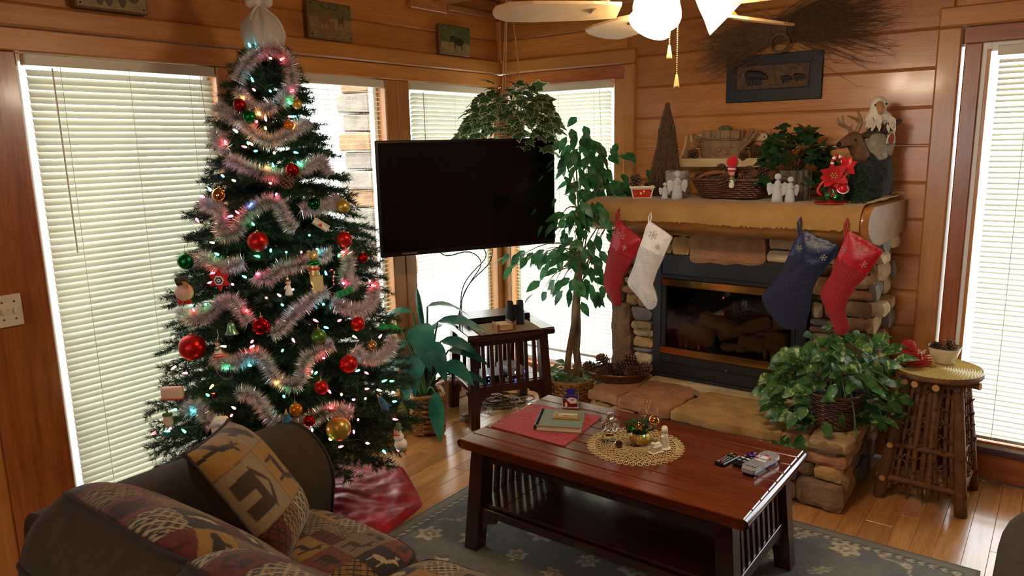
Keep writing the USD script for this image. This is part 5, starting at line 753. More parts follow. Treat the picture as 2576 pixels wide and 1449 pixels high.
pt.p('rim_stones', join(*[hullm(np.array([(a, -.052 + d, z) for a in (x - .025, x + .025) for d in (-.004, .01) for z in (.13, .168)])) for x in (-.075, -.022, .032, .085)]), LOOKS['clay'], False, w=False); pt.p('brow', tube(spline([(-.1, -.05, .118), (-.03, -.058, .128), (.05, -.058, .122), (.12, -.046, .128)], 12), .004, 6), LOOKS['clay'], True, w=False); pt.p('twig_arm', blob([[((.11, -.02, .07), .014), ((.15, -.02, .11), .011), ((.19, -.015, .16), .008)]]), LOOKS['clay'], True, w=False); pt.p('twig_arm', blob([[((.12, -.02, .1), .011), ((.16, .0, .17), .008)]]), LOOKS['clay'], True, w=False); pt.p('ear', blob([[((-.125, -.02, .13), .012), ((-.16, -.02, .145), .012), ((-.15, -.02, .11), .010), ((-.125, -.02, .10), .01)]]), LOOKS['clay'], True, w=False); pt.p('face', join(tube([(-.04, -.056, .05), (-.0, -.058, .04), (.05, -.055, .05)], .0028, 5), ball(.012, (.0, -.056, .07), 1), tube([(.06, -.05, .085), (.085, -.048, .08)], .003, 5), tube([(-.07, -.05, .085), (-.045, -.052, .08)], .003, 5)), LOOKS['clay'], True, w=False); pt.p('moss_lid', ball(.036, (.01, -.0, .178), 2, (1.1, .7, .55)), mk('moss', srgb(104, 112, 70), .95, var=.4, vs=60, bump=2, bs=150), True, w=False)
pine_cone('frosted dark pine cone at the left end of the wall shelf', (1.41, -.085, 1.528), .95); pine_cone('pine cone lying at the right of the clay pot on the shelf', (1.70, -.10, 1.553), .8, .4, 1.3); pine_cone('pine cone nearest the right bracket of the wall shelf', (1.735, -.085, 1.55), .95, 2.0, 1.0, .3); pine_cone('pine cone at the back right of the wall shelf', (1.765, -.055, 1.56), .9, 4.0, .8)
# ================================================================ on the hearth: oval tray of cones
mk('brown_glaze', srgb(88, 46, 30), .28, coat=.5); ty = Thing('oval_tray', 'brown oval tray with a ribbed side on the left of the hearth', 'tray', (1.165, -.49, .331), .45)
el = lambda prof, n=36: (lambda v: (v[0] * (1.5, 1, 1), v[1]))(lathe(prof, n)); ty.p('tray', el([(0, 0), (.085, 0), (.098, .008), (.11, .045), (.108, .05), (.1, .046), (.088, .012), (0, .010)]), LOOKS['brown_glaze'], True, w=False); ty.p('rim', tube([(.165 * math.cos(a), .110 * math.sin(a), .048) for a in np.arange(40) * .157], .008, 7, True), LOOKS['brown_glaze'], True, w=False); ty.p('ribs', join(*[cyl((1.5 * .092 * math.cos(a), .092 * math.sin(a), .004), (1.5 * .108 * math.cos(a), .108 * math.sin(a), .043), .0045, n=5) for a in np.arange(56) * .1122]), LOOKS['brown_glaze'], True, w=False); rg = np.random.default_rng(5)
for k, (u, v, z) in enumerate([(-.11, -.01, .03), (-.07, .04, .03), (-.06, -.04, .035), (-.01, .03, .045), (.0, -.04, .04), (.05, .045, .05), (.06, -.02, .05), (.10, .03, .04), (.11, -.03, .035), (.02, .0, .075), (-.05, .0, .07)]): x, y = 1.165 + u * math.cos(.45) - v * math.sin(.45), -.49 + u * math.sin(.45) + v * math.cos(.45); pine_cone('dark pine cone in the oval tray on the hearth', (x, y, .335 + z), rg.uniform(.95, 1.25), rg.uniform(0, 6), rg.uniform(.8, 1.5), rg.uniform(-.4, .4), 'pine cones in the hearth tray')
# ================================================================ Christmas tree
TC = np.array([.42, -2.13]); TZ = np.array([.25, .42, .66, .93, 1.2, 1.41, 1.73, 2.0, 2.1]); TR = np.array([.52, .575, .53, .46, .40, .32, .21, .125, .05])
mk('fir_needle', srgb(36, 66, 36), .55, rand=.22); mk('fir_wood', srgb(64, 50, 36), .9)
tree = Thing('christmas_tree', 'tall green artificial Christmas tree decorated with tinsel and coloured lights', 'Christmas tree', (TC[0], TC[1], 0))
tree.p('trunk', cyl((TC[0], TC[1], .08), (TC[0], TC[1], 2.05), .022, .008, 10), LOOKS['fir_wood'], True); tree.p('stand', join(cyl((TC[0], TC[1], .03), (TC[0], TC[1], .16), .035, n=14), *[box(TC[0] - .2, TC[0] + .2, TC[1] - .012, TC[1] + .012, .022, .045, .003), box(TC[0] - .012, TC[0] + .012, TC[1] - .2, TC[1] + .2, .022, .045, .003)]), mk('stand_green', srgb(30, 60, 36), .4), False)
rg = np.random.default_rng(101); NEED = []
def needles(p, q, dens, nl, w):
    L = np.linalg.norm(q - p); n = max(int(L * dens), 3); d = (q - p) / L; a = np.cross(d, (.3, .2, 1)); a /= np.linalg.norm(a); b = np.cross(d, a); th = rg.uniform(0, 6.283, n); o = np.cos(th)[:, None] * a + np.sin(th)[:, None] * b; dr = d * .62 + o * .78; s = rg.uniform(0, 1, n); P = p + (q - p) * s[:, None]; sd = np.cross(dr, rg.normal(size=(n, 3))); sd /= np.linalg.norm(sd, axis=1, keepdims=True); return np.stack([P - sd * w, P + sd * w, P + dr * nl * rg.uniform(.75, 1.15, n)[:, None]], 1).reshape(-1, 3)
tiers = np.concatenate([np.linspace(.34, 1.0, 9), np.linspace(1.08, 1.6, 8), np.linspace(1.66, 2.03, 7)]); nb = 0
for ti, z in enumerate(tiers):
    R = np.interp(z, TZ, TR); n = int(8 + 20 * (R / .58)); 
    for k in range(n):
        a = 6.283 * (k + .5 * (ti % 2) + rg.uniform(-.25, .25)) / n; L = R * rg.uniform(.88, 1.10); dv = np.array([math.cos(a), math.sin(a)])
        for _ in range(30):
            e = TC + dv * L; ze = z
            if e[0] < .05 or (e[0] > .72 and e[1] < -2.44 and z < .72): L *= .93
            else: break
        o = np.array([TC[0], TC[1], z + .03]); rise = .10 * L + rg.normal(0, .015); tip = np.array([*(TC + dv * L), z + rise - .06 * L / .5 + rg.normal(0, .012)]); mid = (o + tip) / 2 + (0, 0, .05 * L); pts = spline([o, mid, tip], 7); nd = []
        side = np.array([-dv[1], dv[0], 0]); start = 2 if L > .2 else 1
        for i in range(start, 6): nd.append(needles(pts[i], pts[i + 1], 1150, .027, .0012))
        st = [tube(pts, np.linspace(.0035, .0016, 7), 4)]
        for s in np.arange(.26 if L > .25 else .35, .97, .040 / max(L, .12)):
            p = pts[0] + 0; j = s * 6; i0 = min(int(j), 5); p = pts[i0] + (pts[i0 + 1] - pts[i0]) * (j - i0); t_ = (pts[i0 + 1] - pts[i0]) / np.linalg.norm(pts[i0 + 1] - pts[i0])
            for sg in (-1, 1):
                l = (.125 - .07 * s) * rg.uniform(.7, 1.2) * min(1, L / .3 + .35); d = t_ * .72 + side * sg * .75 + np.array([0, 0, rg.uniform(-.25, .35)]); d /= np.linalg.norm(d); q_ = p + d * l
                if q_[0] < .04: continue
                nd.append(needles(p, q_, 1050, .026, .0012)); st.append((np.array([p - (0, 0, .001), p + (0, 0, .001), q_]), np.array([[0, 1, 2]])))
        V = np.vstack(nd); nb += 1; tree.p('branch', join(*st, (V, np.arange(len(V)).reshape(-1, 3))), LOOKS['fir_needle'], False)
# dense short needles round the trunk keep the middle dark
V = np.vstack([needles(np.array([TC[0] + .03 * math.cos(a), TC[1] + .03 * math.sin(a), z]), np.array([TC[0] + (.05 + .38 * np.interp(z, TZ, TR)) * math.cos(a), TC[1] + (.05 + .38 * np.interp(z, TZ, TR)) * math.sin(a), z + .04]), 700, .035, .0016) for z in np.arange(.36, 2.0, .05) for a in rg.uniform(0, 6.283, 9)]); tree.p('inner_needles', (V, np.arange(len(V)).reshape(-1, 3)), LOOKS['fir_needle'], False, kind='stuff')
# ---- skirt
mat('skirt_red', {'tc': ('texture_coordinate', {}), 'nz': ('noise_texture', {'scale': 5.0, 'detail': 5.0, 'distortion': 1.0}), 'rp': ('rgb_ramp', {'ramp': [(.35, srgb(140, 10, 28)), (.65, srgb(206, 26, 52))]}), 'sp': ('noise_texture', {'scale': 340.0, 'detail': 1.0}), 'sm': ('map_range', {'from_min': .70, 'from_max': .74}), 'ms': ('mix_color', {'b': srgb(255, 150, 90)}), 'p': ('principled_bsdf', {'roughness': .42, 'metallic': .1})}, [('tc.object', 'nz.vector'), ('nz.fac', 'rp.fac'), ('tc.object', 'sp.vector'), ('sp.fac', 'sm.value'), ('sm.result', 'ms.fac'), ('rp.color', 'ms.a'), ('ms.result', 'p.base_color')], 'p.BSDF')
SC = np.array([.43, -2.03]); nr, na = 26, 96; V = []
for i in range(nr):
    for k in range(na):
        a = k / na * 6.283; oct_ = math.cos(math.pi / 8) / math.cos(((a + .18) % (math.pi / 4)) - math.pi / 8); r = .03 + .46 * oct_ * i / (nr - 1); x, y = SC[0] + r * math.cos(a), SC[1] + r * math.sin(a); x = max(x, .04); h = .022 + .055 * max(0, 1 - i / (nr - 1) * 1.5) + .018 * abs(math.sin(a * 4 + 1.2)) * (i / nr) * (1 - i / nr) * 2 + .026 * (meshkit.noise(np.array([[x * 14, y * 14, 0]]), 2)[0] - .35) * (i < nr - 1) + .010 * (meshkit.noise(np.array([[x * 38, y * 38, 3]]), 6)[0] - .4); V.append((x, y, max(h if i < nr - 1 else .004, .003)))
skv = np.array(V); i, k = np.meshgrid(np.arange(nr - 1), np.arange(na), indexing='ij'); skf = quads(np.stack([i * na + k, (i + 1) * na + k, (i + 1) * na + (k + 1) % na, i * na + (k + 1) % na], -1).reshape(-1, 4))
solo('tree_skirt', (skv, skf), LOOKS['skirt_red'], 'shiny red octagonal skirt spread on the floor below the Christmas tree', 'tree skirt', smooth=True, loc=(SC[0], SC[1], 0))
# ---- tinsel
GARL = [
  [(0.476,-2.303,1.911),(0.514,-2.245,2.009),(0.545,-2.163,2.036),(0.582,-2.131,1.974),(0.605,-2.15,1.896),(0.61,-2.213,1.822)],
  [(0.485,-2.308,1.88),(0.529,-2.305,1.823),(0.574,-2.281,1.795),(0.6,-2.233,1.822)],
  [(0.381,-2.335,1.82),(0.46,-2.345,1.783),(0.518,-2.332,1.764),(0.564,-2.319,1.721),(0.617,-2.287,1.679),(0.638,-2.252,1.686),(0.65,-2.179,1.728),(0.648,-2.111,1.75)],
  [(0.384,-2.364,1.724),(0.434,-2.383,1.677),(0.482,-2.381,1.658)],
  [(0.499,-2.392,1.616),(0.557,-2.375,1.594),(0.598,-2.358,1.573),(0.645,-2.318,1.559),(0.672,-2.29,1.544),(0.698,-2.215,1.567),(0.703,-2.154,1.587),(0.698,-2.105,1.602),(0.714,-2.077,1.543)],
  [(0.414,-2.463,1.443),(0.495,-2.459,1.433),(0.537,-2.461,1.394),(0.548,-2.48,1.335),(0.605,-2.451,1.343),(0.614,-2.421,1.396),(0.63,-2.398,1.424),(0.655,-2.366,1.444),(0.681,-2.33,1.456),(0.703,-2.315,1.428),(0.725,-2.314,1.378),(0.752,-2.293,1.345)],
  [(0.739,-2.249,1.42),(0.755,-2.191,1.42),(0.761,-2.137,1.421),(0.746,-2.071,1.447)],
  [(0.445,-2.541,1.234),(0.513,-2.526,1.246),(0.565,-2.52,1.222),(0.619,-2.495,1.222),(0.656,-2.467,1.235)],
  [(0.7,-2.454,1.184),(0.728,-2.432,1.168),(0.749,-2.402,1.188),(0.77,-2.363,1.211),(0.787,-2.333,1.213),(0.805,-2.29,1.222),(0.815,-2.238,1.239),(0.823,-2.192,1.243)],
  [(0.826,-2.131,1.249),(0.844,-2.114,1.201),(0.856,-2.154,1.144),(0.863,-2.097,1.111)],
  [(0.391,-2.59,1.038),(0.494,-2.588,1.025),(0.565,-2.564,1.049),(0.605,-2.539,1.09),(0.647,-2.516,1.095),(0.679,-2.506,1.056),(0.704,-2.499,1.015)],
  [(0.77,-2.452,0.968),(0.793,-2.417,0.991),(0.808,-2.381,1.033),(0.825,-2.337,1.064),(0.842,-2.278,1.097),(0.85,-2.243,1.11)],
  [(0.862,-2.233,1.067),(0.88,-2.178,1.03),(0.885,-2.091,1.01),(0.863,-2.011,1.047),(0.843,-1.992,1.109)],
  [(0.602,-2.591,0.89),(0.647,-2.576,0.869),(0.694,-2.547,0.874),(0.743,-2.502,0.9),(0.765,-2.486,0.884),(0.785,-2.484,0.839),(0.816,-2.465,0.799),(0.853,-2.426,0.776),(0.864,-2.392,0.808),(0.857,-2.376,0.862),(0.875,-2.328,0.888),(0.89,-2.266,0.91)],
  [(0.917,-2.178,0.874),(0.931,-2.146,0.826),(0.933,-2.083,0.811),(0.915,-1.995,0.819),(0.886,-1.938,0.857)],
  [(0.704,-2.576,0.76),(0.758,-2.539,0.75),(0.79,-2.526,0.709),(0.816,-2.516,0.666),(0.84,-2.497,0.645),(0.883,-2.446,0.632),(0.919,-2.373,0.659),(0.937,-2.326,0.667),(0.965,-2.257,0.637)],
  [(0.512,-2.674,0.673),(0.542,-2.656,0.713),(0.594,-2.651,0.678),(0.641,-2.641,0.649),(0.677,-2.621,0.661)],
]
BULBS = [(0.479,-2.238,2.052,'c'),(0.561,-2.206,1.999,'p'),(0.576,-2.164,1.997,'r'),(0.533,-2.276,1.915,'c'),(0.545,-2.281,1.877,'r'),(0.586,-2.237,1.872,'c'),(0.615,-2.156,1.874,'p'),(0.625,-2.179,1.827,'g'),(0.516,-2.314,1.841,'o'),(0.577,-2.289,1.785,'o'),(0.637,-2.193,1.774,'p'),(0.641,-2.179,1.774,'c'),(0.576,-2.302,1.755,'r'),(0.603,-2.284,1.73,'o'),(0.65,-2.193,1.734,'o'),(0.512,-2.354,1.721,'w'),(0.478,-2.382,1.676,'r'),(0.578,-2.336,1.671,'r'),(0.568,-2.343,1.674,'g'),(0.597,-2.332,1.644,'c'),(0.644,-2.283,1.636,'o'),(0.559,-2.354,1.661,'r'),(0.681,-2.211,1.635,'c'),(0.695,-2.211,1.593,'g'),(0.653,-2.299,1.589,'g'),(0.642,-2.319,1.58,'o'),(0.499,-2.42,1.553,'b'),(0.55,-2.407,1.535,'o'),(0.663,-2.325,1.522,'r'),(0.447,-2.447,1.502,'b'),(0.408,-2.458,1.473,'p'),(0.685,-2.318,1.48,'p'),(0.629,-2.395,1.444,'b'),(0.573,-2.448,1.403,'p'),(0.407,-2.489,1.386,'r'),(0.592,-2.431,1.417,'r'),(0.653,-2.409,1.373,'g'),(0.783,-2.254,1.321,'c'),(0.524,-2.505,1.306,'o'),(0.724,-2.391,1.275,'c'),(0.759,-2.348,1.266,'g'),(0.696,-2.431,1.256,'g'),(0.81,-2.243,1.264,'c'),(0.788,-2.301,1.262,'r'),(0.557,-2.51,1.265,'g'),(0.832,-2.137,1.244,'r'),(0.836,-2.161,1.234,'g'),(0.559,-2.537,1.196,'r'),(0.675,-2.48,1.184,'c'),(0.64,-2.51,1.157,'p'),(0.554,-2.547,1.161,'r'),(0.713,-2.447,1.193,'p'),(0.842,-2.235,1.175,'c'),(0.83,-2.272,1.178,'o'),(0.864,-2.169,1.126,'p'),(0.857,-2.027,1.112,'r'),(0.857,-2.009,1.091,'r'),(0.8,-2.361,1.128,'w'),(0.775,-2.406,1.111,'p'),(0.745,-2.442,1.104,'r'),(0.786,-2.404,1.075,'c'),(0.859,-2.27,1.06,'c'),(0.544,-2.569,1.08,'g'),(0.469,-2.586,1.071,'g'),(0.697,-2.499,1.06,'r'),(0.487,-2.587,1.055,'r'),(0.856,-2.312,1.005,'r'),(0.887,-2.221,0.99,'r'),(0.876,-2.28,0.973,'c'),(0.911,-2.173,0.918,'o'),(0.827,-2.397,0.942,'p'),(0.912,-2.038,0.888,'p'),(0.726,-2.506,0.947,'r'),(0.73,-2.509,0.929,'r'),(0.638,-2.568,0.93,'o'),(0.809,-2.436,0.908,'g'),(0.892,-2.314,0.862,'r'),(0.734,-2.529,0.862,'c'),(0.662,-2.579,0.851,'g'),(0.409,-2.646,0.83,'o'),(0.483,-2.644,0.819,'r'),(0.882,-2.364,0.819,'r'),(0.89,-2.353,0.813,'g'),(0.942,-2.193,0.789,'c'),(0.95,-2.156,0.771,'r'),(0.962,-2.076,0.718,'g'),(0.96,-2.032,0.705,'g'),(0.964,-2.171,0.712,'r'),(0.971,-2.115,0.692,'o'),(0.972,-2.038,0.661,'p'),(0.943,-2.282,0.717,'o'),(0.962,-2.239,0.687,'p'),(0.972,-2.189,0.678,'o'),(0.924,-2.322,0.736,'r'),(0.839,-2.467,0.743,'g'),(0.605,-2.633,0.752,'g'),(0.616,-2.619,0.784,'o'),(0.814,-2.476,0.795,'o'),(0.98,-2.042,0.624,'c'),(0.873,-2.441,0.7,'o'),(0.936,-2.334,0.677,'r'),(0.707,-2.594,0.71,'o'),(0.704,-2.605,0.683,'r'),(0.555,-2.665,0.689,'c'),(0.45,-2.684,0.678,'g'),(0.98,-2.239,0.608,'r'),(0.997,-2.061,0.557,'r'),(0.434,-2.701,0.604,'r'),(0.419,-2.704,0.591,'c'),(0.518,-2.692,0.609,'g'),(0.299,-2.699,0.554,'r'),(0.982,-2.266,0.568,'p'),(0.726,-2.61,0.614,'r'),(0.75,-2.593,0.615,'c'),(0.659,-2.648,0.607,'r'),(0.685,-2.639,0.588,'p'),(0.916,-2.41,0.608,'w'),(0.875,-2.477,0.599,'r'),(0.953,-2.358,0.562,'o'),(1.004,-2.22,0.51,'o'),(0.973,-2.327,0.526,'r'),(0.906,-2.446,0.566,'r'),(1.024,-2.078,0.436,'r'),(1.022,-2.152,0.455,'c'),(0.928,-2.417,0.543,'g'),(0.942,-2.407,0.51,'o'),(0.949,-2.396,0.502,'g'),]
ORN = [(0.527,-2.337,1.819,0.0244,'red_satin'),(0.569,-2.327,1.773,0.0259,'green_satin'),(0.65,-2.164,1.821,0.0203,'gold_glitter'),(0.661,-2.218,1.74,0.0185,'amber'),(0.709,-2.255,1.57,0.026,'red_shiny'),(0.71,-2.282,1.532,0.0,'cone'),(0.527,-2.458,1.482,0.0287,'gold_shiny'),(0.77,-2.211,1.439,0.0247,'green_shiny'),(0.784,-2.081,1.417,0.0287,'gold_glitter'),(0.699,-2.426,1.311,0.0387,'red_glitter'),(0.834,-2.128,1.294,0.0314,'red_glitter'),(0.432,-2.566,1.236,0.0319,'green_satin'),(0.859,-2.058,1.212,0.0208,'red_shiny'),(0.801,-2.208,1.36,0.0,'card'),(0.614,-2.541,1.179,0.0,'star'),(0.452,-2.592,1.139,0.0,'turkey'),(0.839,-2.287,1.206,0.0,'bear'),(0.806,-2.382,1.146,0.0,'boy'),(0.889,-2.184,1.098,0.0,'sled'),(0.869,-2.221,1.162,0.0,'cane'),(0.876,-2.196,1.152,0.0,'green_stick'),(0.677,-2.551,1.005,0.0,'bell'),(0.762,-2.484,1.006,0.0339,'red_shiny'),(0.886,-2.325,0.949,0.0286,'green_glitter'),(0.921,-2.159,0.968,0.0282,'red_glitter'),(0.527,-2.63,0.924,0.0493,'red_glitter'),(0.639,-2.59,0.933,0.0,'figure'),(0.945,-2.239,0.828,0.0354,'red_glitter'),(0.923,-2.359,0.762,0.027,'red_glitter'),(0.944,-2.113,0.871,0.0206,'gold_clear'),(0.888,-2.455,0.697,0.0251,'amber'),(0.922,-2.424,0.65,0.0223,'red_shiny'),(0.975,-2.333,0.602,0.0469,'gold_glitter'),(0.879,-2.486,0.654,0.0,'fish'),(1.001,-2.124,0.654,0.0,'fish2'),(1.032,-2.078,0.493,0.0,'snowman'),(0.459,-2.684,0.754,0.0,'house_box'),(0.45,-2.709,0.66,0.0,'mitten'),(0.693,-2.642,0.656,0.0,'house'),(0.684,-2.597,0.824,0.0,'beads'),(0.65,-2.632,0.764,0.0,'cube'),(1.0,-2.022,0.608,0.0,'minitree'),(0.491,-2.594,1.111,0.0,'x'),]

mk('tinsel', srgb(244, 240, 240), .14, 1.0); mk('tinsel_glint', srgb(236, 228, 228), .4, .1, translucent=.3)  # paler matte copy stands in for bright glints on the silver
GL = ['at the very top of the tree', 'closing the topmost ring of the tree', 'in the second sweep from the top', 'at the left edge near the top of the tree', 'in the third sweep, above the red ball and cone', 'draped in loops left of the middle red glitter ball', 'at the right by the upper gold ball', 'behind the red paper star', 'below the middle red ball, right of the star', 'at the right edge by the small dark red ball', 'sweeping left of the green bell', 'rising to the right from the shiny red ball', 'at the right edge under the green sled', 'in the deep loop above the lowest red balls', 'at the right edge by the lowest glitter balls', 'in the bottom sweep behind the blue fish', 'at the lower left by the pink mitten']
rg = np.random.default_rng(55)
for lab, P in zip(GL, GARL):
    c = spline(P, max(12, int(60 * np.linalg.norm(np.diff(np.array(P), axis=0), axis=1).sum()))); L = np.linalg.norm(np.diff(c, axis=0), axis=1).sum(); n = int(L * 11000); s = rg.uniform(0, len(c) - 1.001, n); i = s.astype(int); p = c[i] + (c[i + 1] - c[i]) * (s - i)[:, None]; t_ = c[i + 1] - c[i]; t_ /= np.linalg.norm(t_, axis=1, keepdims=True); n1 = int(n * .55); d = rg.normal(size=(n, 3)); d -= t_ * (d * t_).sum(1, keepdims=True) * .85; d /= np.linalg.norm(d, axis=1, keepdims=True); l = rg.uniform(.024, .046, n)[:, None]; w = np.cross(d, rg.normal(size=(n, 3))); w /= np.linalg.norm(w, axis=1, keepdims=True)
    V = np.stack([p - w * .0013, p + w * .0013, p + d * l + w * .0011], 1).reshape(-1, 3); g = Thing('tinsel_garland', 'silver tinsel garland ' + lab, 'tinsel garland', c[0]); g.p('tinsel_strands', (V[:3 * n1], np.arange(3 * n1).reshape(-1, 3)), LOOKS['tinsel'], False, kind='stuff'); g.p('pale_strands', (V[3 * n1:], np.arange(3 * (n - n1)).reshape(-1, 3)), LOOKS['tinsel_glint'], False, kind='stuff'); g.p('thread', tube(c, .0015, 4), LOOKS['tinsel'], False)
# ---- string of lights
BC = dict(r=(1, .05, .06), p=(1, .10, .22), g=(.04, 1, .30), c=(.04, .75, .85), b=(.06, .2, 1), o=(1, .42, .08), y=(1, .65, .1), w=(1, .9, .75))
for k, c in BC.items(): mat('bulb_' + k, {'e': ('emission', {'color': c, 'strength': 14.0})}, [], 'e.emission')
mk('wire_green', srgb(16, 40, 22), .5); lt = Thing('string_lights', 'string of coloured mini lights wound round the Christmas tree', 'string lights', (TC[0], TC[1], .3)); rg = np.random.default_rng(7); bmesh_ = lathe([(0, -.010), (.0042, -.008), (.0049, 0), (.0036, .008), (0, .015)], 7); sock = cyl((0, 0, -.018), (0, 0, -.006), .0038, n=6); S_ = []
for x, y, z, c in BULBS:
    out = np.array([x - TC[0], y - TC[1], .1]); out /= np.linalg.norm(out); d = out + rg.normal(0, .45, 3); m = align((bmesh_[0][:, [2, 0, 1]], bmesh_[1]), d, (x, y, z)); lt.p('bulb', m, LOOKS['bulb_' + c], True); S_.append(align((sock[0][:, [2, 0, 1]], sock[1]), d, (x, y, z)))
lt.p('sockets', join(*S_), LOOKS['wire_green'], False, kind='stuff'); od = sorted(BULBS, key=lambda b: (round(b[2] / .12), b[1] if int(round(b[2] / .12)) % 2 else -b[1])); W_ = np.array([b[:3] for b in od]); inn = W_ + (np.c_[np.full(len(W_), TC[0]), np.full(len(W_), TC[1]), W_[:, 2]] - W_) * .10; lt.p('wire', tube(inn, .0015, 4), LOOKS['wire_green'], False)
# ---- ornaments
def glit(name, c, sc=900): return mat(name, {'tc': ('texture_coordinate', {}), 'v': ('voronoi_texture', {'scale': sc}), 'mr': ('map_range', {'to_min': .45, 'to_max': 1.35}), 'sc': ('separate_color', {}), 'hs': ('hsv', {'color': c}), 'bp': ('bump', {'strength': .8, 'distance': .002}), 'p': ('principled_bsdf', {'metallic': .75, 'roughness': .32})}, [('tc.object', 'v.vector'), ('v.color', 'sc.color'), ('sc.r', 'mr.value'), ('mr.result', 'hs.value'), ('hs.color', 'p.base_color'), ('sc.g', 'bp.height'), ('bp.normal', 'p.normal')], 'p.BSDF')
glit('red_glitter', srgb(206, 30, 22)); glit('gold_glitter', srgb(214, 176, 84)); glit('green_glitter', srgb(96, 140, 44)); mk('red_shiny', srgb(206, 14, 20), .06, 1.0); mk('green_shiny', srgb(12, 96, 40), .06, 1.0); mk('gold_shiny', srgb(220, 176, 100), .05, 1.0); mk('red_satin', srgb(150, 12, 20), .3, .9); mk('green_satin', srgb(18, 110, 52), .32, .9); mk('amber', srgb(220, 130, 40), .08, .6); mk('gold_clear', srgb(200, 150, 90), .1, .8)
mk('cap_gold', srgb(200, 170, 100), .25, 1.0)
BL = {0: 'dark red satin ball beside the green one near the top of the tree', 1: 'green satin ball near the top of the tree', 2: 'small gold glitter ball at the right edge near the tree top', 3: 'small amber ball below the gold one near the tree top', 4: 'shiny red ball just above the pine cone ornament', 6: 'shiny gold ball at the left edge of the upper tree', 7: 'dark green shiny ball at the right of the upper tree', 8: 'gold glitter ball at the right edge in the middle of the tree', 9: 'red glitter ball in the very middle of the tree', 10: 'red glitter ball at the right below the gold one', 11: 'green satin ball hanging at the left edge in the middle', 12: 'small dark red shiny ball hanging clear at the right edge', 22: 'shiny red ball right of the green bell', 23: 'green glitter ball under the long tinsel loop', 24: 'red glitter ball at the right edge above the big plant', 25: 'large red glitter ball at the lower left of the tree', 27: 'red glitter ball at the lower right beside the tinsel gap', 28: 'red glitter ball low in the centre right', 29: 'small clear gold ball at the right edge of the lower tree', 30: 'amber crackled ball right of the blue fish', 31: 'small shiny red ball low beside the large gold one', 32: 'large gold glitter ball at the bottom of the tree'}
CAPS = lathe([(0, 0), (.0055, 0), (.0055, .007), (.002, .008), (0, .008)], 10)
for i, (x, y, z, r, k) in enumerate(ORN):
    if r == 0: continue
    t = Thing('ball_ornament', BL[i], 'ornament', (x, y, z)); t.p('ball', ball(r, (x, y, z), 3), LOOKS[k], True); t.p('cap', tf(CAPS, (x, y, z + r - .002)), LOOKS['cap_gold'], True); t.p('hook', tube([(x, y, z + r + .006), (x - .004, y + .002, z + r + .018), (x - .008, y + .006, z + r + .028)], .0007, 4), LOOKS['cap_gold'], False)
OP = {k: np.array((x, y, z)) for x, y, z, r, k in ORN if r == 0}; RZT = math.radians(41.0)                       # hung ornaments face the room
def orn(k, name, label, dy=.0): return Thing(name, label, 'ornament', OP[k] + (.02 * .75, -.02 * .66, 0) * np.array([1 + dy, 1 + dy, 1]), RZT)
t = orn('cone', 'cone_ornament', 'brown pine cone ornament under the shiny red ball'); v = cone_mesh(.062, .028, 9); t.p('scales', (v[0] * (1, 1, -1) + (0, 0, .03), v[1][:, ::-1]), LOOKS['cone_scale'], False, w=False); t.p('loop', tube([(0, 0, .03), (0, .004, .05)], .0008, 4), LOOKS['cap_gold'], False, w=False)
P_ = lambda t, n, m, k, s=True: t.p(n, m, LOOKS[k], s, w=False)
t = orn('card', 'card_ornament', 'striped white matchbox-like ornament with a red triangle at the right of the tree'); P_(t, 'box', align(box(-.032, .032, -.008, .008, -.013, .013, .001), (.82, 0, -.57)), 'glaze_cream', False); P_(t, 'triangle', align(hullm([(a, b, c) for b in (-.0095, -.0082) for a, c in ((-.01, -.005), (.01, -.005), (.0, .008))]), (.82, 0, -.57)), 'felt_red', False); P_(t, 'stripes', align(join(*[box(-.031, .031, -.0092, -.0082, z, z + .0014, .0003) for z in (-.0115, -.0085, .0095)]), (.82, 0, -.57)), 'clay', False)
t = orn('star', 'star_ornament', 'red pointed star ornament with a black and white centre at the left'); st_ = Polygon([((.045 if i % 2 == 0 else .023) * math.sin(i * math.pi / 6), (.045 if i % 2 == 0 else .023) * math.cos(i * math.pi / 6)) for i in range(12)]); P_(t, 'star', puff(st_, .014, .006, .8, edge=.003), 'felt_red')
for r, k in ((.019, 'felt_white'), (.014, 'tv_black'), (.008, 'felt_white'), (.004, 'felt_green')): P_(t, 'centre_patch', (lambda m: (np.c_[m[0][:, 0], -.0095 - (.02 - r) * .12 - m[0][:, 2], m[0][:, 1]], m[1][:, ::-1]))(extr(Polygon([(r * math.cos(a), r * math.sin(a)) for a in np.arange(6) * 1.047]), .0012)), k, False)
t = orn('turkey', 'bird_ornament', 'plush ornament with a tan ball body and dark brown hat at the left edge'); P_(t, 'body', ball(.034, (0, 0, -.014), 2, (1, .85, 1)), 'skin'); P_(t, 'hat', blob([[((-.012, 0, .024), .016), ((-.02, 0, .034), .011), ((.008, .0, .036), .012)]], .008, 2), 'wolf_dark'); P_(t, 'hat_flap', align(leafm(.04, .026, 4)[:2], (1, -.3, -.5), (.0, -.016, .03)), 'eagle_beak'); P_(t, 'foot', join(ball(.012, (-.016, -.005, -.05), 1), ball(.012, (.014, -.005, -.05), 1)), 'felt_red')
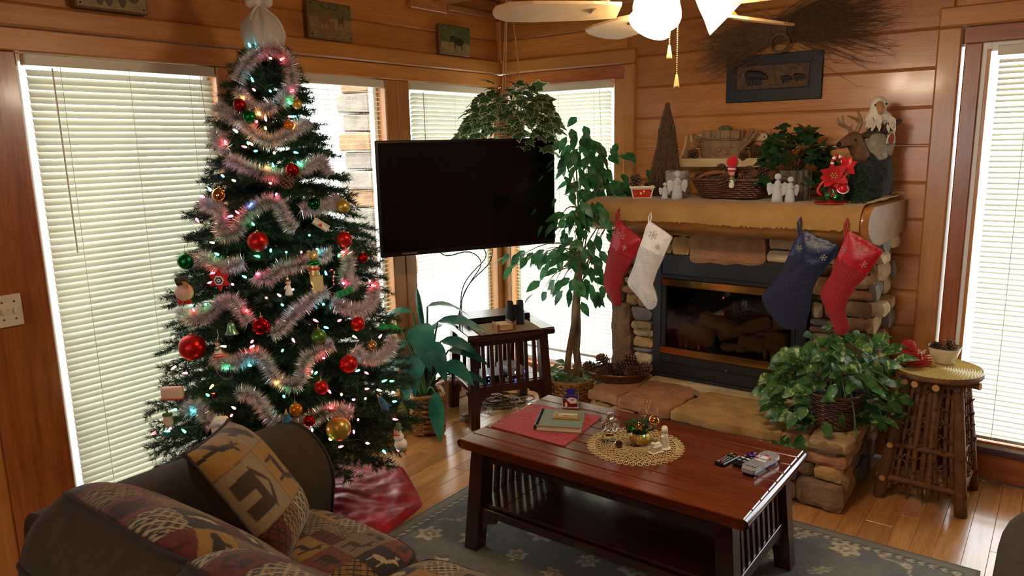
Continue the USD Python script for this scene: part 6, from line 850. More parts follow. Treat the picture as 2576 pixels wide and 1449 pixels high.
t = orn('bear', 'bear_ornament', 'golden bear figure ornament with a green scarf right of centre'); P_(t, 'body', blob([[((.004, 0, -.055), .021), ((.002, 0, -.02), .019), ((.0, 0, .01), .016)]], .008, 3), 'gold_leaf'); P_(t, 'head', blob([[((0, 0, .045), .019), ((-.004, -.014, .040), .010)], [((-.014, 0, .06), .006), ((-.015, 0, .063), .006)], [((.014, 0, .06), .006), ((.015, 0, .063), .006)]], .006, 2), 'gold_leaf'); P_(t, 'scarf', tube([(.018 * math.cos(a), .018 * math.sin(a), .02) for a in np.arange(12) * .524], .008, 6, True), 'foil_green'); P_(t, 'sash', tube([(.0205 * math.cos(a), .0205 * math.sin(a), -.002) for a in np.arange(12) * .524], .004, 6, True), 'felt_red'); P_(t, 'eyes', join(ball(.002, (-.010, -.017, .048), 1), ball(.002, (.004, -.019, .048), 1), ball(.003, (-.004, -.024, .041), 1)), 'tv_black'); P_(t, 'sled', box(-.004, .036, -.026, -.018, -.085, -.025, .003), 'gold_leaf', False)
t = orn('boy', 'angel_ornament', 'small white-robed child figure hanging on a thread in the middle of the tree'); P_(t, 'robe', lathe([(0, -.03), (.014, -.03), (.012, -.015), (.007, .006), (0, .008)], 14), 'felt_white'); P_(t, 'head', ball(.010, (0, 0, .016), 2), 'skin'); P_(t, 'hair', ball(.0108, (0, .002, .019), 2, (1, 1, .8)), 'deer_brown'); P_(t, 'cap', ball(.005, (-.002, 0, .030), 1), 'felt_white'); P_(t, 'arms', blob([[((-.008, -.002, .002), .004), ((-.012, -.01, -.004), .003), ((-.008, -.013, -.003), .003)]]), 'felt_white'); P_(t, 'thread', cyl((0, 0, .03), (0, .004, .125), .0006, n=4), 'cord_white', False); P_(t, 'base', cyl((0, 0, -.034), (0, 0, -.030), .013, n=12), 'deer_brown', False)
t = orn('sled', 'sled_ornament', 'bright green toy cart ornament at the right of the tree'); mk('toy_green', srgb(20, 140, 62), .4); P_(t, 'body', align(join(box(-.036, .036, -.014, .014, -.008, -.003, .001), box(-.036, .036, -.014, -.011, -.003, .014, .001), box(-.036, .036, .011, .014, -.003, .014, .001), box(.033, .036, -.011, .011, -.003, .014, .001)), (.93, 0, .36)), 'toy_green', False); P_(t, 'rungs', align(join(*[box(x, x + .004, -.0165, -.0145, -.006, .012, .0005) for x in (-.02, 0, .02)]), (.93, 0, .36)), 'green_satin', False)
t = orn('cane', 'candy_cane_ornament', 'small red and white candy cane right of the bear ornament'); P = spline([(0, 0, -.03), (.002, 0, .01), (.004, 0, .022), (-.006, 0, .03), (-.014, 0, .022)], 21)
for k in range(10): P_(t, 'stripe', tube(P[2 * k:2 * k + 3], .0028, 6), 'candy_red' if k % 2 else 'candy_white')
t = orn('green_stick', 'icicle_ornament', 'thin green stick ornament beside the small candy cane'); P_(t, 'stick', tube([(.002, 0, -.025), (-.003, 0, .03)], .0022, 6), 'toy_green')
t = orn('bell', 'bell_ornament', 'pale green metal bell ornament at the lower left of the tree'); mk('bell_green', srgb(126, 176, 132), .28, .7); P_(t, 'bell', lathe([(0, .021), (.010, .021), (.014, .012), (.016, -.006), (.024, -.018), (.0255, -.021), (.022, -.019), (.014, -.006), (.011, .01), (0, .018)], 22), 'bell_green'); P_(t, 'loop', tube([(0, 0, .021), (.004, 0, .028), (0, 0, .033), (-.004, 0, .028)], .0012, 5, True), 'cap_gold'); P_(t, 'clapper', ball(.004, (0, 0, -.02), 1), 'cap_gold')
t = orn('figure', 'doll_ornament', 'small carol singer figure in a red and white robe at the lower left'); P_(t, 'robe', lathe([(0, -.036), (.017, -.036), (.015, -.02), (.009, .004), (0, .008)], 14), 'glaze_cream'); P_(t, 'hem', join(tube([(.0168 * math.cos(a), .0168 * math.sin(a), -.03) for a in np.arange(14) * .449], .0035, 5, True), tube([(.0155 * math.cos(a), .0155 * math.sin(a), -.02) for a in np.arange(14) * .449], .0018, 5, True)), 'felt_red'); P_(t, 'head', ball(.0095, (0, 0, .018), 2), 'skin'); P_(t, 'hair', ball(.0104, (0, .002, .021), 2, (1, 1, .85)), 'deer_brown'); P_(t, 'arms', blob([[((-.009, 0, .002), .004), ((-.004, -.013, -.004), .003), ((.004, -.013, -.004), .003), ((.009, 0, .002), .004)]]), 'felt_green'); P_(t, 'ribbon', tube([(0, 0, .028), (.006, .002, .05), (.003, .004, .07)], .0009, 4), 'cord_white', False)
mk('felt_blue', srgb(48, 104, 138), .85, var=.2, vs=40, sheen=.3)
def fish(k, label, s, tilt):
    t = orn(k, 'fish_ornament', label, .3); P_(t, 'body', tf(puff(Polygon([(0, .05), (.010, .04), (.018, .015), (.021, -.01), (.017, -.032), (.008, -.045), (0, -.05), (-.008, -.045), (-.017, -.032), (-.021, -.01), (-.018, .015), (-.010, .04)]), .03, .006, .5), ry=tilt, s=s), 'felt_blue')
    for sg in (-1, 1): P_(t, 'fin', tf(puff(Polygon([(sg * .017, -.01), (sg * .034, -.03), (sg * .028, -.04), (sg * .014, -.03)]), .006, .006), ry=tilt, s=s), 'felt_blue')
    P_(t, 'eye', tf(join(ball(.0035, (-.006, -.014, .012), 1), ball(.0035, (.007, -.014, .012), 1)), ry=tilt, s=s), 'tv_black'); P_(t, 'beak', tf(cyl((0, -.008, .044), (0, -.006, .062), .007, .001, 8), ry=tilt, s=s), 'gold_leaf')
fish('fish', 'blue felt fish ornament hanging over the sofa arm', 1.05, 0.0); fish('fish2', 'blue felt drop-shaped ornament at the lower right of the tree', .75, -.5)
t = orn('snowman', 'snowman_ornament', 'white snowman ornament with a green hat hanging at the bottom right'); P_(t, 'body', ball(.026, (.006, 0, -.022), 2), 'felt_white'); P_(t, 'belly', ball(.021, (.0, 0, .008), 2), 'felt_white'); P_(t, 'head', ball(.016, (-.004, 0, .032), 2), 'felt_white'); P_(t, 'scarf', tube([(-.003 + .0145 * math.cos(a), .0145 * math.sin(a), .020) for a in np.arange(12) * .524], .004, 5, True), 'felt_red'); P_(t, 'hat', lathe([(0, .044), (.018, .044), (.018, .047), (.012, .048), (.011, .066), (0, .067)], 14), 'felt_green'); P_(t, 'nose', cyl((-.006, -.014, .032), (-.010, -.028, .031), .003, .0005, 6), 'amber'); P_(t, 'eyes', join(ball(.002, (-.012, -.014, .037), 1), ball(.002, (.001, -.015, .037), 1)), 'tv_black')
t = orn('house_box', 'brick_ornament', 'tan stuffed block ornament with a red edge at the lower left edge'); P_(t, 'block', box(-.040, .040, -.016, .016, -.024, .024, .008), 'skin'); P_(t, 'trim', box(-.0405, .0405, -.0165, .0165, -.024, -.019, .002), 'felt_red', False)
t = orn('mitten', 'mitten_ornament', 'pink mitten ornament with a green cuff at the lower left'); P_(t, 'mitten', puff(Polygon([(-.014, .01), (.016, .01), (.02, -.02), (.012, -.036), (-.008, -.036), (-.018, -.02)]), .016, .005), 'skin'); P_(t, 'cuff', box(-.016, .018, -.008, .008, .008, .02, .002), 'felt_green'); P_(t, 'loop', tube([(0, 0, .02), (-.006, 0, .045)], .003, 5), 'felt_green')
t = orn('house', 'gingerbread_house_ornament', 'cream and pink gingerbread house ornament at the bottom left of the tree'); P_(t, 'walls', box(-.028, .028, -.018, .018, -.04, .008, .002), 'glaze_cream', False); P_(t, 'roof', hullm([(a, b, c) for b in (-.021, .021) for a, c in ((-.036, .006), (.036, .006), (-.02, .034), (.02, .034))]), 'felt_white'); P_(t, 'door', box(-.008, .006, -.0195, -.0178, -.04, -.012, .001), 'skin', False); P_(t, 'base', box(-.036, .036, -.024, .024, -.046, -.0402, .002), 'skin', False)
t = orn('beads', 'bead_string', 'short string of purple beads in the lower left of the tree'); mk('bead_purple', srgb(150, 80, 150), .15, .6)
for k, a in enumerate(np.linspace(3.0, 6.2, 17)): P_(t, 'bead', ball(.0026, (.027 * math.cos(a), -.008, .03 + .027 * math.sin(a) - .01 * math.cos(a)), 1), 'bead_purple')
t = orn('cube', 'gift_ornament', 'tiny red foil parcel ornament at the lower left'); P_(t, 'parcel', box(-.011, .011, -.008, .008, -.008, .008, .001), 'red_shiny', False); P_(t, 'ribbon', box(-.0015, .0015, -.0088, .0088, -.0088, .0088, .0003), 'cap_gold', False)
t = orn('minitree', 'tree_ornament', 'small yellow-green triangular tree ornament at the lower right edge'); P_(t, 'tree', puff(Polygon([(0, .032), (.022, -.026), (-.022, -.026)]), .012, .006, edge=.002), 'felt_green'); P_(t, 'garland', join(tube([(-.012, -.007, -.004), (.010, -.007, .004)], .002, 5), tube([(-.017, -.007, -.018), (.015, -.007, -.010)], .002, 5)), 'cap_gold')
# ---- tree topper: organza angel
mat('organza', {'t': ('transparent_bsdf', {'color': (1, 1, 1)}), 'p': ('principled_bsdf', {'base_color': srgb(232, 226, 214), 'roughness': .35, 'sheen_weight': .5}), 'tr': ('translucent_bsdf', {'color': srgb(232, 226, 214)}), 'a': ('mix_closure', {'fac': .4}), 'm': ('mix_closure', {'fac': .72})}, [('p.BSDF', 'a.closure1'), ('tr.BSDF', 'a.closure2'), ('t.BSDF', 'm.closure1'), ('a.closure', 'm.closure2')], 'm.closure')
P0_ = P_; P_ = lambda t, n, m, k, s=True: P0_(t, n, tf(m, s=.80), k, s)
ag_ = Thing('tree_topper', 'white organza angel on top of the Christmas tree', 'tree topper', (TC[0] + .02, TC[1] - .015, 2.05), RZT); na = 40; prof = [(.078, -.02), (.094, .02), (.098, .06), (.088, .11), (.062, .155), (.034, .185), (.026, .2)]
def cloth_lathe(prof, amp, n=44, seed=1): a = np.arange(n) / n * 6.283; rr = np.array([[r * (1 + amp * math.sin(a_ * 7 + z * 20) + amp * .6 * math.sin(a_ * 11 + 2)) for a_ in a] for r, z in prof]); V = np.stack([rr * np.cos(a), rr * np.sin(a), np.array([z for r, z in prof])[:, None] + 0 * rr], -1).reshape(-1, 3); m = len(prof); return V, quads([(i * n + k, i * n + (k + 1) % n, (i + 1) * n + (k + 1) % n, (i + 1) * n + k) for i in range(m - 1) for k in range(n)])
P_(ag_, 'skirt', cloth_lathe(prof, .13), 'organza'); P_(ag_, 'overskirt', cloth_lathe([(r * .86, z) for r, z in prof], .16, 40), 'organza'); P_(ag_, 'underskirt', cloth_lathe([(r * .42, z) for r, z in prof], .05), 'felt_white'); P_(ag_, 'bodice', lathe([(.024, .198), (.032, .23), (.026, .262), (.012, .275)], 16), 'felt_white'); P_(ag_, 'head', ball(.028, (0, 0, .305), 2), 'skin'); P_(ag_, 'hair', ball(.031, (0, .006, .312), 2), 'gold_leaf')
for sg in (-1, 1): P_(ag_, 'wing', puff(Polygon([(sg * .012, .2), (sg * .05, .21), (sg * .085, .27), (sg * .075, .33), (sg * .03, .30)]), .02, .012, wr=.01), 'organza'); P_(ag_, 'sleeve', blob([[((sg * .026, -.01, .245), .018), ((sg * .045, -.03, .215), .022)]], .01, 2), 'organza'); P_(ag_, 'bow_loop', align(leafm(.05, .03, 4, .4)[:2], (sg, -.4, .3), (sg * .006, -.03, .2)), 'organza')
P_(ag_, 'ribbon', tube(spline([(.02, -.03, .19), (.08, -.02, .14), (.105, -.01, .07), (.085, -.01, .01), (.06, -.02, -.03)], 20), np.linspace(.006, .009, 20), 6), 'organza'); P_(ag_, 'ribbon', tube(spline([(-.01, -.035, .2), (-.03, -.06, .16), (-.035, -.07, .13)], 8), .008, 6), 'organza')
P_ = P0_
# ================================================================ plants
leaf_look('ivy_variegated', srgb(72, 110, 62), srgb(42, 78, 46), srgb(214, 220, 176), .42, .28, e0=.66); leaf_look('ficus_leaf', srgb(72, 132, 78), srgb(40, 94, 56), None, .36, .36); leaf_look('pothos_leaf', srgb(86, 134, 68), srgb(40, 90, 48), None, .38, .2, spots=srgb(178, 198, 116)); leaf_look('dieff_leaf', srgb(70, 144, 118), srgb(38, 104, 86), None, .24, .25, vs=9); leaf_look('dieff_bright', srgb(40, 168, 66), srgb(20, 128, 50), None, .4, .5, vs=9)
mk('light_wicker', srgb(196, 140, 76), .5, var=.35, vs=30, rand=.12); mk('moss_grey', srgb(120, 128, 104), .95, var=.4, vs=40, bump=2, bs=120); mk('trunk_bark', srgb(140, 112, 80), .85, var=.35, vs=24, bump=1, bs=60, stretch=(1, 1, .4))
# ---- hanging basket of ivy in the corner
HC = np.array([.40, -.43, 1.60]); hv = Thing('hanging_ivy', 'variegated ivy in a wicker basket hanging above the television', 'hanging plant', HC); wicker(hv, HC, (.062, .062), (.085, .085), .20, 13, 22, LOOKS['light_wicker'], 2.0, .006, .009); hv.p('soil', cyl(HC + (0, 0, .15), HC + (0, 0, .17), .078, n=14), LOOKS['cone_core'], False)
for a in (.5, 2.6, 4.7): hv.p('hanging_cord', tube(spline([HC + (.085 * math.cos(a), .085 * math.sin(a), .2), HC + (.05 * math.cos(a), .05 * math.sin(a), .55), HC + (.0, .0, 1.015)], 9), .003, 5), mk('cord_tan', srgb(190, 160, 120), .8), False)
rg = np.random.default_rng(71)
for k in range(22):
    a = rg.uniform(0, 6.283); r = rg.uniform(.12, .27); e = HC + np.array([r * math.cos(a), r * math.sin(a), rg.uniform(-.02, .3)]); s0 = HC + (.04 * math.cos(a), .04 * math.sin(a), .17); e[1] = min(e[1], -.06); e[0] = max(e[0], .05); hv.p('vine', tube(spline([s0, (s0 + e) / 2 + (0, 0, .12), e], 8), .0022, 4), LOOKS['stem_green'], False)
for k in range(285):
    a = rg.uniform(0, 6.283); u = rg.random(); r = .03 + .26 * math.sqrt(u); top = .17 + .27 * (1 - (r / .31) ** 2); z = rg.uniform(top - .13, top) if rg.random() < .5 else rg.uniform(.0 + .03 * (r < .12), top); 
    if r < .14 and z < .20: r = rg.uniform(.15, .28)
    p = HC + np.array([r * math.cos(a), r * math.sin(a) * .9, z]); p[1] = min(p[1], -.05); p[0] = max(p[0], .045); d = np.array([math.cos(a) + rg.normal(0, .3), math.sin(a) + rg.normal(0, .3) - .3, rg.uniform(-1.1, .5 if z > .3 else -.1)]); put_leaf(hv, ivym(rg.uniform(.062, .108), .3), p, d, (.35 * math.cos(a) + .35 + rg.normal(0, .3), .35 * math.sin(a) - .45 + rg.normal(0, .3), .75), LOOKS['ivy_variegated'])
# ---- ficus tree in a basket
FB = np.array([.71, -.275, .0]); ft = Thing('ficus_tree', 'tall ficus tree with braided trunks in a basket beside the fireplace', 'potted tree', FB); wicker(ft, FB + (0, 0, .004), (.115, .115), (.15, .15), .20, 9, 30, LOOKS['light_wicker'], 2.0, .009, .011, amp=.8); mv = ball(.135, FB + (0, 0, .165), 3, (1, 1, .42)); ft.p('moss', (mv[0] + .012 * (meshkit.noise(mv[0] * 60)[:, None] - .5), mv[1]), LOOKS['moss_grey'], True)
def tw(ph, n=26): z = np.linspace(.17, 1.0, n); r = .040 * np.clip(1.15 - (z - .17) / .6, .18, 1); return np.c_[FB[0] + .02 + .10 * (z - .17) + r * np.cos(ph + z * 4.6), FB[1] - .055 * (z - .17) + r * np.sin(ph + z * 4.6), z]
for ph, r0 in ((0, .024), (2.1, .022), (4.2, .012)): ft.p('trunk', tube(tw(ph), np.linspace(r0, r0 * .75, 26), 9), LOOKS['trunk_bark'], True)
rg = np.random.default_rng(90); TOP = np.array([FB[0] + .105, FB[1] - .05, 1.0]); CL = [((.83, 1.66), .10, .12, 22), ((.90, 1.52), .16, .13, 36), ((.96, 1.38), .24, .12, 50), ((.72, 1.56), .08, .10, 14), ((1.13, 1.34), .10, .07, 16), ((.83, 1.24), .18, .10, 34), ((.70, 1.12), .09, .12, 14), ((.40, .96), .09, .035, 13), ((.56, .98), .10, .05, 15), ((.72, .98), .12, .06, 18), ((.95, .97), .10, .10, 20), ((.80, .82), .12, .08, 18), ((.62, .80), .07, .05, 8), ((.98, .80), .06, .06, 9), ((1.02, 1.15), .08, .08, 9), ((.98, 1.62), .06, .06, 7)]
for (cx, cz), rx, rz_, n in CL:
    for b in range(max(2, n // 8)):
        e = np.array([cx + rg.uniform(-.7, .7) * rx, FB[1] - .06 + rg.uniform(-.16, .12), cz + rg.uniform(-.5, .6) * rz_]); s0 = TOP + (0, 0, rg.uniform(-.25, .3) if cz > 1.1 else rg.uniform(-.1, .05)); ft.p('twig', tube(spline([s0, (s0 + e) / 2 + (0, 0, .05), e], 7), np.linspace(.005, .0015, 7), 4), LOOKS['trunk_bark'], False)
    for k in range(n):
        u = rg.normal(0, .5, 2); y = FB[1] - .06 + rg.normal(0, .09); p = np.array([cx + u[0] * rx, min(y, -.06), cz + u[1] * rz_]); 
        if p[0] > 1.0 and p[2] < 1.37: p[1] = rg.uniform(-.75, -.62) if p[2] < 1.36 and p[0] > 1.03 else p[1]
        d = np.array([np.sign(p[0] - .8) * rg.uniform(.1, .9), rg.uniform(-.8, .2), rg.uniform(-1.2, -.1)]); put_leaf(ft, leafm(rg.uniform(.085, .12), rg.uniform(.044, .06), 4, .12, .25), p, d, (rg.normal(0, .35) + .3, rg.normal(0, .3) - .5, .7), LOOKS['ficus_leaf'])
for k in range(34):
    a = rg.uniform(0, 6.283); r = rg.uniform(.03, .16); p = FB + np.array([r * math.cos(a), min(r * math.sin(a), .2), .21 + rg.uniform(-.01, .09)]); put_leaf(ft, leafm(rg.uniform(.06, .09), rg.uniform(.04, .055), 4, .15, .4), p, (math.cos(a), math.sin(a) - .2, rg.uniform(-.2, .6)), (0, -.3, 1), LOOKS['pothos_leaf'], 'ground_leaf')
# ---- broad-leaved plant in a square basket
DC = np.array([.22, -1.06, .0]); df = Thing('dieffenbachia', 'broad-leaved green plant in a square wicker basket right of the Christmas tree', 'potted plant', DC); wicker(df, DC + (0, 0, .003), (.082, .082), (.094, .094), .235, 15, 26, LOOKS['light_wicker'], 6.0, .0085, .010, rz=math.radians(52), amp=.9); df.p('soil', (lambda m: (m[0] + DC + (0, 0, .2), m[1]))(box(-.06, .06, -.06, .06, 0, .02)), LOOKS['cone_core'], False); rg = np.random.default_rng(17)
RV, UV = np.array([.80, .60, 0]), np.array([-.59, .79, 0])
def dl(r, u, z, dr, du, dz, L, W, droop, look='dieff_leaf', st=(0, 0, .22)):
    p = DC + RV * r + UV * u + (0, 0, z); s0 = DC + RV * st[0] + UV * st[1] + (0, 0, st[2]); d = RV * dr + UV * du + np.array([0, 0, dz]); df.p('stem', tube(spline([s0, (s0 + p) / 2 + RV * r * .05 + (0, 0, .04), p], 8), np.linspace(.009, .005, 8), 6), LOOKS['stem_green'], True); m = leafm(L, W, 8, .16, droop, wave=.012); v, f = align(m[:2], d, p, (-.3 * dr * RV[0], -.3 * dr * RV[1] - .25, 1)); v[:, 0] = np.maximum(v[:, 0], .03); df.p('leaf', (v, f), LOOKS[look], True, uv=m[2])
for a in [(-.02, -.05, .66, .15, -.9, -.15, .27, .16, .8), (-.06, .0, .72, -.9, -.1, .25, .26, .11, .7), (.02, .05, .74, .9, .2, .25, .28, .10, .6), (.08, .0, .66, .9, -.1, .2, .30, .12, .45), (.10, -.06, .56, 1, -.2, .1, .25, .12, .5), (.14, -.04, .50, 1, -.1, .05, .26, .12, .45), (-.12, -.02, .62, -.8, -.5, .3, .24, .17, .5, 'dieff_bright'), (-.08, -.06, .56, -.9, -.4, .0, .22, .11, .6), (-.02, -.08, .50, -.2, -1, -.3, .24, .13, .7), (.05, -.06, .56, .3, -.8, -.4, .24, .11, .7), (-.10, -.04, .45, -1, -.3, .1, .22, .11, .6), (-.05, -.06, .42, -.4, -.8, -.5, .22, .12, .6), (.16, -.02, .36, 1, -.2, -.05, .24, .08, .3), (.06, -.09, .27, .1, -.6, -.9, .30, .10, .15), (-.15, -.02, .40, -1, -.2, -.5, .20, .10, .5), (.05, .06, .60, .5, .7, .4, .22, .11, .6), (.0, .02, .46, .7, -.7, .1, .2, .11, .6), (-.06, .05, .52, -.7, .5, .3, .2, .11, .6), (.12, -.08, .44, .9, -.6, -.1, .22, .11, .55)]: dl(*a)
df.p('furled_leaf', tube(spline([DC + (0, 0, .55), DC + RV * -.015 + (0, 0, .70), DC + RV * -.03 + (0, 0, .86)], 8), (.010, .012, .015, .017, .018, .017, .013, .003), 8), LOOKS['dieff_leaf'], True)
for k in range(3): df.p('cane', tube(spline([DC + RV * (.03 * (k - 1)) + (0, 0, .2), DC + RV * (.05 * (k - 1)) + (0, 0, .4), DC + RV * (.04 * (k - 1)) + (0, 0, .6)], 8), .012, 8), LOOKS['stem_green'], True)
# ---- pothos on the right end of the hearth
PB = np.array([2.335, -.565, .333]); ph = Thing('pothos_plant', 'bushy variegated pothos in a dark basket on the right corner of the hearth', 'potted plant', PB); wicker(ph, PB, (.08, .08), (.12, .12), .17, 15, 26, LOOKS['dark_wicker'], 2.0, .006, .008); ph.p('soil', cyl(PB + (0, 0, .12), PB + (0, 0, .14), .11, n=16), LOOKS['cone_core'], False); rg = np.random.default_rng(41)
for k in range(18): a = rg.uniform(0, 6.283); e = PB + np.array([rg.uniform(.12, .3) * math.cos(a), rg.uniform(.08, .2) * math.sin(a) - .03, rg.uniform(-.02, .34)]); s0 = PB + (.05 * math.cos(a), .05 * math.sin(a), .13); ph.p('vine', tube(spline([s0, (s0 + e) / 2 + (0, 0, .1), e], 7), .0025, 4), LOOKS['stem_green'], False)
n = 0
while n < 262:
    th, f_ = rg.uniform(0, 6.283), rg.random() ** .5; r_ = RV * math.cos(th) * f_; zz = math.sin(th) * f_; p = PB + RV * (.30 * math.cos(th) * f_ - .0) + np.array([0, 0, .22 + (.25 if zz > 0 else .27) * zz]) + UV * rg.uniform(-.17, .16) * math.sqrt(max(0, 1 - f_ * f_ * .8))
    q_ = (p - PB) @ RV; w_ = (p - PB) @ UV
    if abs(q_) < .10 and p[2] < .50 and w_ < .0 and rg.random() < .93: continue
    if p[2] < .42 and (p[1] > -.80 and 1.15 < p[0] < 2.47): p = p + UV * -.0; p[2] = max(p[2], .36)
    if p[1] > -.37 and p[0] < 2.46 and p[2] < 1.2: p[1] = rg.uniform(-.6, -.4)
    if p[2] < .36 and p[1] > -.84: p[2] = .38
    d = RV * (1.2 * math.cos(th) + rg.normal(0, .4)) + UV * (-.5 + rg.normal(0, .35)) + np.array([0, 0, rg.uniform(-.9, .35) + .3 * (zz > .5)]); n += 1; put_leaf(ph, leafm(rg.uniform(.07, .105), rg.uniform(.045, .062), 4, .16, .3), p, d, UV * -.55 + RV * rg.normal(0, .35) + np.array([0, 0, .75]), LOOKS['pothos_leaf'])
for k in range(22):
    p = PB + RV * rg.uniform(-.36, -.20) + UV * rg.uniform(-.24, -.14) + np.array([0, 0, rg.uniform(-.09, .06)]); put_leaf(ph, leafm(rg.uniform(.07, .095), .05, 4, .16, .3), p, RV * -.3 + UV * -.4 + np.array([0, 0, -1]), UV * -1 + (0, 0, .3), LOOKS['pothos_leaf'])
# ================================================================ on the coffee table (top at z .485)
CT = .4855
mat('knit_red', {'tc': ('texture_coordinate', {}), 'v': ('voronoi_texture', {'scale': 150.0}), 'rp': ('rgb_ramp', {'ramp': [(.2, srgb(196, 34, 36)), (.8, srgb(140, 14, 22))]}), 'bp': ('bump', {'strength': 1.0, 'distance': .004}), 'p': ('principled_bsdf', {'roughness': .95, 'sheen_weight': .3})}, [('tc.object', 'v.vector'), ('v.distance', 'rp.fac'), ('rp.color', 'p.base_color'), ('v.distance', 'bp.height'), ('bp.normal', 'p.normal')], 'p.BSDF')
pm = Polygon([(1.267, -1.762), (1.258, -1.452), (1.588, -1.418), (1.624, -1.768)]).buffer(.012).buffer(-.006); e = extr(pm, .0045); solo('placemat', (e[0] + (0, 0, CT + .0003), e[1]), LOOKS['knit_red'], 'red knitted placemat on the left of the coffee table', 'placemat', smooth=False)
def slab_on(t, name, pts, z0, z1, look, sm=False): e = extr(Polygon(pts), z1 - z0); t.p(name, (e[0] + (0, 0, z0), e[1]), LOOKS[look], sm)
mk('cloth_green', srgb(122, 138, 118), .8, bump=.3, bs=400); mk('paper', srgb(226, 204, 156), .8, var=.12, vs=200, stretch=(1, 1, 8)); b0 = CT + .0055; B4 = np.array([(1.452, -1.708), (1.620, -1.632), (1.534, -1.455), (1.366, -1.531)]); bc = B4.mean(0)
bo = Thing('spiral_book', 'grey-green spiral-bound book lying on the red placemat', 'book', (*bc, b0)); slab_on(bo, 'back_cover', B4, b0, b0 + .003, 'cloth_green'); slab_on(bo, 'pages', bc + (B4 - bc) * .97, b0 + .0032, b0 + .021, 'paper'); slab_on(bo, 'front_cover', B4, b0 + .0212, b0 + .0245, 'cloth_green'); p0, p1 = np.array([*B4[0], b0 + .0122]), np.array([*B4[3], b0 + .0122])
bo.p('spiral', join(*[tube([p0 + (p1 - p0) * s + np.array([(.013 * math.cos(a)) * -.905 + .003, .013 * math.cos(a) * -.42 , .0145 * math.sin(a)]) for a in np.arange(10) * .628], .0012, 4, True) for s in np.linspace(.04, .96, 26)]), LOOKS['tv_black'], False); ud = (B4[1] - B4[0]) / np.linalg.norm(B4[1] - B4[0]); vd = np.array([-ud[1], ud[0]])
for k in range(9): c = B4[0] + ud * (.09 + .010 * k) + vd * .018; bo.p('cover_mark', (np.array([[*(c + ud * a + vd * b), b0 + .0247 + h] for h in (0, .0002) for a, b in ((0, 0), (.006, 0), (.006, .004 + .002 * (k % 2)), (0, .004))]), np.array([(0, 1, 2), (0, 2, 3), (4, 5, 6), (4, 6, 7)])), mk('emboss', srgb(84, 100, 86), .8), False)
f0 = b0 + .0248; fp_ = Thing('picture_frame', 'small gilt picture frame lying on the green book', 'picture frame', (bc[0] + .012, bc[1] + .028, f0), math.atan2(ud[1], ud[0])); FR = lambda n, m, k: fp_.p(n, m, LOOKS[k], False, w=False); mk('gilt', srgb(176, 142, 78), .35, .7)
for i, (a, b, h) in enumerate(((.058, .040, .006), (.049, .031, .0085))): w_ = .0095 - .002 * i; FR('moulding', join(box(-a, a, -b, -b + w_, 0, h, .0015), box(-a, a, b - w_, b, 0, h, .0015), box(-a, -a + w_, -b + w_, b - w_, 0, h, .0015), box(a - w_, a, -b + w_, b - w_, 0, h, .0015)), 'gilt')
fc = lambda X, Y: np.where((Y > .008)[:, None], srgb(206, 214, 210), np.where(((np.abs(X) < .016 - np.maximum(Y + .004, 0) * 1.2) & (Y > -.011) & (Y < .007))[:, None], srgb(176, 92, 62), np.where((meshkit.noise(np.c_[X * 220, Y * 220, 0 * X], 2) > .5)[:, None], srgb(120, 138, 86), srgb(190, 190, 130)))); gx, gy = np.meshgrid(np.linspace(-.041, .041, 40), np.linspace(-.0235, .0235, 24), indexing='ij'); i, j = np.meshgrid(np.arange(39), np.arange(23), indexing='ij'); fp_.p('print', (np.c_[gx.ravel(), gy.ravel(), np.full(gx.size, .004)], quads(np.stack([i * 24 + j, (i + 1) * 24 + j, (i + 1) * 24 + j + 1, i * 24 + j + 1], -1).reshape(-1, 4))), vcol('print_ink', .3, 0, 10, 0, 100, .1), True, w=False, col=fc(gx.ravel(), gy.ravel()))
# snowman tea-light holder: painted glass cube
mat('clear_glass', {'p': ('principled_bsdf', {'base_color': (.97, .98, .98), 'roughness': .03, 'transmission_weight': 1.0, 'ior': 1.3})}, [], 'p.BSDF'); mk('glass_blue', srgb(36, 24, 150), .12, trans=.2); mk('glass_red', srgb(130, 16, 24), .15, trans=.2); mk('glass_white', srgb(226, 214, 204), .2, trans=.1); mk('lead_gold', srgb(150, 120, 90), .4, .6)
sc_ = Thing('candle_holder', 'square glass candle holder painted with a snowman in a blue hat', 'candle holder', (1.412, -1.375, CT + .0002), math.radians(30)); X_ = lambda n, m, k, s=False: sc_.p(n, m, LOOKS[k], s, w=False); s_ = .036; H_ = .092
X_('base', box(-s_ - .002, s_ + .002, -s_ - .002, s_ + .002, 0, .010, .002), 'lead_gold')
for a in range(4): X_('glass_side', tf(box(-s_, s_, -s_, -s_ + .0025, .0102, H_, .0006), rz=a * math.pi / 2), 'clear_glass')
def face(poly, k, d=.0012, n='painted_piece'): e = extr(poly, d); X_(n, (np.c_[e[0][:, 0], -s_ - .0002 - e[0][:, 2], e[0][:, 1] + .0], e[1][:, ::-1]), k)
ell = lambda x, z, a, b, n=18: Polygon([(x + a * math.cos(t), z + b * math.sin(t)) for t in np.arange(n) * 6.283 / n])
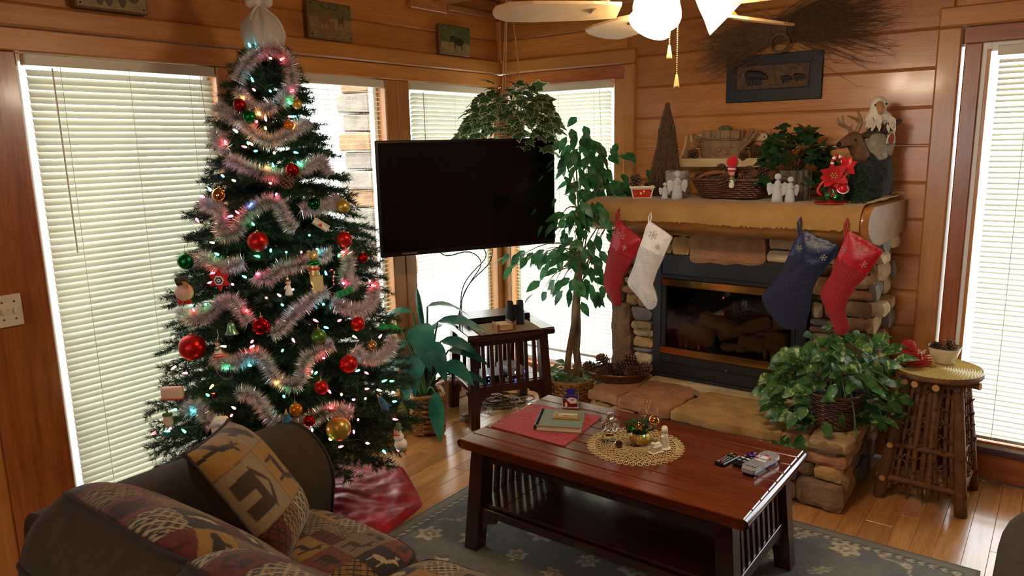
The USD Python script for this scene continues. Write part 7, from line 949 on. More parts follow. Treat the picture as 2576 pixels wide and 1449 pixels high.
face(box_ := Polygon([(-.017, .068), (.02, .07), (.022, .097), (-.015, .097)]), 'glass_blue'); face(Polygon([(-.035, .058), (-.012, .052), (.0, .06), (.03, .05), (.034, .062), (.01, .066), (-.02, .066)]), 'glass_blue'); face(Polygon([(-.015, .062), (.018, .066), (.02, .0695), (-.016, .0675)]), 'glass_red', .0016); face(ell(.006, .042, .022, .014), 'glass_white'); face(Polygon([(.0, .040), (.02, .046), (.006, .048)]), 'felt_red', .0022); face(Polygon([(-.034, .014), (.03, .014), (.03, .03), (.0, .027), (-.02, .05), (-.034, .05)]), 'glass_red'); face(ell(-.02, .022, .006, .012), 'glass_white', .0018); face(join_ := ell(-.0, .046, .0016, .0016, 8), 'tv_black', .0024); face(ell(.013, .05, .0016, .0016, 8), 'tv_black', .0024); X_('tea_light', cyl((0, 0, .011), (0, 0, .026), .018, n=16), 'glaze_cream', True)
# crystal angel
ca = Thing('crystal_angel', 'clear pressed-glass angel on the left edge of the doily', 'figurine', (1.757, -1.635, CT + .003), RZT); a_ = lathe([(0, 0), (.033, 0), (.031, .02), (.026, .045), (.019, .068), (.012, .078), (0, .08)], 20); a_ = (a_[0] * (1 + .05 * np.sin(np.arctan2(a_[0][:, 1], a_[0][:, 0]) * 9))[:, None] ** np.array([1, 1, 0]), a_[1]); ca.p('robe', a_, LOOKS['clear_glass'], True, w=False); ca.p('head', ball(.0135, (0, 0, .105), 2), LOOKS['clear_glass'], True, w=False); ca.p('halo', tube([(.014 * math.cos(t), .004 + .008 * math.sin(t), .118) for t in np.arange(14) * .449], .0022, 5, True), LOOKS['clear_glass'], True, w=False); ca.p('wings', join(puff(Polygon([(0, .05), (.018, .04), (.034, .055), (.037, .078), (.026, .096), (0, .09)]), .014, .006, edge=.002), puff(Polygon([(0, .05), (0, .09), (-.026, .096), (-.037, .078), (-.034, .055), (-.018, .04)]), .014, .006, edge=.002)), LOOKS['clear_glass'], True, w=False); ca.p('arms', blob([[((-.016, -.006, .075), .006), ((-.004, -.02, .062), .005), ((.004, -.02, .062), .005), ((.016, -.006, .075), .006)]]), LOOKS['clear_glass'], True, w=False)
# doily: open crocheted rings
mk('doily_gold', srgb(206, 184, 128), .6, .25, var=.2, vs=60); do = Thing('doily', 'round golden lace doily in the middle of the coffee table', 'doily', (1.855, -1.61, CT)); parts = []
for k in range(14):
    r = .022 + .0105 * k; n = max(10, int(r * 6.283 / .0098)); P = [(1.855 + (r + .0042 * (1 if i % 2 else -1)) * math.cos(i / n * 6.283 + .1 * k), -1.61 + (r + .0042 * (1 if i % 2 else -1)) * math.sin(i / n * 6.283 + .1 * k), CT + .0016) for i in range(n - n % 2)]; do.p('lace_ring', tube(P, .0017, 4, True), LOOKS['doily_gold'], False)
sp_ = []
for k in range(44): a = k / 44 * 6.283; c = np.array([1.855 + .172 * math.cos(a), -1.61 + .172 * math.sin(a), CT + .0016]); u = np.array([math.cos(a), math.sin(a), 0]); v_ = np.array([-u[1], u[0], 0]); do.p('scallop', tube([c + u * .016 * math.cos(t) + v_ * .0095 * math.sin(t) for t in np.arange(10) * .628], .0019, 4, True), LOOKS['doily_gold'], False); sp_.append(cyl(c - u * .15, c + u * .01, .001, n=4))
do.p('spokes', join(*sp_), LOOKS['doily_gold'], False)
# centrepiece
mk('gold_glass', srgb(214, 170, 84), .08, .75, bump=1.2, bs=120); cp = Thing('centrepiece', 'gold glass bowl of artificial holly with a star and baubles on the doily', 'centrepiece', (1.865, -1.59, CT + .0035), RZT); C_ = lambda n, m, k, s=True: cp.p(n, m, LOOKS[k], s, w=False); rg = np.random.default_rng(33); gv = lathe([(0, 0), (.022, .001), (.036, .012), (.041, .028), (.036, .044), (.03, .05)], 36); gv = (gv[0] * (1 + .05 * np.cos(np.arctan2(gv[0][:, 1], gv[0][:, 0]) * 12))[:, None] ** np.array([1, 1, 0]), gv[1]); C_('bowl', gv, 'gold_glass')
for k in range(12): a = rg.uniform(0, 6.283); d = np.array([math.cos(a), math.sin(a), rg.uniform(-.1, 1.2)]); C_('pine_spray', sprig((0, 0, .045), d, rg.uniform(.05, .075), 110, .018, 200 + k), 'pine_green', False)
for k in range(12): a = rg.uniform(0, 6.283); d = np.array([math.cos(a), math.sin(a) - .3, rg.uniform(-.4, .9)]); C_('holly_leaf', align(leafm(.042, .026, 5, .3, .2, wave=.06)[:2], d, np.array([.012 * math.cos(a), .012 * math.sin(a), .06 + rg.uniform(0, .04)])), 'toy_green' if k % 4 == 0 else 'pine_green')
st5 = Polygon([((.027 if i % 2 == 0 else .0115) * math.sin(i * math.pi / 5), (.027 if i % 2 == 0 else .0115) * math.cos(i * math.pi / 5)) for i in range(10)]); C_('star', tf(puff(st5, .014, .004, 1.0), (-.016, -.046, .092)), 'gold_shiny', False); C_('bauble', ball(.021, (.052, -.012, .098), 3), 'gold_shiny'); C_('parcel', tf(box(-.014, .014, -.012, .012, -.013, .013, .001), (-.044, -.03, .088), .5, .3), 'foil_green', False); C_('parcel_ribbon', tf(join(box(-.0025, .0025, -.0125, .0125, -.0135, .0135, .0003), box(-.0145, .0145, -.0025, .0025, -.0135, .0135, .0003)), (-.044, -.03, .088), .5, .3), 'cap_gold', False); C_('berry', join(ball(.0045, (.003, -.03, .125), 1), ball(.005, (.032, -.03, .104), 1), ball(.0045, (.034, -.032, .095), 1)), 'candy_red'); C_('bulb', ball(.003, (.006, -.042, .05), 1), 'bulb_g')
for d in ((.15, 0, 1), (-.05, .05, 1), (.3, .1, .9)): C_('gold_twig', join(tube([np.array((.01, 0, .08)) + np.array(d) * s for s in (0, .04, .09)], .0009, 4), *[ball(.0022, np.array((.01, 0, .08)) + np.array(d) * s + rg.normal(0, .003, 3), 0) for s in np.linspace(.03, .095, 14)]), 'cap_gold', False)
pine_cone('small grey cone lying on the doily beside the gold bowl', (1.80, -1.645, CT + .012), .42, .6, 1.4)
# nativity figures
mk('ivory', srgb(232, 222, 190), .4, var=.1, vs=60); nf = Thing('kneeling_figure', 'cream porcelain kneeling figure on the right of the doily', 'figurine', (1.962, -1.575, CT + .0035), RZT); N_ = lambda n, m: nf.p(n, m, LOOKS['ivory'], True, w=False); N_('base', lathe([(0, 0), (.024, 0), (.024, .004), (0, .005)], 18)); N_('robe', blob([[((.002, .004, .012), .016), ((0, 0, .04), .013), ((-.002, -.002, .055), .010)], [((.004, .010, .01), .014), ((.010, .014, .008), .010)]], .006, 4)); N_('head', ball(.0105, (-.004, -.004, .076), 2)); N_('veil', blob([[((-.001, .001, .079), .0125), ((.004, .004, .06), .009)]], .005, 2)); N_('arms', blob([[((-.010, -.004, .052), .005), ((-.014, -.015, .05), .0035), ((-.010, -.019, .054), .003)]]))
nm = Thing('manger_figure', 'cream porcelain manger with the infant in front of the kneeling figure', 'figurine', (1.952, -1.628, CT + .0035), RZT + .5); N2 = lambda n, m, s=True: nm.p(n, m, LOOKS['ivory'], s, w=False); N2('base', box(-.028, .028, -.016, .016, 0, .004, .002), False); N2('manger', frust(.014, .010, .020, .022, .015, .004), False); N2('straw', box(-.022, .022, -.014, .014, .024, .029, .003), False); N2('infant', blob([[((.014, 0, .032), .0065), ((-.004, 0, .033), .007), ((-.012, 0, .034), .006)], [((-.017, 0, .038), .0078), ((-.0171, 0, .038), .0078)]], .004, 2)); N2('step', box(.012, .03, -.012, .012, .004, .010, .001), False)
# remotes
mk('button_grey', srgb(150, 152, 156), .5); mk('button_white', srgb(225, 225, 225), .5); mk('button_red', srgb(190, 24, 34), .4); mk('button_yellow', srgb(220, 180, 40), .4); mk('button_blue', srgb(40, 80, 190), .4); mk('pad_purple', srgb(98, 44, 170), .4); mk('remote_silver', srgb(186, 188, 190), .35, .5)
def remote(label, c, rz, L, W, H, body, extra): t = Thing('remote_control', label, 'remote control', (*c, CT + .0003), rz); t.p('case', box(-L / 2, L / 2, -W / 2, W / 2, 0, H, .004), LOOKS[body], False, w=False); [t.p('button', box(x - a, x + a, y - b, y + b, H + .0002, H + .0022, .0006), LOOKS[k], False, w=False) for x, y, a, b, k in extra]; return t
A1 = math.radians(78); g = [(x, y, .003, .003, 'button_grey') for x in np.linspace(-.035, .01, 5) for y in (-.01, 0, .01)]
remote('small black remote with coloured buttons, leftmost on the coffee table', (2.203, -1.553), A1, .115, .040, .014, 'tv_black', [(.045, .012, .003, .004, 'button_yellow'), (.045, -.012, .003, .004, 'button_red'), (.032, .012, .003, .003, 'button_blue'), (.032, .003, .003, .003, 'foil_green'), (.032, -.008, .003, .003, 'button_grey'), (-.047, -.008, .004, .005, 'button_red'), (-.047, .008, .004, .006, 'button_grey')] + g)
t = remote('black remote with a purple direction pad between the other two remotes', (2.262, -1.515), A1, .135, .042, .016, 'tv_black', [(-.01, .010, .005, .007, 'button_white'), (-.01, -.010, .005, .007, 'button_white'), (.01, .013, .003, .003, 'button_grey'), (.01, -.013, .003, .003, 'button_grey'), (.055, .0, .004, .005, 'button_grey'), (-.035, .01, .006, .006, 'button_grey'), (-.035, -.01, .006, .006, 'button_grey')]); t.p('direction_pad', join(box(.02, .048, -.005, .005, .0162, .019, .001), box(.029, .039, -.0145, .0145, .0162, .019, .001)), LOOKS['pad_purple'], False, w=False)
t = Thing('remote_control', 'large silver remote control, rightmost on the coffee table', 'remote control', (2.318, -1.535, CT + .0003), math.radians(82)); rp_ = Polygon([(-.1, -.018), (-.092, -.026), (0, -.028), (.06, -.034), (.088, -.03), (.1, -.015), (.1, .015), (.088, .03), (.06, .034), (0, .028), (-.092, .026), (-.1, .018)]); e = extr(rp_.buffer(-.004), .012); t.p('lower_case', e, LOOKS['tv_black'], False, w=False); e = extr(rp_, .014); t.p('case', (e[0] + (0, 0, .0122), e[1]), LOOKS['remote_silver'], 40, w=False)
for x, y, a, b, k in [(x, y, .0035, .005, 'button_grey') for x in np.linspace(-.055, -.015, 4) for y in (-.014, 0, .014)] + [(.0, 0, .004, .02, 'button_white'), (.03, 0, .012, .012, 'button_white'), (.03, .022, .006, .004, 'button_white'), (.03, -.022, .006, .004, 'button_red'), (.012, .02, .004, .005, 'button_red'), (.055, .0, .005, .006, 'button_red')] + [(x, y, .003, .004, 'button_grey') for x in (.07, .082) for y in (-.02, -.007, .007, .02)] + [(-.07, y, .002, .0035, 'tv_black') for y in (-.015, -.005, .005, .015)]: t.p('button', box(x - a, x + a, y - b, y + b, .0264, .0285, .0006), LOOKS[k], False, w=False)
# ================================================================ on and in the end table
ET = .5755; ER = math.radians(57.5); EC = np.array([.369, -.563]); ex_, ey_ = np.array([math.cos(ER), math.sin(ER)]), np.array([-math.sin(ER), math.cos(ER)]); at = lambda u, v: EC + ex_ * u + ey_ * v
mat('jute_weave', {'tc': ('texture_coordinate', {}), 'w': ('wave_texture', {'scale': 60.0, 'distortion': 6.0, 'detail': 2.0, 'detail_scale': 3.0}), 'rp': ('rgb_ramp', {'ramp': [(.2, srgb(150, 122, 82)), (.8, srgb(216, 192, 150))]}), 'bp': ('bump', {'strength': 1.0, 'distance': .004}), 'p': ('principled_bsdf', {'roughness': .9})}, [('tc.object', 'w.vector'), ('w.fac', 'rp.fac'), ('rp.color', 'p.base_color'), ('w.fac', 'bp.height'), ('bp.normal', 'p.normal')], 'p.BSDF')
pj_ = Polygon([at(-.19, -.262), at(.165, -.268), at(.17, -.03), at(-.185, -.03)]).buffer(.008); e = extr(pj_, .006); solo('placemat', (e[0] + (0, 0, ET + .0003), e[1]), LOOKS['jute_weave'], 'tan woven jute placemat on the end table', 'placemat', smooth=False); Z1 = ET + .0066
bn = Thing('binoculars', 'black binoculars standing upright on the jute placemat', 'binoculars', (*at(.07, -.12), Z1), ER); mk('rubber_black', srgb(22, 22, 28), .55, bump=.5, bs=500)
for s in (-1, 1): bn.p('barrel', tf(lathe([(0, 0), (.027, 0), (.0275, .02), (.026, .07), (.022, .095), (.0225, .11), (.021, .142), (.017, .145), (.0165, .138), (0, .136)], 22), (s * .033, 0, 0)), LOOKS['rubber_black'], 40, w=False); bn.p('eyecup_lens', cyl((s * .033, 0, .1365), (s * .033, 0, .139), .014, n=16), mk('lens', srgb(180, 186, 200), .1, .3), True, w=False)
bn.p('bridge', box(-.014, .014, -.012, .012, .045, .105, .004), LOOKS['rubber_black'], False, w=False); bn.p('focus_wheel', cyl((0, 0, .1052), (0, 0, .12), .010, n=14), LOOKS['rubber_black'], False, w=False)
wood('coaster_wood', srgb(176, 104, 54), srgb(134, 72, 34), axis=0, knots=False, coat=.1, rough=.5); co = Thing('coaster_holder', 'wooden holder with a stack of coasters on the jute placemat', 'coaster holder', (*at(-.035, -.205), Z1), ER); O_ = lambda n, m, k='coaster_wood': co.p(n, m, LOOKS[k], False, w=False); O_('base', box(-.055, .055, -.05, .05, 0, .006, .001))
for s in (-1, 1):
    for v in (-1, 1): O_('corner_post', box(s * .049 - .0065, s * .049 + .0065, v * .043 - .0075, v * .043 + .0075, .0062, .042, .001))
O_('side', box(-.0555, -.0495, -.035, .035, .0062, .04, .001)); O_('handle', box(.030, .042, -.05, .05, .0425, .050, .002))
for k in range(4): O_('coaster', box(-.042, .042, -.046, .046, .0066 + .0082 * k, .0135 + .0082 * k, .001), 'pale_pine')
lp_ = Thing('disc_player', 'flat black disc player with a silver top at the back of the end table', 'disc player', (*at(.02, .10), ET + .0003), ER); lp_.p('case', box(-.21, .20, -.095, .115, 0, .036, .004), LOOKS['tv_black'], False, w=False); lp_.p('top_plate', box(-.205, .195, -.09, .11, .0362, .0375, .0005), LOOKS['tv_silver'], False, w=False); lp_.p('feet', join(*[cyl((x, y, -.0003), (x, y, .0), .01, n=8) for x in (-.18, .18) for y in (-.07, .09)]), LOOKS['tv_black'], False, w=False)
SZ = .2515; mk('router_silver', srgb(176, 178, 184), .35, .4); mat('led_blue', {'e': ('emission', {'color': (.08, .12, 1), 'strength': 14.0})}, [], 'e.emission'); mat('led_green', {'e': ('emission', {'color': (.7, 1, .15), 'strength': 6.0})}, [], 'e.emission')
r1 = Thing('modem', 'white and silver modem box with a blue light on the end table shelf', 'modem', (*at(.07, -.02), SZ), ER + .1); r1.p('case', box(-.055, .055, -.09, .09, 0, .055, .006), LOOKS['router_silver'], False, w=False); r1.p('front_panel', box(-.05, .05, -.0925, -.0902, .006, .05, .001), LOOKS['almond'], False, w=False); r1.p('light', ball(.008, (-.01, -.0925, .026), 1, (1, .3, 1)), LOOKS['led_blue'], True, w=False)
r2 = Thing('router', 'black router with small lights on the left of the end table shelf', 'router', (*at(-.075, -.03), SZ), ER - .05); r2.p('case', box(-.075, .075, -.1, .08, 0, .026, .004), LOOKS['tv_black'], False, w=False); r2.p('top_plate', box(-.07, .07, -.095, .075, .0262, .028, .0005), LOOKS['router_silver'], False, w=False); [r2.p('light', ball(.0035, (x, -.1005, .012), 1, (1, .4, 1)), LOOKS[k], True, w=False) for x, k in ((-.03, 'led_blue'), (.0, 'led_green'), (.045, 'led_green'))]; r2.p('light', ball(.007, (-.03, -.08, .0285), 1, (1, 1, .3)), LOOKS['led_blue'], True, w=False)
# cables
mk('cable_black', srgb(18, 18, 20), .5); mk('cable_white', srgb(220, 220, 215), .5); rg = np.random.default_rng(3); cb = Thing('cable_bundle', 'black cables drooping from the television down behind the end table', 'cable', (.3, -.7, .5))
for k, P in enumerate([[(.40, -.80, 1.12), (.42, -.72, 1.02), (.34, -.70, .94), (.24, -.72, .82), (.19, -.70, .66), (.15, -.66, .45), (.18, -.6, .30)], [(.30, -1.02, 1.10), (.32, -.98, 1.045), (.38, -.84, 1.05), (.40, -.75, .99), (.31, -.70, .88), (.22, -.71, .74), (.17, -.68, .5), (.2, -.6, .3)], [(.46, -.72, 1.12), (.42, -.68, .98), (.30, -.70, .86), (.25, -.74, .76), (.20, -.70, .60), (.14, -.62, .4), (.16, -.56, .3)]]): cb.p('cable', tube(spline(P, 34), .0032, 5), LOOKS['cable_black'], True)
fc_ = Thing('floor_cables', 'tangle of black and white cables on the floor under the end table', 'cable', (.3, -.5, 0))
for k in range(16): c = np.array([.28, -.45]); a = rg.uniform(0, 6.283); P = [np.array([*(c + np.array([math.cos(a + j * rg.uniform(.5, 1.5)), math.sin(a + j * rg.uniform(.5, 1.5))]) * rg.uniform(.05, .2)), .004 + rg.uniform(0, .03)]) for j in range(5)]; fc_.p('cable', tube(spline(P, 30), .0026, 5), LOOKS['cable_white' if k % 4 == 0 else 'cable_black'], True)
fc_.p('plug', box(.16, .2, -.62, -.58, .002, .03, .004), LOOKS['cable_black'], False); fc_.p('plug', box(.22, .27, -.66, -.63, .002, .024, .004), LOOKS['cable_white'], False)
sl = Thing('computer_mouse', 'silver and black mouse-shaped gadget on the floor left of the end table', 'gadget', (.30, -.80, 0), .9); sl.p('shell', (lambda m: (np.c_[m[0][:, :2], np.maximum(m[0][:, 2], .002)], m[1]))(ball(.05, (0, 0, .012), 2, (1, .6, .7))), LOOKS['router_silver'], True, w=False); sl.p('dark_band', tube([(.036 * math.cos(a), .022 * math.sin(a), .036) for a in np.arange(12) * .524], .003, 5, True), LOOKS['tv_black'], True, w=False)
# ================================================================ on the walls
def wall_pic(label, y0, y1, z0, z1, pf):
    t = Thing('wood_plaque', label, 'wall plaque', (.03, (y0 + y1) / 2, z0)); t.p('board', box(.0295 if z0 < 2.19 else .002, .048, y0, y1, z0, z1, .004), mk('plaque_wood', srgb(112, 74, 44), .6, var=.3, vs=14), False); n, m = 110, 80; gy, gz = np.meshgrid(np.linspace(y0 + .008, y1 - .006, n), np.linspace(z0 + .008, z1 - .006, m), indexing='ij'); i, j = np.meshgrid(np.arange(n - 1), np.arange(m - 1), indexing='ij'); U, V = (gy.ravel() - y0) / (y1 - y0), (gz.ravel() - z0) / (z1 - z0)
    t.p('printed_picture', (np.c_[np.full(gy.size, .0486), gy.ravel(), gz.ravel()], quads(np.stack([i * m + j, (i + 1) * m + j, (i + 1) * m + j + 1, i * m + j + 1], -1).reshape(-1, 4))), vcol('picture_ink', .5, .1, 60, 0, 60, .35), True, col=pf(U, V)); [t.p('nail', ball(.004, (.049, y, z), 1), LOOKS['tv_black'], True) for y in (y0 + .018, y1 - .018) for z in (z0 + .018, z1 - .018)]
c_ = lambda *a: np.array(srgb(*a))
def deerpic(u, v, ox=0):
    nz = meshkit.fbm(np.c_[u * 9, v * 14, 0 * u], 4, 2); o = np.where((v > .58)[:, None], c_(104, 96, 58), c_(142, 116, 76)) * (.7 + .6 * nz)[:, None]; o[v < .3] *= .8
    E = lambda cx, cy, a, b: ((u - cx) / a) ** 2 + ((v - cy) / b) ** 2 < 1; R = lambda a, b, c, d: (u > a) & (u < b) & (v > c) & (v < d)
    m = E(.34, .52, .13, .13) | E(.46, .54, .05, .16) | R(.45, .50, .16, .55) | R(.53, .57, .18, .5) | R(.23, .27, .18, .5) | R(.32, .35, .2, .45) | E(.50, .68, .035, .08); o[m] = c_(126, 88, 56); a = (np.abs(np.hypot(u - .40, v - .88) - .09) < .012) & (v < .95) | (np.abs(np.hypot(u - .58, v - .88) - .09) < .012) & (v < .95); o[a] = c_(70, 54, 38); m2 = E(.74, .55, .07, .07) | R(.68, .70, .38, .52) | R(.77, .79, .38, .52) | E(.79, .66, .025, .06); o[m2] = c_(84, 66, 46); return o
def moosepic(u, v):
    nz = meshkit.fbm(np.c_[u * 10, v * 10, 0 * u], 4, 6); o = np.where((v > .42)[:, None], c_(84, 92, 52), c_(140, 122, 76)) * (.6 + .8 * nz)[:, None]; E = lambda cx, cy, a, b: ((u - cx) / a) ** 2 + ((v - cy) / b) ** 2 < 1; m = E(.6, .46, .17, .13) | E(.42, .58, .09, .08) | E(.36, .50, .04, .08) | ((u > .46) & (u < .5) & (v > .2) & (v < .4)) | ((u > .68) & (u < .72) & (v > .2) & (v < .4)); o[m] = c_(54, 44, 34); a = E(.36, .68, .1, .03) | E(.48, .68, .08, .03); o[a] = c_(120, 96, 62); return o
def bearpic(u, v):
    nz = meshkit.fbm(np.c_[u * 8, v * 9, 0 * u], 4, 9); o = np.tile(c_(150, 134, 98), (len(u), 1)) * (.7 + .6 * nz)[:, None]; E = lambda cx, cy, a, b: ((u - cx) / a) ** 2 + ((v - cy) / b) ** 2 < 1; m = E(.5, .55, .25, .2) | E(.72, .45, .12, .12) | E(.33, .28, .06, .2) | E(.45, .28, .06, .2) | E(.64, .28, .06, .2) | E(.8, .28, .08, .1); o[m] = c_(92, 84, 70); return o
wall_pic('dark wood plaque with a bear picture at the top left corner of the room', -2.68, -2.40, 2.192, 2.40, bearpic); wall_pic('wood plaque printed with two deer above the open window blind', -1.595, -1.315, 2.186, 2.366, deerpic); wall_pic('wood plaque printed with a moose near the corner of the room', -.64, -.355, 2.186, 2.357, moosepic)
# bear relief
mk('plaque_black', srgb(26, 25, 26), .55); mk('bronze_ground', srgb(96, 72, 48), .5, .4, var=.5, vs=40, bump=2, bs=90); mk('bronze_dark', srgb(40, 32, 28), .45, .4, bump=1, bs=120)
bp_ = Thing('bear_plaque', 'black framed relief of a bear with two cubs above the mantel', 'wall plaque', (1.81, -.02, 1.845)); x0, x1, z0, z1 = 1.562, 2.06, 1.845, 2.085; bp_.p('panel', box(x0, x1, -.022, -.002, z0, z1, .003), LOOKS['plaque_black'], False)
bp_.p('inset_border', join(box(1.615, 2.0, -.0262, -.0222, 1.905, 1.911, .001), box(1.615, 2.0, -.0262, -.0222, 2.029, 2.035, .001), box(1.615, 1.621, -.0262, -.0222, 1.911, 2.029, .001), box(1.994, 2.0, -.0262, -.0222, 1.911, 2.029, .001)), LOOKS['bronze_dark'], False); n, m = 60, 22; gx, gz = np.meshgrid(np.linspace(1.621, 1.994, n), np.linspace(1.911, 2.029, m), indexing='ij'); i, j = np.meshgrid(np.arange(n - 1), np.arange(m - 1), indexing='ij'); bp_.p('relief_ground', (np.c_[gx.ravel(), -.0225 - .004 * meshkit.fbm(np.c_[gx.ravel() * 70, gz.ravel() * 70, 0 * gx.ravel()], 3), gz.ravel()], quads(np.stack([i * m + j, (i + 1) * m + j, (i + 1) * m + j + 1, i * m + j + 1], -1).reshape(-1, 4))), LOOKS['bronze_ground'], False)
def bear(cx, cz, s): Y = -.027; return blob([[((cx - .035 * s, Y, cz + .008 * s), .026 * s), ((cx + .01 * s, Y, cz + .006 * s), .023 * s), ((cx + .04 * s, Y, cz - .002 * s), .016 * s), ((cx + .058 * s, Y, cz - .012 * s), .008 * s)], [((cx - .045 * s, Y, cz), .013 * s), ((cx - .04 * s, Y, cz - .04 * s), .008 * s)], [((cx - .025 * s, Y, cz), .012 * s), ((cx - .02 * s, Y, cz - .04 * s), .007 * s)], [((cx + .015 * s, Y, cz), .011 * s), ((cx + .02 * s, Y, cz - .038 * s), .007 * s)], [((cx + .005 * s, Y, cz), .01 * s), ((cx + .0 * s, Y, cz - .038 * s), .007 * s)]])
for nme, cx, cz, s in (('bear', 1.725, 1.975, 1.0), ('cub', 1.885, 1.955, .48), ('cub', 1.95, 1.96, .5)): b = bear(cx, cz, s); bp_.p(nme, (np.c_[b[0][:, 0], -.027 + (b[0][:, 1] + .027) * .5, b[0][:, 2]], b[1]), LOOKS['bronze_dark'], True)
# twig swag
sg_ = Thing('twig_swag', 'wide bow of dry brown twigs on the wall over the bear plaque', 'twig swag', (1.85, -.05, 2.2)); rg = np.random.default_rng(13); B = []; c0 = np.array([1.86, -.05, 2.20])
for k in range(620):
    sd = -1 if rg.random() < .5 else 1; L = rg.uniform(.18, .50) if sd < 0 else rg.uniform(.2, .56); a = rg.normal(-.24 if sd < 0 else .03, .20 if sd < 0 else .27); s0 = c0 + np.array([sd * -.05, rg.uniform(-.03, .02), rg.normal(0, .022)]); e = c0 + np.array([sd * L * math.cos(a), rg.uniform(-.05, .035), L * math.sin(a)]); md = s0 + (e - s0) * .5 + np.array([0, 0, .03 * abs(math.sin(a)) + rg.normal(0, .014)]); m2 = s0 + (e - s0) * .78 + np.array([0, 0, rg.normal(0, .018)]); P = spline([s0, md, m2, e], 6); P[:, 1] = np.clip(P[:, 1], -.12, -.006); P[:, 2] = np.minimum(P[:, 2], 2.43); B.append(tube(P, np.linspace(.0014, .0006, 6), 3))
    for t_ in range(7): p = P[2 + t_ % 4]; q_ = p + np.array([sd * rg.uniform(.01, .05), rg.uniform(-.012, .012), rg.normal(0, .035)]); q_[1] = min(q_[1], -.006); B.append((np.array([p, p + (0, 0, .0022), q_]), np.array([[0, 1, 2]])))
sg_.p('twigs', join(*B), LOOKS['twig'], False, kind='stuff'); sg_.p('binding', join(*[tube([c0 + np.array([x + .002 * math.sin(a), -.005 + .045 * math.cos(a), .04 * math.sin(a)]) for a in np.arange(14) * .449], .005, 5, True) for x in np.linspace(-.03, .03, 7)]), LOOKS['twig'], False); sg_.p('ring', tube([c0 + np.array([.005 + .045 * math.cos(a), -.05, -.075 + .045 * math.sin(a)]) for a in np.arange(18) * .349], .008, 6, True), LOOKS['twig'], False)
# ================================================================ twig table by the door
TB = np.array([2.71, -.315, 0]); tt = Thing('twig_table', 'rustic round table of bark-covered sticks beside the glazed door', 'side table', TB); mk('stick_bark', srgb(116, 76, 46), .7, var=.4, vs=22, bump=1, bs=60, rand=.2); mk('cut_wood', srgb(206, 150, 90), .7); tt.p('top', lathe([(0, .585), (.18, .585), (.186, .592), (.186, .602), (.18, .609), (0, .609)], 36), LOOKS['stick_bark'], 30, w=False)
rg = np.random.default_rng(19)
for k in range(4): a = .75 + k * 1.571; tt.p('leg', tube(spline([TB + (.235 * math.cos(a), .235 * math.sin(a), .002), TB + (.19 * math.cos(a), .19 * math.sin(a), .3), TB + (.14 * math.cos(a), .14 * math.sin(a), .59)], 8), np.linspace(.027, .021, 8), 9), LOOKS['stick_bark'], True)
for k in range(4):
    a, b = .75 + k * 1.571, .75 + (k + 1) * 1.571
    for z in (.10, .26, .56): f_ = .235 - .095 * z / .59; p, q_ = TB + (f_ * math.cos(a), f_ * math.sin(a), z), TB + (f_ * math.cos(b), f_ * math.sin(b), z); e = (q_ - p) / np.linalg.norm(q_ - p); tt.p('rung', cyl(p - e * .03, q_ + e * .03, .014, n=8), LOOKS['stick_bark'], 40); tt.p('cut_end', cyl(q_ + e * .0301, q_ + e * .031, .0135, n=8), LOOKS['cut_wood'], False)
    for j in range(9):
        s = (j + .5) / 9; lo, hi = TB + np.array([.215 * (math.cos(a) * (1 - s) + math.cos(b) * s), .215 * (math.sin(a) * (1 - s) + math.sin(b) * s), .045 + .03 * (j % 2)]), TB + np.array([.143 * (math.cos(a) * (1 - s) + math.cos(b) * s), .143 * (math.sin(a) * (1 - s) + math.sin(b) * s), .57]); P = spline([lo, (lo + hi) / 2 + rg.normal(0, .008, 3), hi], 9); tt.p('upright_stick', tube(P, rg.uniform(.009, .014), 7), LOOKS['stick_bark'], True)
        st = [cyl(P[i], P[i] + np.array([math.cos(t_), math.sin(t_), .9]) * rg.uniform(.015, .032), .006, .003, 5) for i in range(1, 8) for t_ in rg.uniform(0, 6.283, 4)]; tt.p('stubs', join(*st), LOOKS['stick_bark'], False)
for a in (-1.9, -1.45, -.35): c = TB + (.155 * math.cos(a), .155 * math.sin(a), .57); u = np.array([math.cos(a), math.sin(a), 0]); tt.p('top_stick', cyl(c - u * .26, c + u * .035, .0155, n=9), LOOKS['stick_bark'], 40); tt.p('cut_end', cyl(c + u * .0351, c + u * .036, .015, n=9), LOOKS['cut_wood'], False)
d2 = Thing('doily', 'round yellowish woven mat on the twig table', 'doily', TB + (0, 0, .6095))
for k in range(17): r = .012 + .0105 * k; n = max(12, int(r * 6.283 / .011)); n -= n % 2; d2.p('woven_ring', tube([TB + (r * math.cos(i / n * 6.283), r * math.sin(i / n * 6.283), .6125 + (.0012 if i % 2 else -.0006)) for i in range(n)], .0056, 4, True), mk('doily_straw', srgb(206, 186, 116), .5, var=.25, vs=80), False)
ZD = .6195
bw = Thing('enamel_bowl', 'cream enamel bowl with a dark rim on the twig table', 'bowl', (2.725, -.25, ZD)); bw.p('bowl', lathe([(0, 0), (.034, 0), (.036, .006), (.052, .03), (.064, .062), (.068, .078), (.066, .079), (.061, .062), (.049, .032), (.03, .008), (0, .007)], 30), LOOKS['glaze_cream'], True, w=False); bw.p('rim', tube([(.0675 * math.cos(a), .0675 * math.sin(a), .079) for a in np.arange(30) * .2094], .0022, 5, True), mk('rim_dark', srgb(60, 56, 64), .3), True, w=False)
for k, (x, y, z, s) in enumerate([(.028, .01, .05, .75), (-.03, -.01, .05, .7), (.0, .03, .05, .6), (-.005, -.03, .055, .65)]): pine_cone('pine cone in the cream bowl on the twig table', (2.725 + x, -.25 + y, ZD + z), s, rg.uniform(0, 6), rg.uniform(.3, 1.3), 0, 'pine cones in the cream bowl')
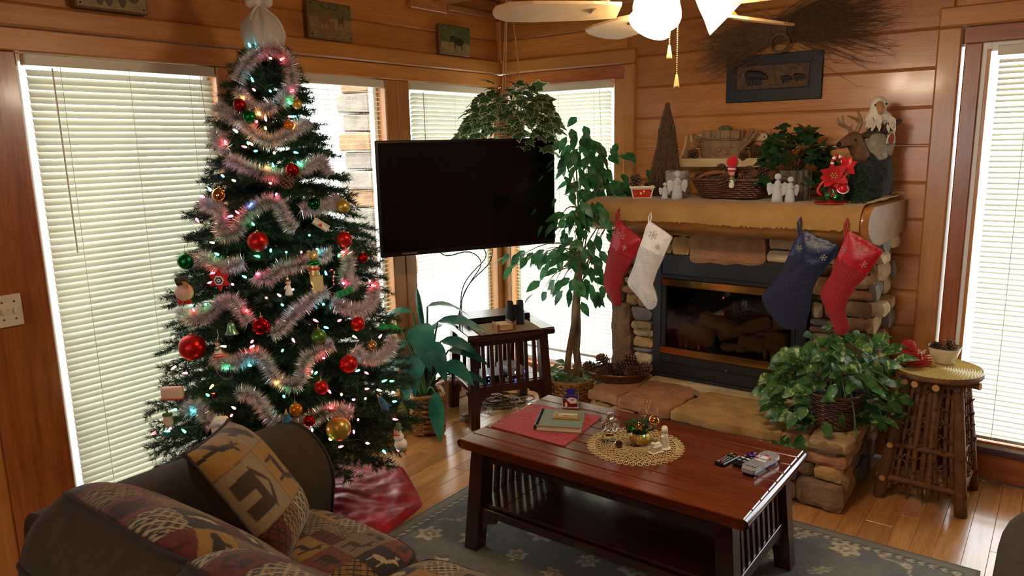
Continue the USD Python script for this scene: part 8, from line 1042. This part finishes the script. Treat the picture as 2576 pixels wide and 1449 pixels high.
t = Thing('cinnamon_stick', 'cinnamon stick standing up in the cream bowl', 'cinnamon stick', (2.715, -.27, ZD + .05)); t.p('bark', tube([(2.718, -.262, ZD + .045), (2.722, -.275, ZD + .115)], .0085, 8), LOOKS['cinnamon'], True)
mk('yarn_red', srgb(196, 40, 28), .85, var=.4, vs=30, bump=1.5, bs=120, stretch=(1, 1, 4)); ys_ = Thing('yarn_basket', 'red wrapped bundle with a round ball and white bow on the twig table', 'decoration', (2.615, -.36, ZD), .5); ys_.p('body', blob([[((-.035, -.015, .03), .028), ((.03, -.015, .03), .028), ((.03, .02, .03), .026), ((-.035, .02, .03), .026), ((-.035, -.015, .03), .028)], [((.022, -.01, .055), .024), ((-.03, .0, .055), .024)]], .012, 2), LOOKS['yarn_red'], True, w=False); ys_.p('ball', ball(.031, (-.02, 0, .088), 3), LOOKS['yarn_red'], True, w=False); ys_.p('yarn_wraps', join(*[tube([(-.064 + .126 * s, -.047 + .008 * math.sin(9 * s + k), .012 + .011 * k) for s in np.linspace(0, 1, 8)], .003, 5) for k in range(5)], *[tube([(-.02 + .032 * math.cos(a) * math.cos(p_), .032 * math.sin(a), .088 + .032 * math.cos(a) * math.sin(p_)) for a in np.arange(16) * .3927], .0016, 4, True) for p_ in (.2, 1.2, 2.2)]), LOOKS['yarn_red'], False, w=False); ys_.p('white_bow', join(tube([(.018, -.038, .07), (.035, -.045, .085), (.03, -.04, .065), (.018, -.038, .07)], .003, 5), tube([(.018, -.038, .07), (.004, -.045, .085), (.006, -.042, .064), (.018, -.038, .07)], .003, 5), tube([(.018, -.04, .07), (.024, -.05, .04)], .0025, 5), ball(.006, (.055, -.04, .055), 1)), LOOKS['felt_white'], True, w=False)
gb = Thing('gauze_sachet', 'small white gauze sachet at the back left of the twig table', 'sachet', (2.56, -.30, ZD)); gb.p('bag', blob([[((0, 0, .016), .014), ((0, 0, .03), .012)]], .006, 2), LOOKS['felt_white'], True, w=False); gb.p('frill', cloth_lathe([(.008, .038), (.02, .055)], .2, 24), LOOKS['felt_white'], True, w=False)
# ================================================================ ceiling fan with its lamps: the room's own light
mk('maple_blade', srgb(226, 186, 128), .35, var=.12, vs=6, stretch=(1, 8, 1)); mk('brass', srgb(200, 160, 90), .28, 1.0); FC = np.array([2.165, -1.98]); fan = Thing('ceiling_fan', 'brass ceiling fan with maple blades and glowing frosted glass shades', 'ceiling fan', (*FC, 2.1)); V_ = lambda n, m, k, s=True: fan.p(n, m, LOOKS[k], s)
mat('shade_glow', {'e': ('emission', {'color': (1.0, .83, .60), 'strength': 70.0})}, [], 'e.emission')
V_('down_rod', cyl((*FC, 2.3), (*FC, 2.615), .013), 'brass'); V_('canopy', tf(lathe([(0, 0), (.02, 0), (.065, .04), (.068, .055), (0, .055)], 24), (*FC, 2.56)), 'brass'); V_('motor', tf(lathe([(0, 0), (.05, 0), (.10, .02), (.12, .06), (.12, .11), (.09, .15), (0, .155)], 32), (*FC, 2.13)), 'brass'); V_('light_plate', tf(lathe([(0, 0), (.03, 0), (.05, .03), (.052, .07), (0, .075)], 24), (*FC, 2.06)), 'brass')
for k in range(5):
    a = 2.552 + k * 2 * math.pi / 5; u = np.array([math.cos(a), math.sin(a), 0]); v_ = np.array([-u[1], u[0], 0]); c = np.array([*FC, 2.04]); pl = [(.17, .05), (.25, .062), (.42, .07), (.49, .064), (.525, .035), (.533, 0), (.525, -.035), (.49, -.064), (.42, -.07), (.25, -.062), (.17, -.05)]; up_, dn = [], []
    for r, w_ in pl: p = c + u * r + v_ * w_ + np.array([0, 0, w_ * .2 - .02]); up_.append(p + (0, 0, .004)); dn.append(p - (0, 0, .004))
    V_('blade', hullm(up_ + dn), 'maple_blade', False); V_('blade_arm', hullm([c + u * r + v_ * w_ + np.array([0, 0, z + (.1 if r < .2 else 0)]) for r, w_ in ((.1, .015), (.1, -.015), (.25, .03), (.25, -.03)) for z in (-.012, -.026)]), 'brass', False)
SHD = lathe([(.018, 0), (.028, -.012), (.040, -.04), (.052, -.075), (.066, -.105), (.069, -.115), (.064, -.104), (.049, -.075), (.037, -.04), (.02, -.008)], 28)
for k in range(3):
    a = math.radians(151) + k * math.pi * 2 / 3; u = np.array([math.cos(a), math.sin(a), 0]); o = np.array([*FC, 2.085]) + u * .05; ax = -(u * .72 + np.array([0, 0, -.70])); m = SHD[0]; z_ = ax / np.linalg.norm(ax); x_ = np.cross((0, 0, 1), z_); x_ /= np.linalg.norm(x_); y_ = np.cross(z_, x_); V_('glass_shade', (m * 1.0 @ np.array([x_, y_, z_]) + o - z_ * .012, SHD[1]), 'shade_glow'); V_('lamp_arm', cyl(np.array([*FC, 2.09]), o, .012, n=8), 'brass'); V_('bulb', ball(.03, o - z_ * .065, 2), 'shade_glow')
for x, y, z1_, z0_ in ((-.018, -.014, 2.06, 1.882), (.0, .0, 2.06, 1.80)):
    p = np.array([FC[0] + x, FC[1] + y, 0]); V_('pull_chain', join(*[ball(.0022, p + (0, 0, z), 1) for z in np.arange(z0_ + .04, z1_, .0052)]), 'cap_gold'); V_('chain_pull', tf(lathe([(0, .04), (.003, .04), (.005, .03), (.0085, .008), (.008, .003), (.004, 0), (0, 0)], 12), p + (0, 0, z0_)), 'gold_leaf')
# added fill lamp behind the camera, out of view
l2 = Thing('ceiling_lamp', 'added frosted bowl fill lamp behind the sofa, out of view', 'ceiling lamp', (2.6, -5.0, 2.36)); l2.p('bowl', tf(lathe([(0, 0), (.08, .01), (.14, .05), (.16, .09), (.155, .09), (.13, .055), (.07, .018), (0, .01)], 30), (2.6, -5.0, 2.34)), mat('fill_glow', {'e': ('emission', {'color': (1.0, .82, .6), 'strength': 28.0})}, [], 'e.emission'), True); l2.p('stem', cyl((2.6, -5.0, 2.43), (2.6, -5.0, 2.615), .012), LOOKS['brass'], True)

# ---- outside the windows: porch pier and post, a bare winter tree
pr = Thing('porch_pier', 'grey stone porch pier seen outside the open window blind', 'pier', (-1.15, -.07, -.9)); rg = np.random.default_rng(2)
for k in range(26):
    z = -.9 + .14 * k
    for j in range(2): y0 = -.27 + .2 * j + .05 * (k % 2); pr.p('stone', box(-1.35, -1.0 + rg.uniform(-.01, .015), y0 + .004, y0 + .196, z + .004, z + .136, .015), LOOKS['stone_grey' if (k + j) % 3 else 'stone_brown'], False)
pp_ = Thing('porch_post', 'white porch post beside the stone pier outside', 'post', (-.795, -.375, -.9)); pp_.p('post', box(-.82, -.77, -.40, -.35, -.9, 2.8, .006), LOOKS['vinyl'], False); pp_.p('base', box(-.84, -.75, -.42, -.33, -.9, -.7, .006), LOOKS['vinyl'], False)
bt_ = Thing('bare_tree', 'bare winter tree beyond the open window blind, colour paled for glare', 'tree', (-9, 1.2, -.9)); mk('glare_paled_bark', srgb(190, 184, 176), .9); B = []  # bark colour lightened to stand in for the glare outside
def grow(p, d, L, r, n):
    q_ = p + d * L; B.append(cyl(p, q_, r, r * .7, 6))
    if n:
        for k in range(3): e = d + rg.normal(0, .42, 3); e[2] = max(e[2], -.1) + .1; e /= np.linalg.norm(e); grow(p + d * L * rg.uniform(.55, 1), e, L * rg.uniform(.6, .8), r * .55, n - 1)
grow(np.array([-9, 1.2, -.9]), np.array([0, 0, 1.0]), 2.2, .13, 5); bt_.p('trunk', B[0], LOOKS['glare_paled_bark'], True); bt_.p('branches', join(*B[1:]), LOOKS['glare_paled_bark'], False)
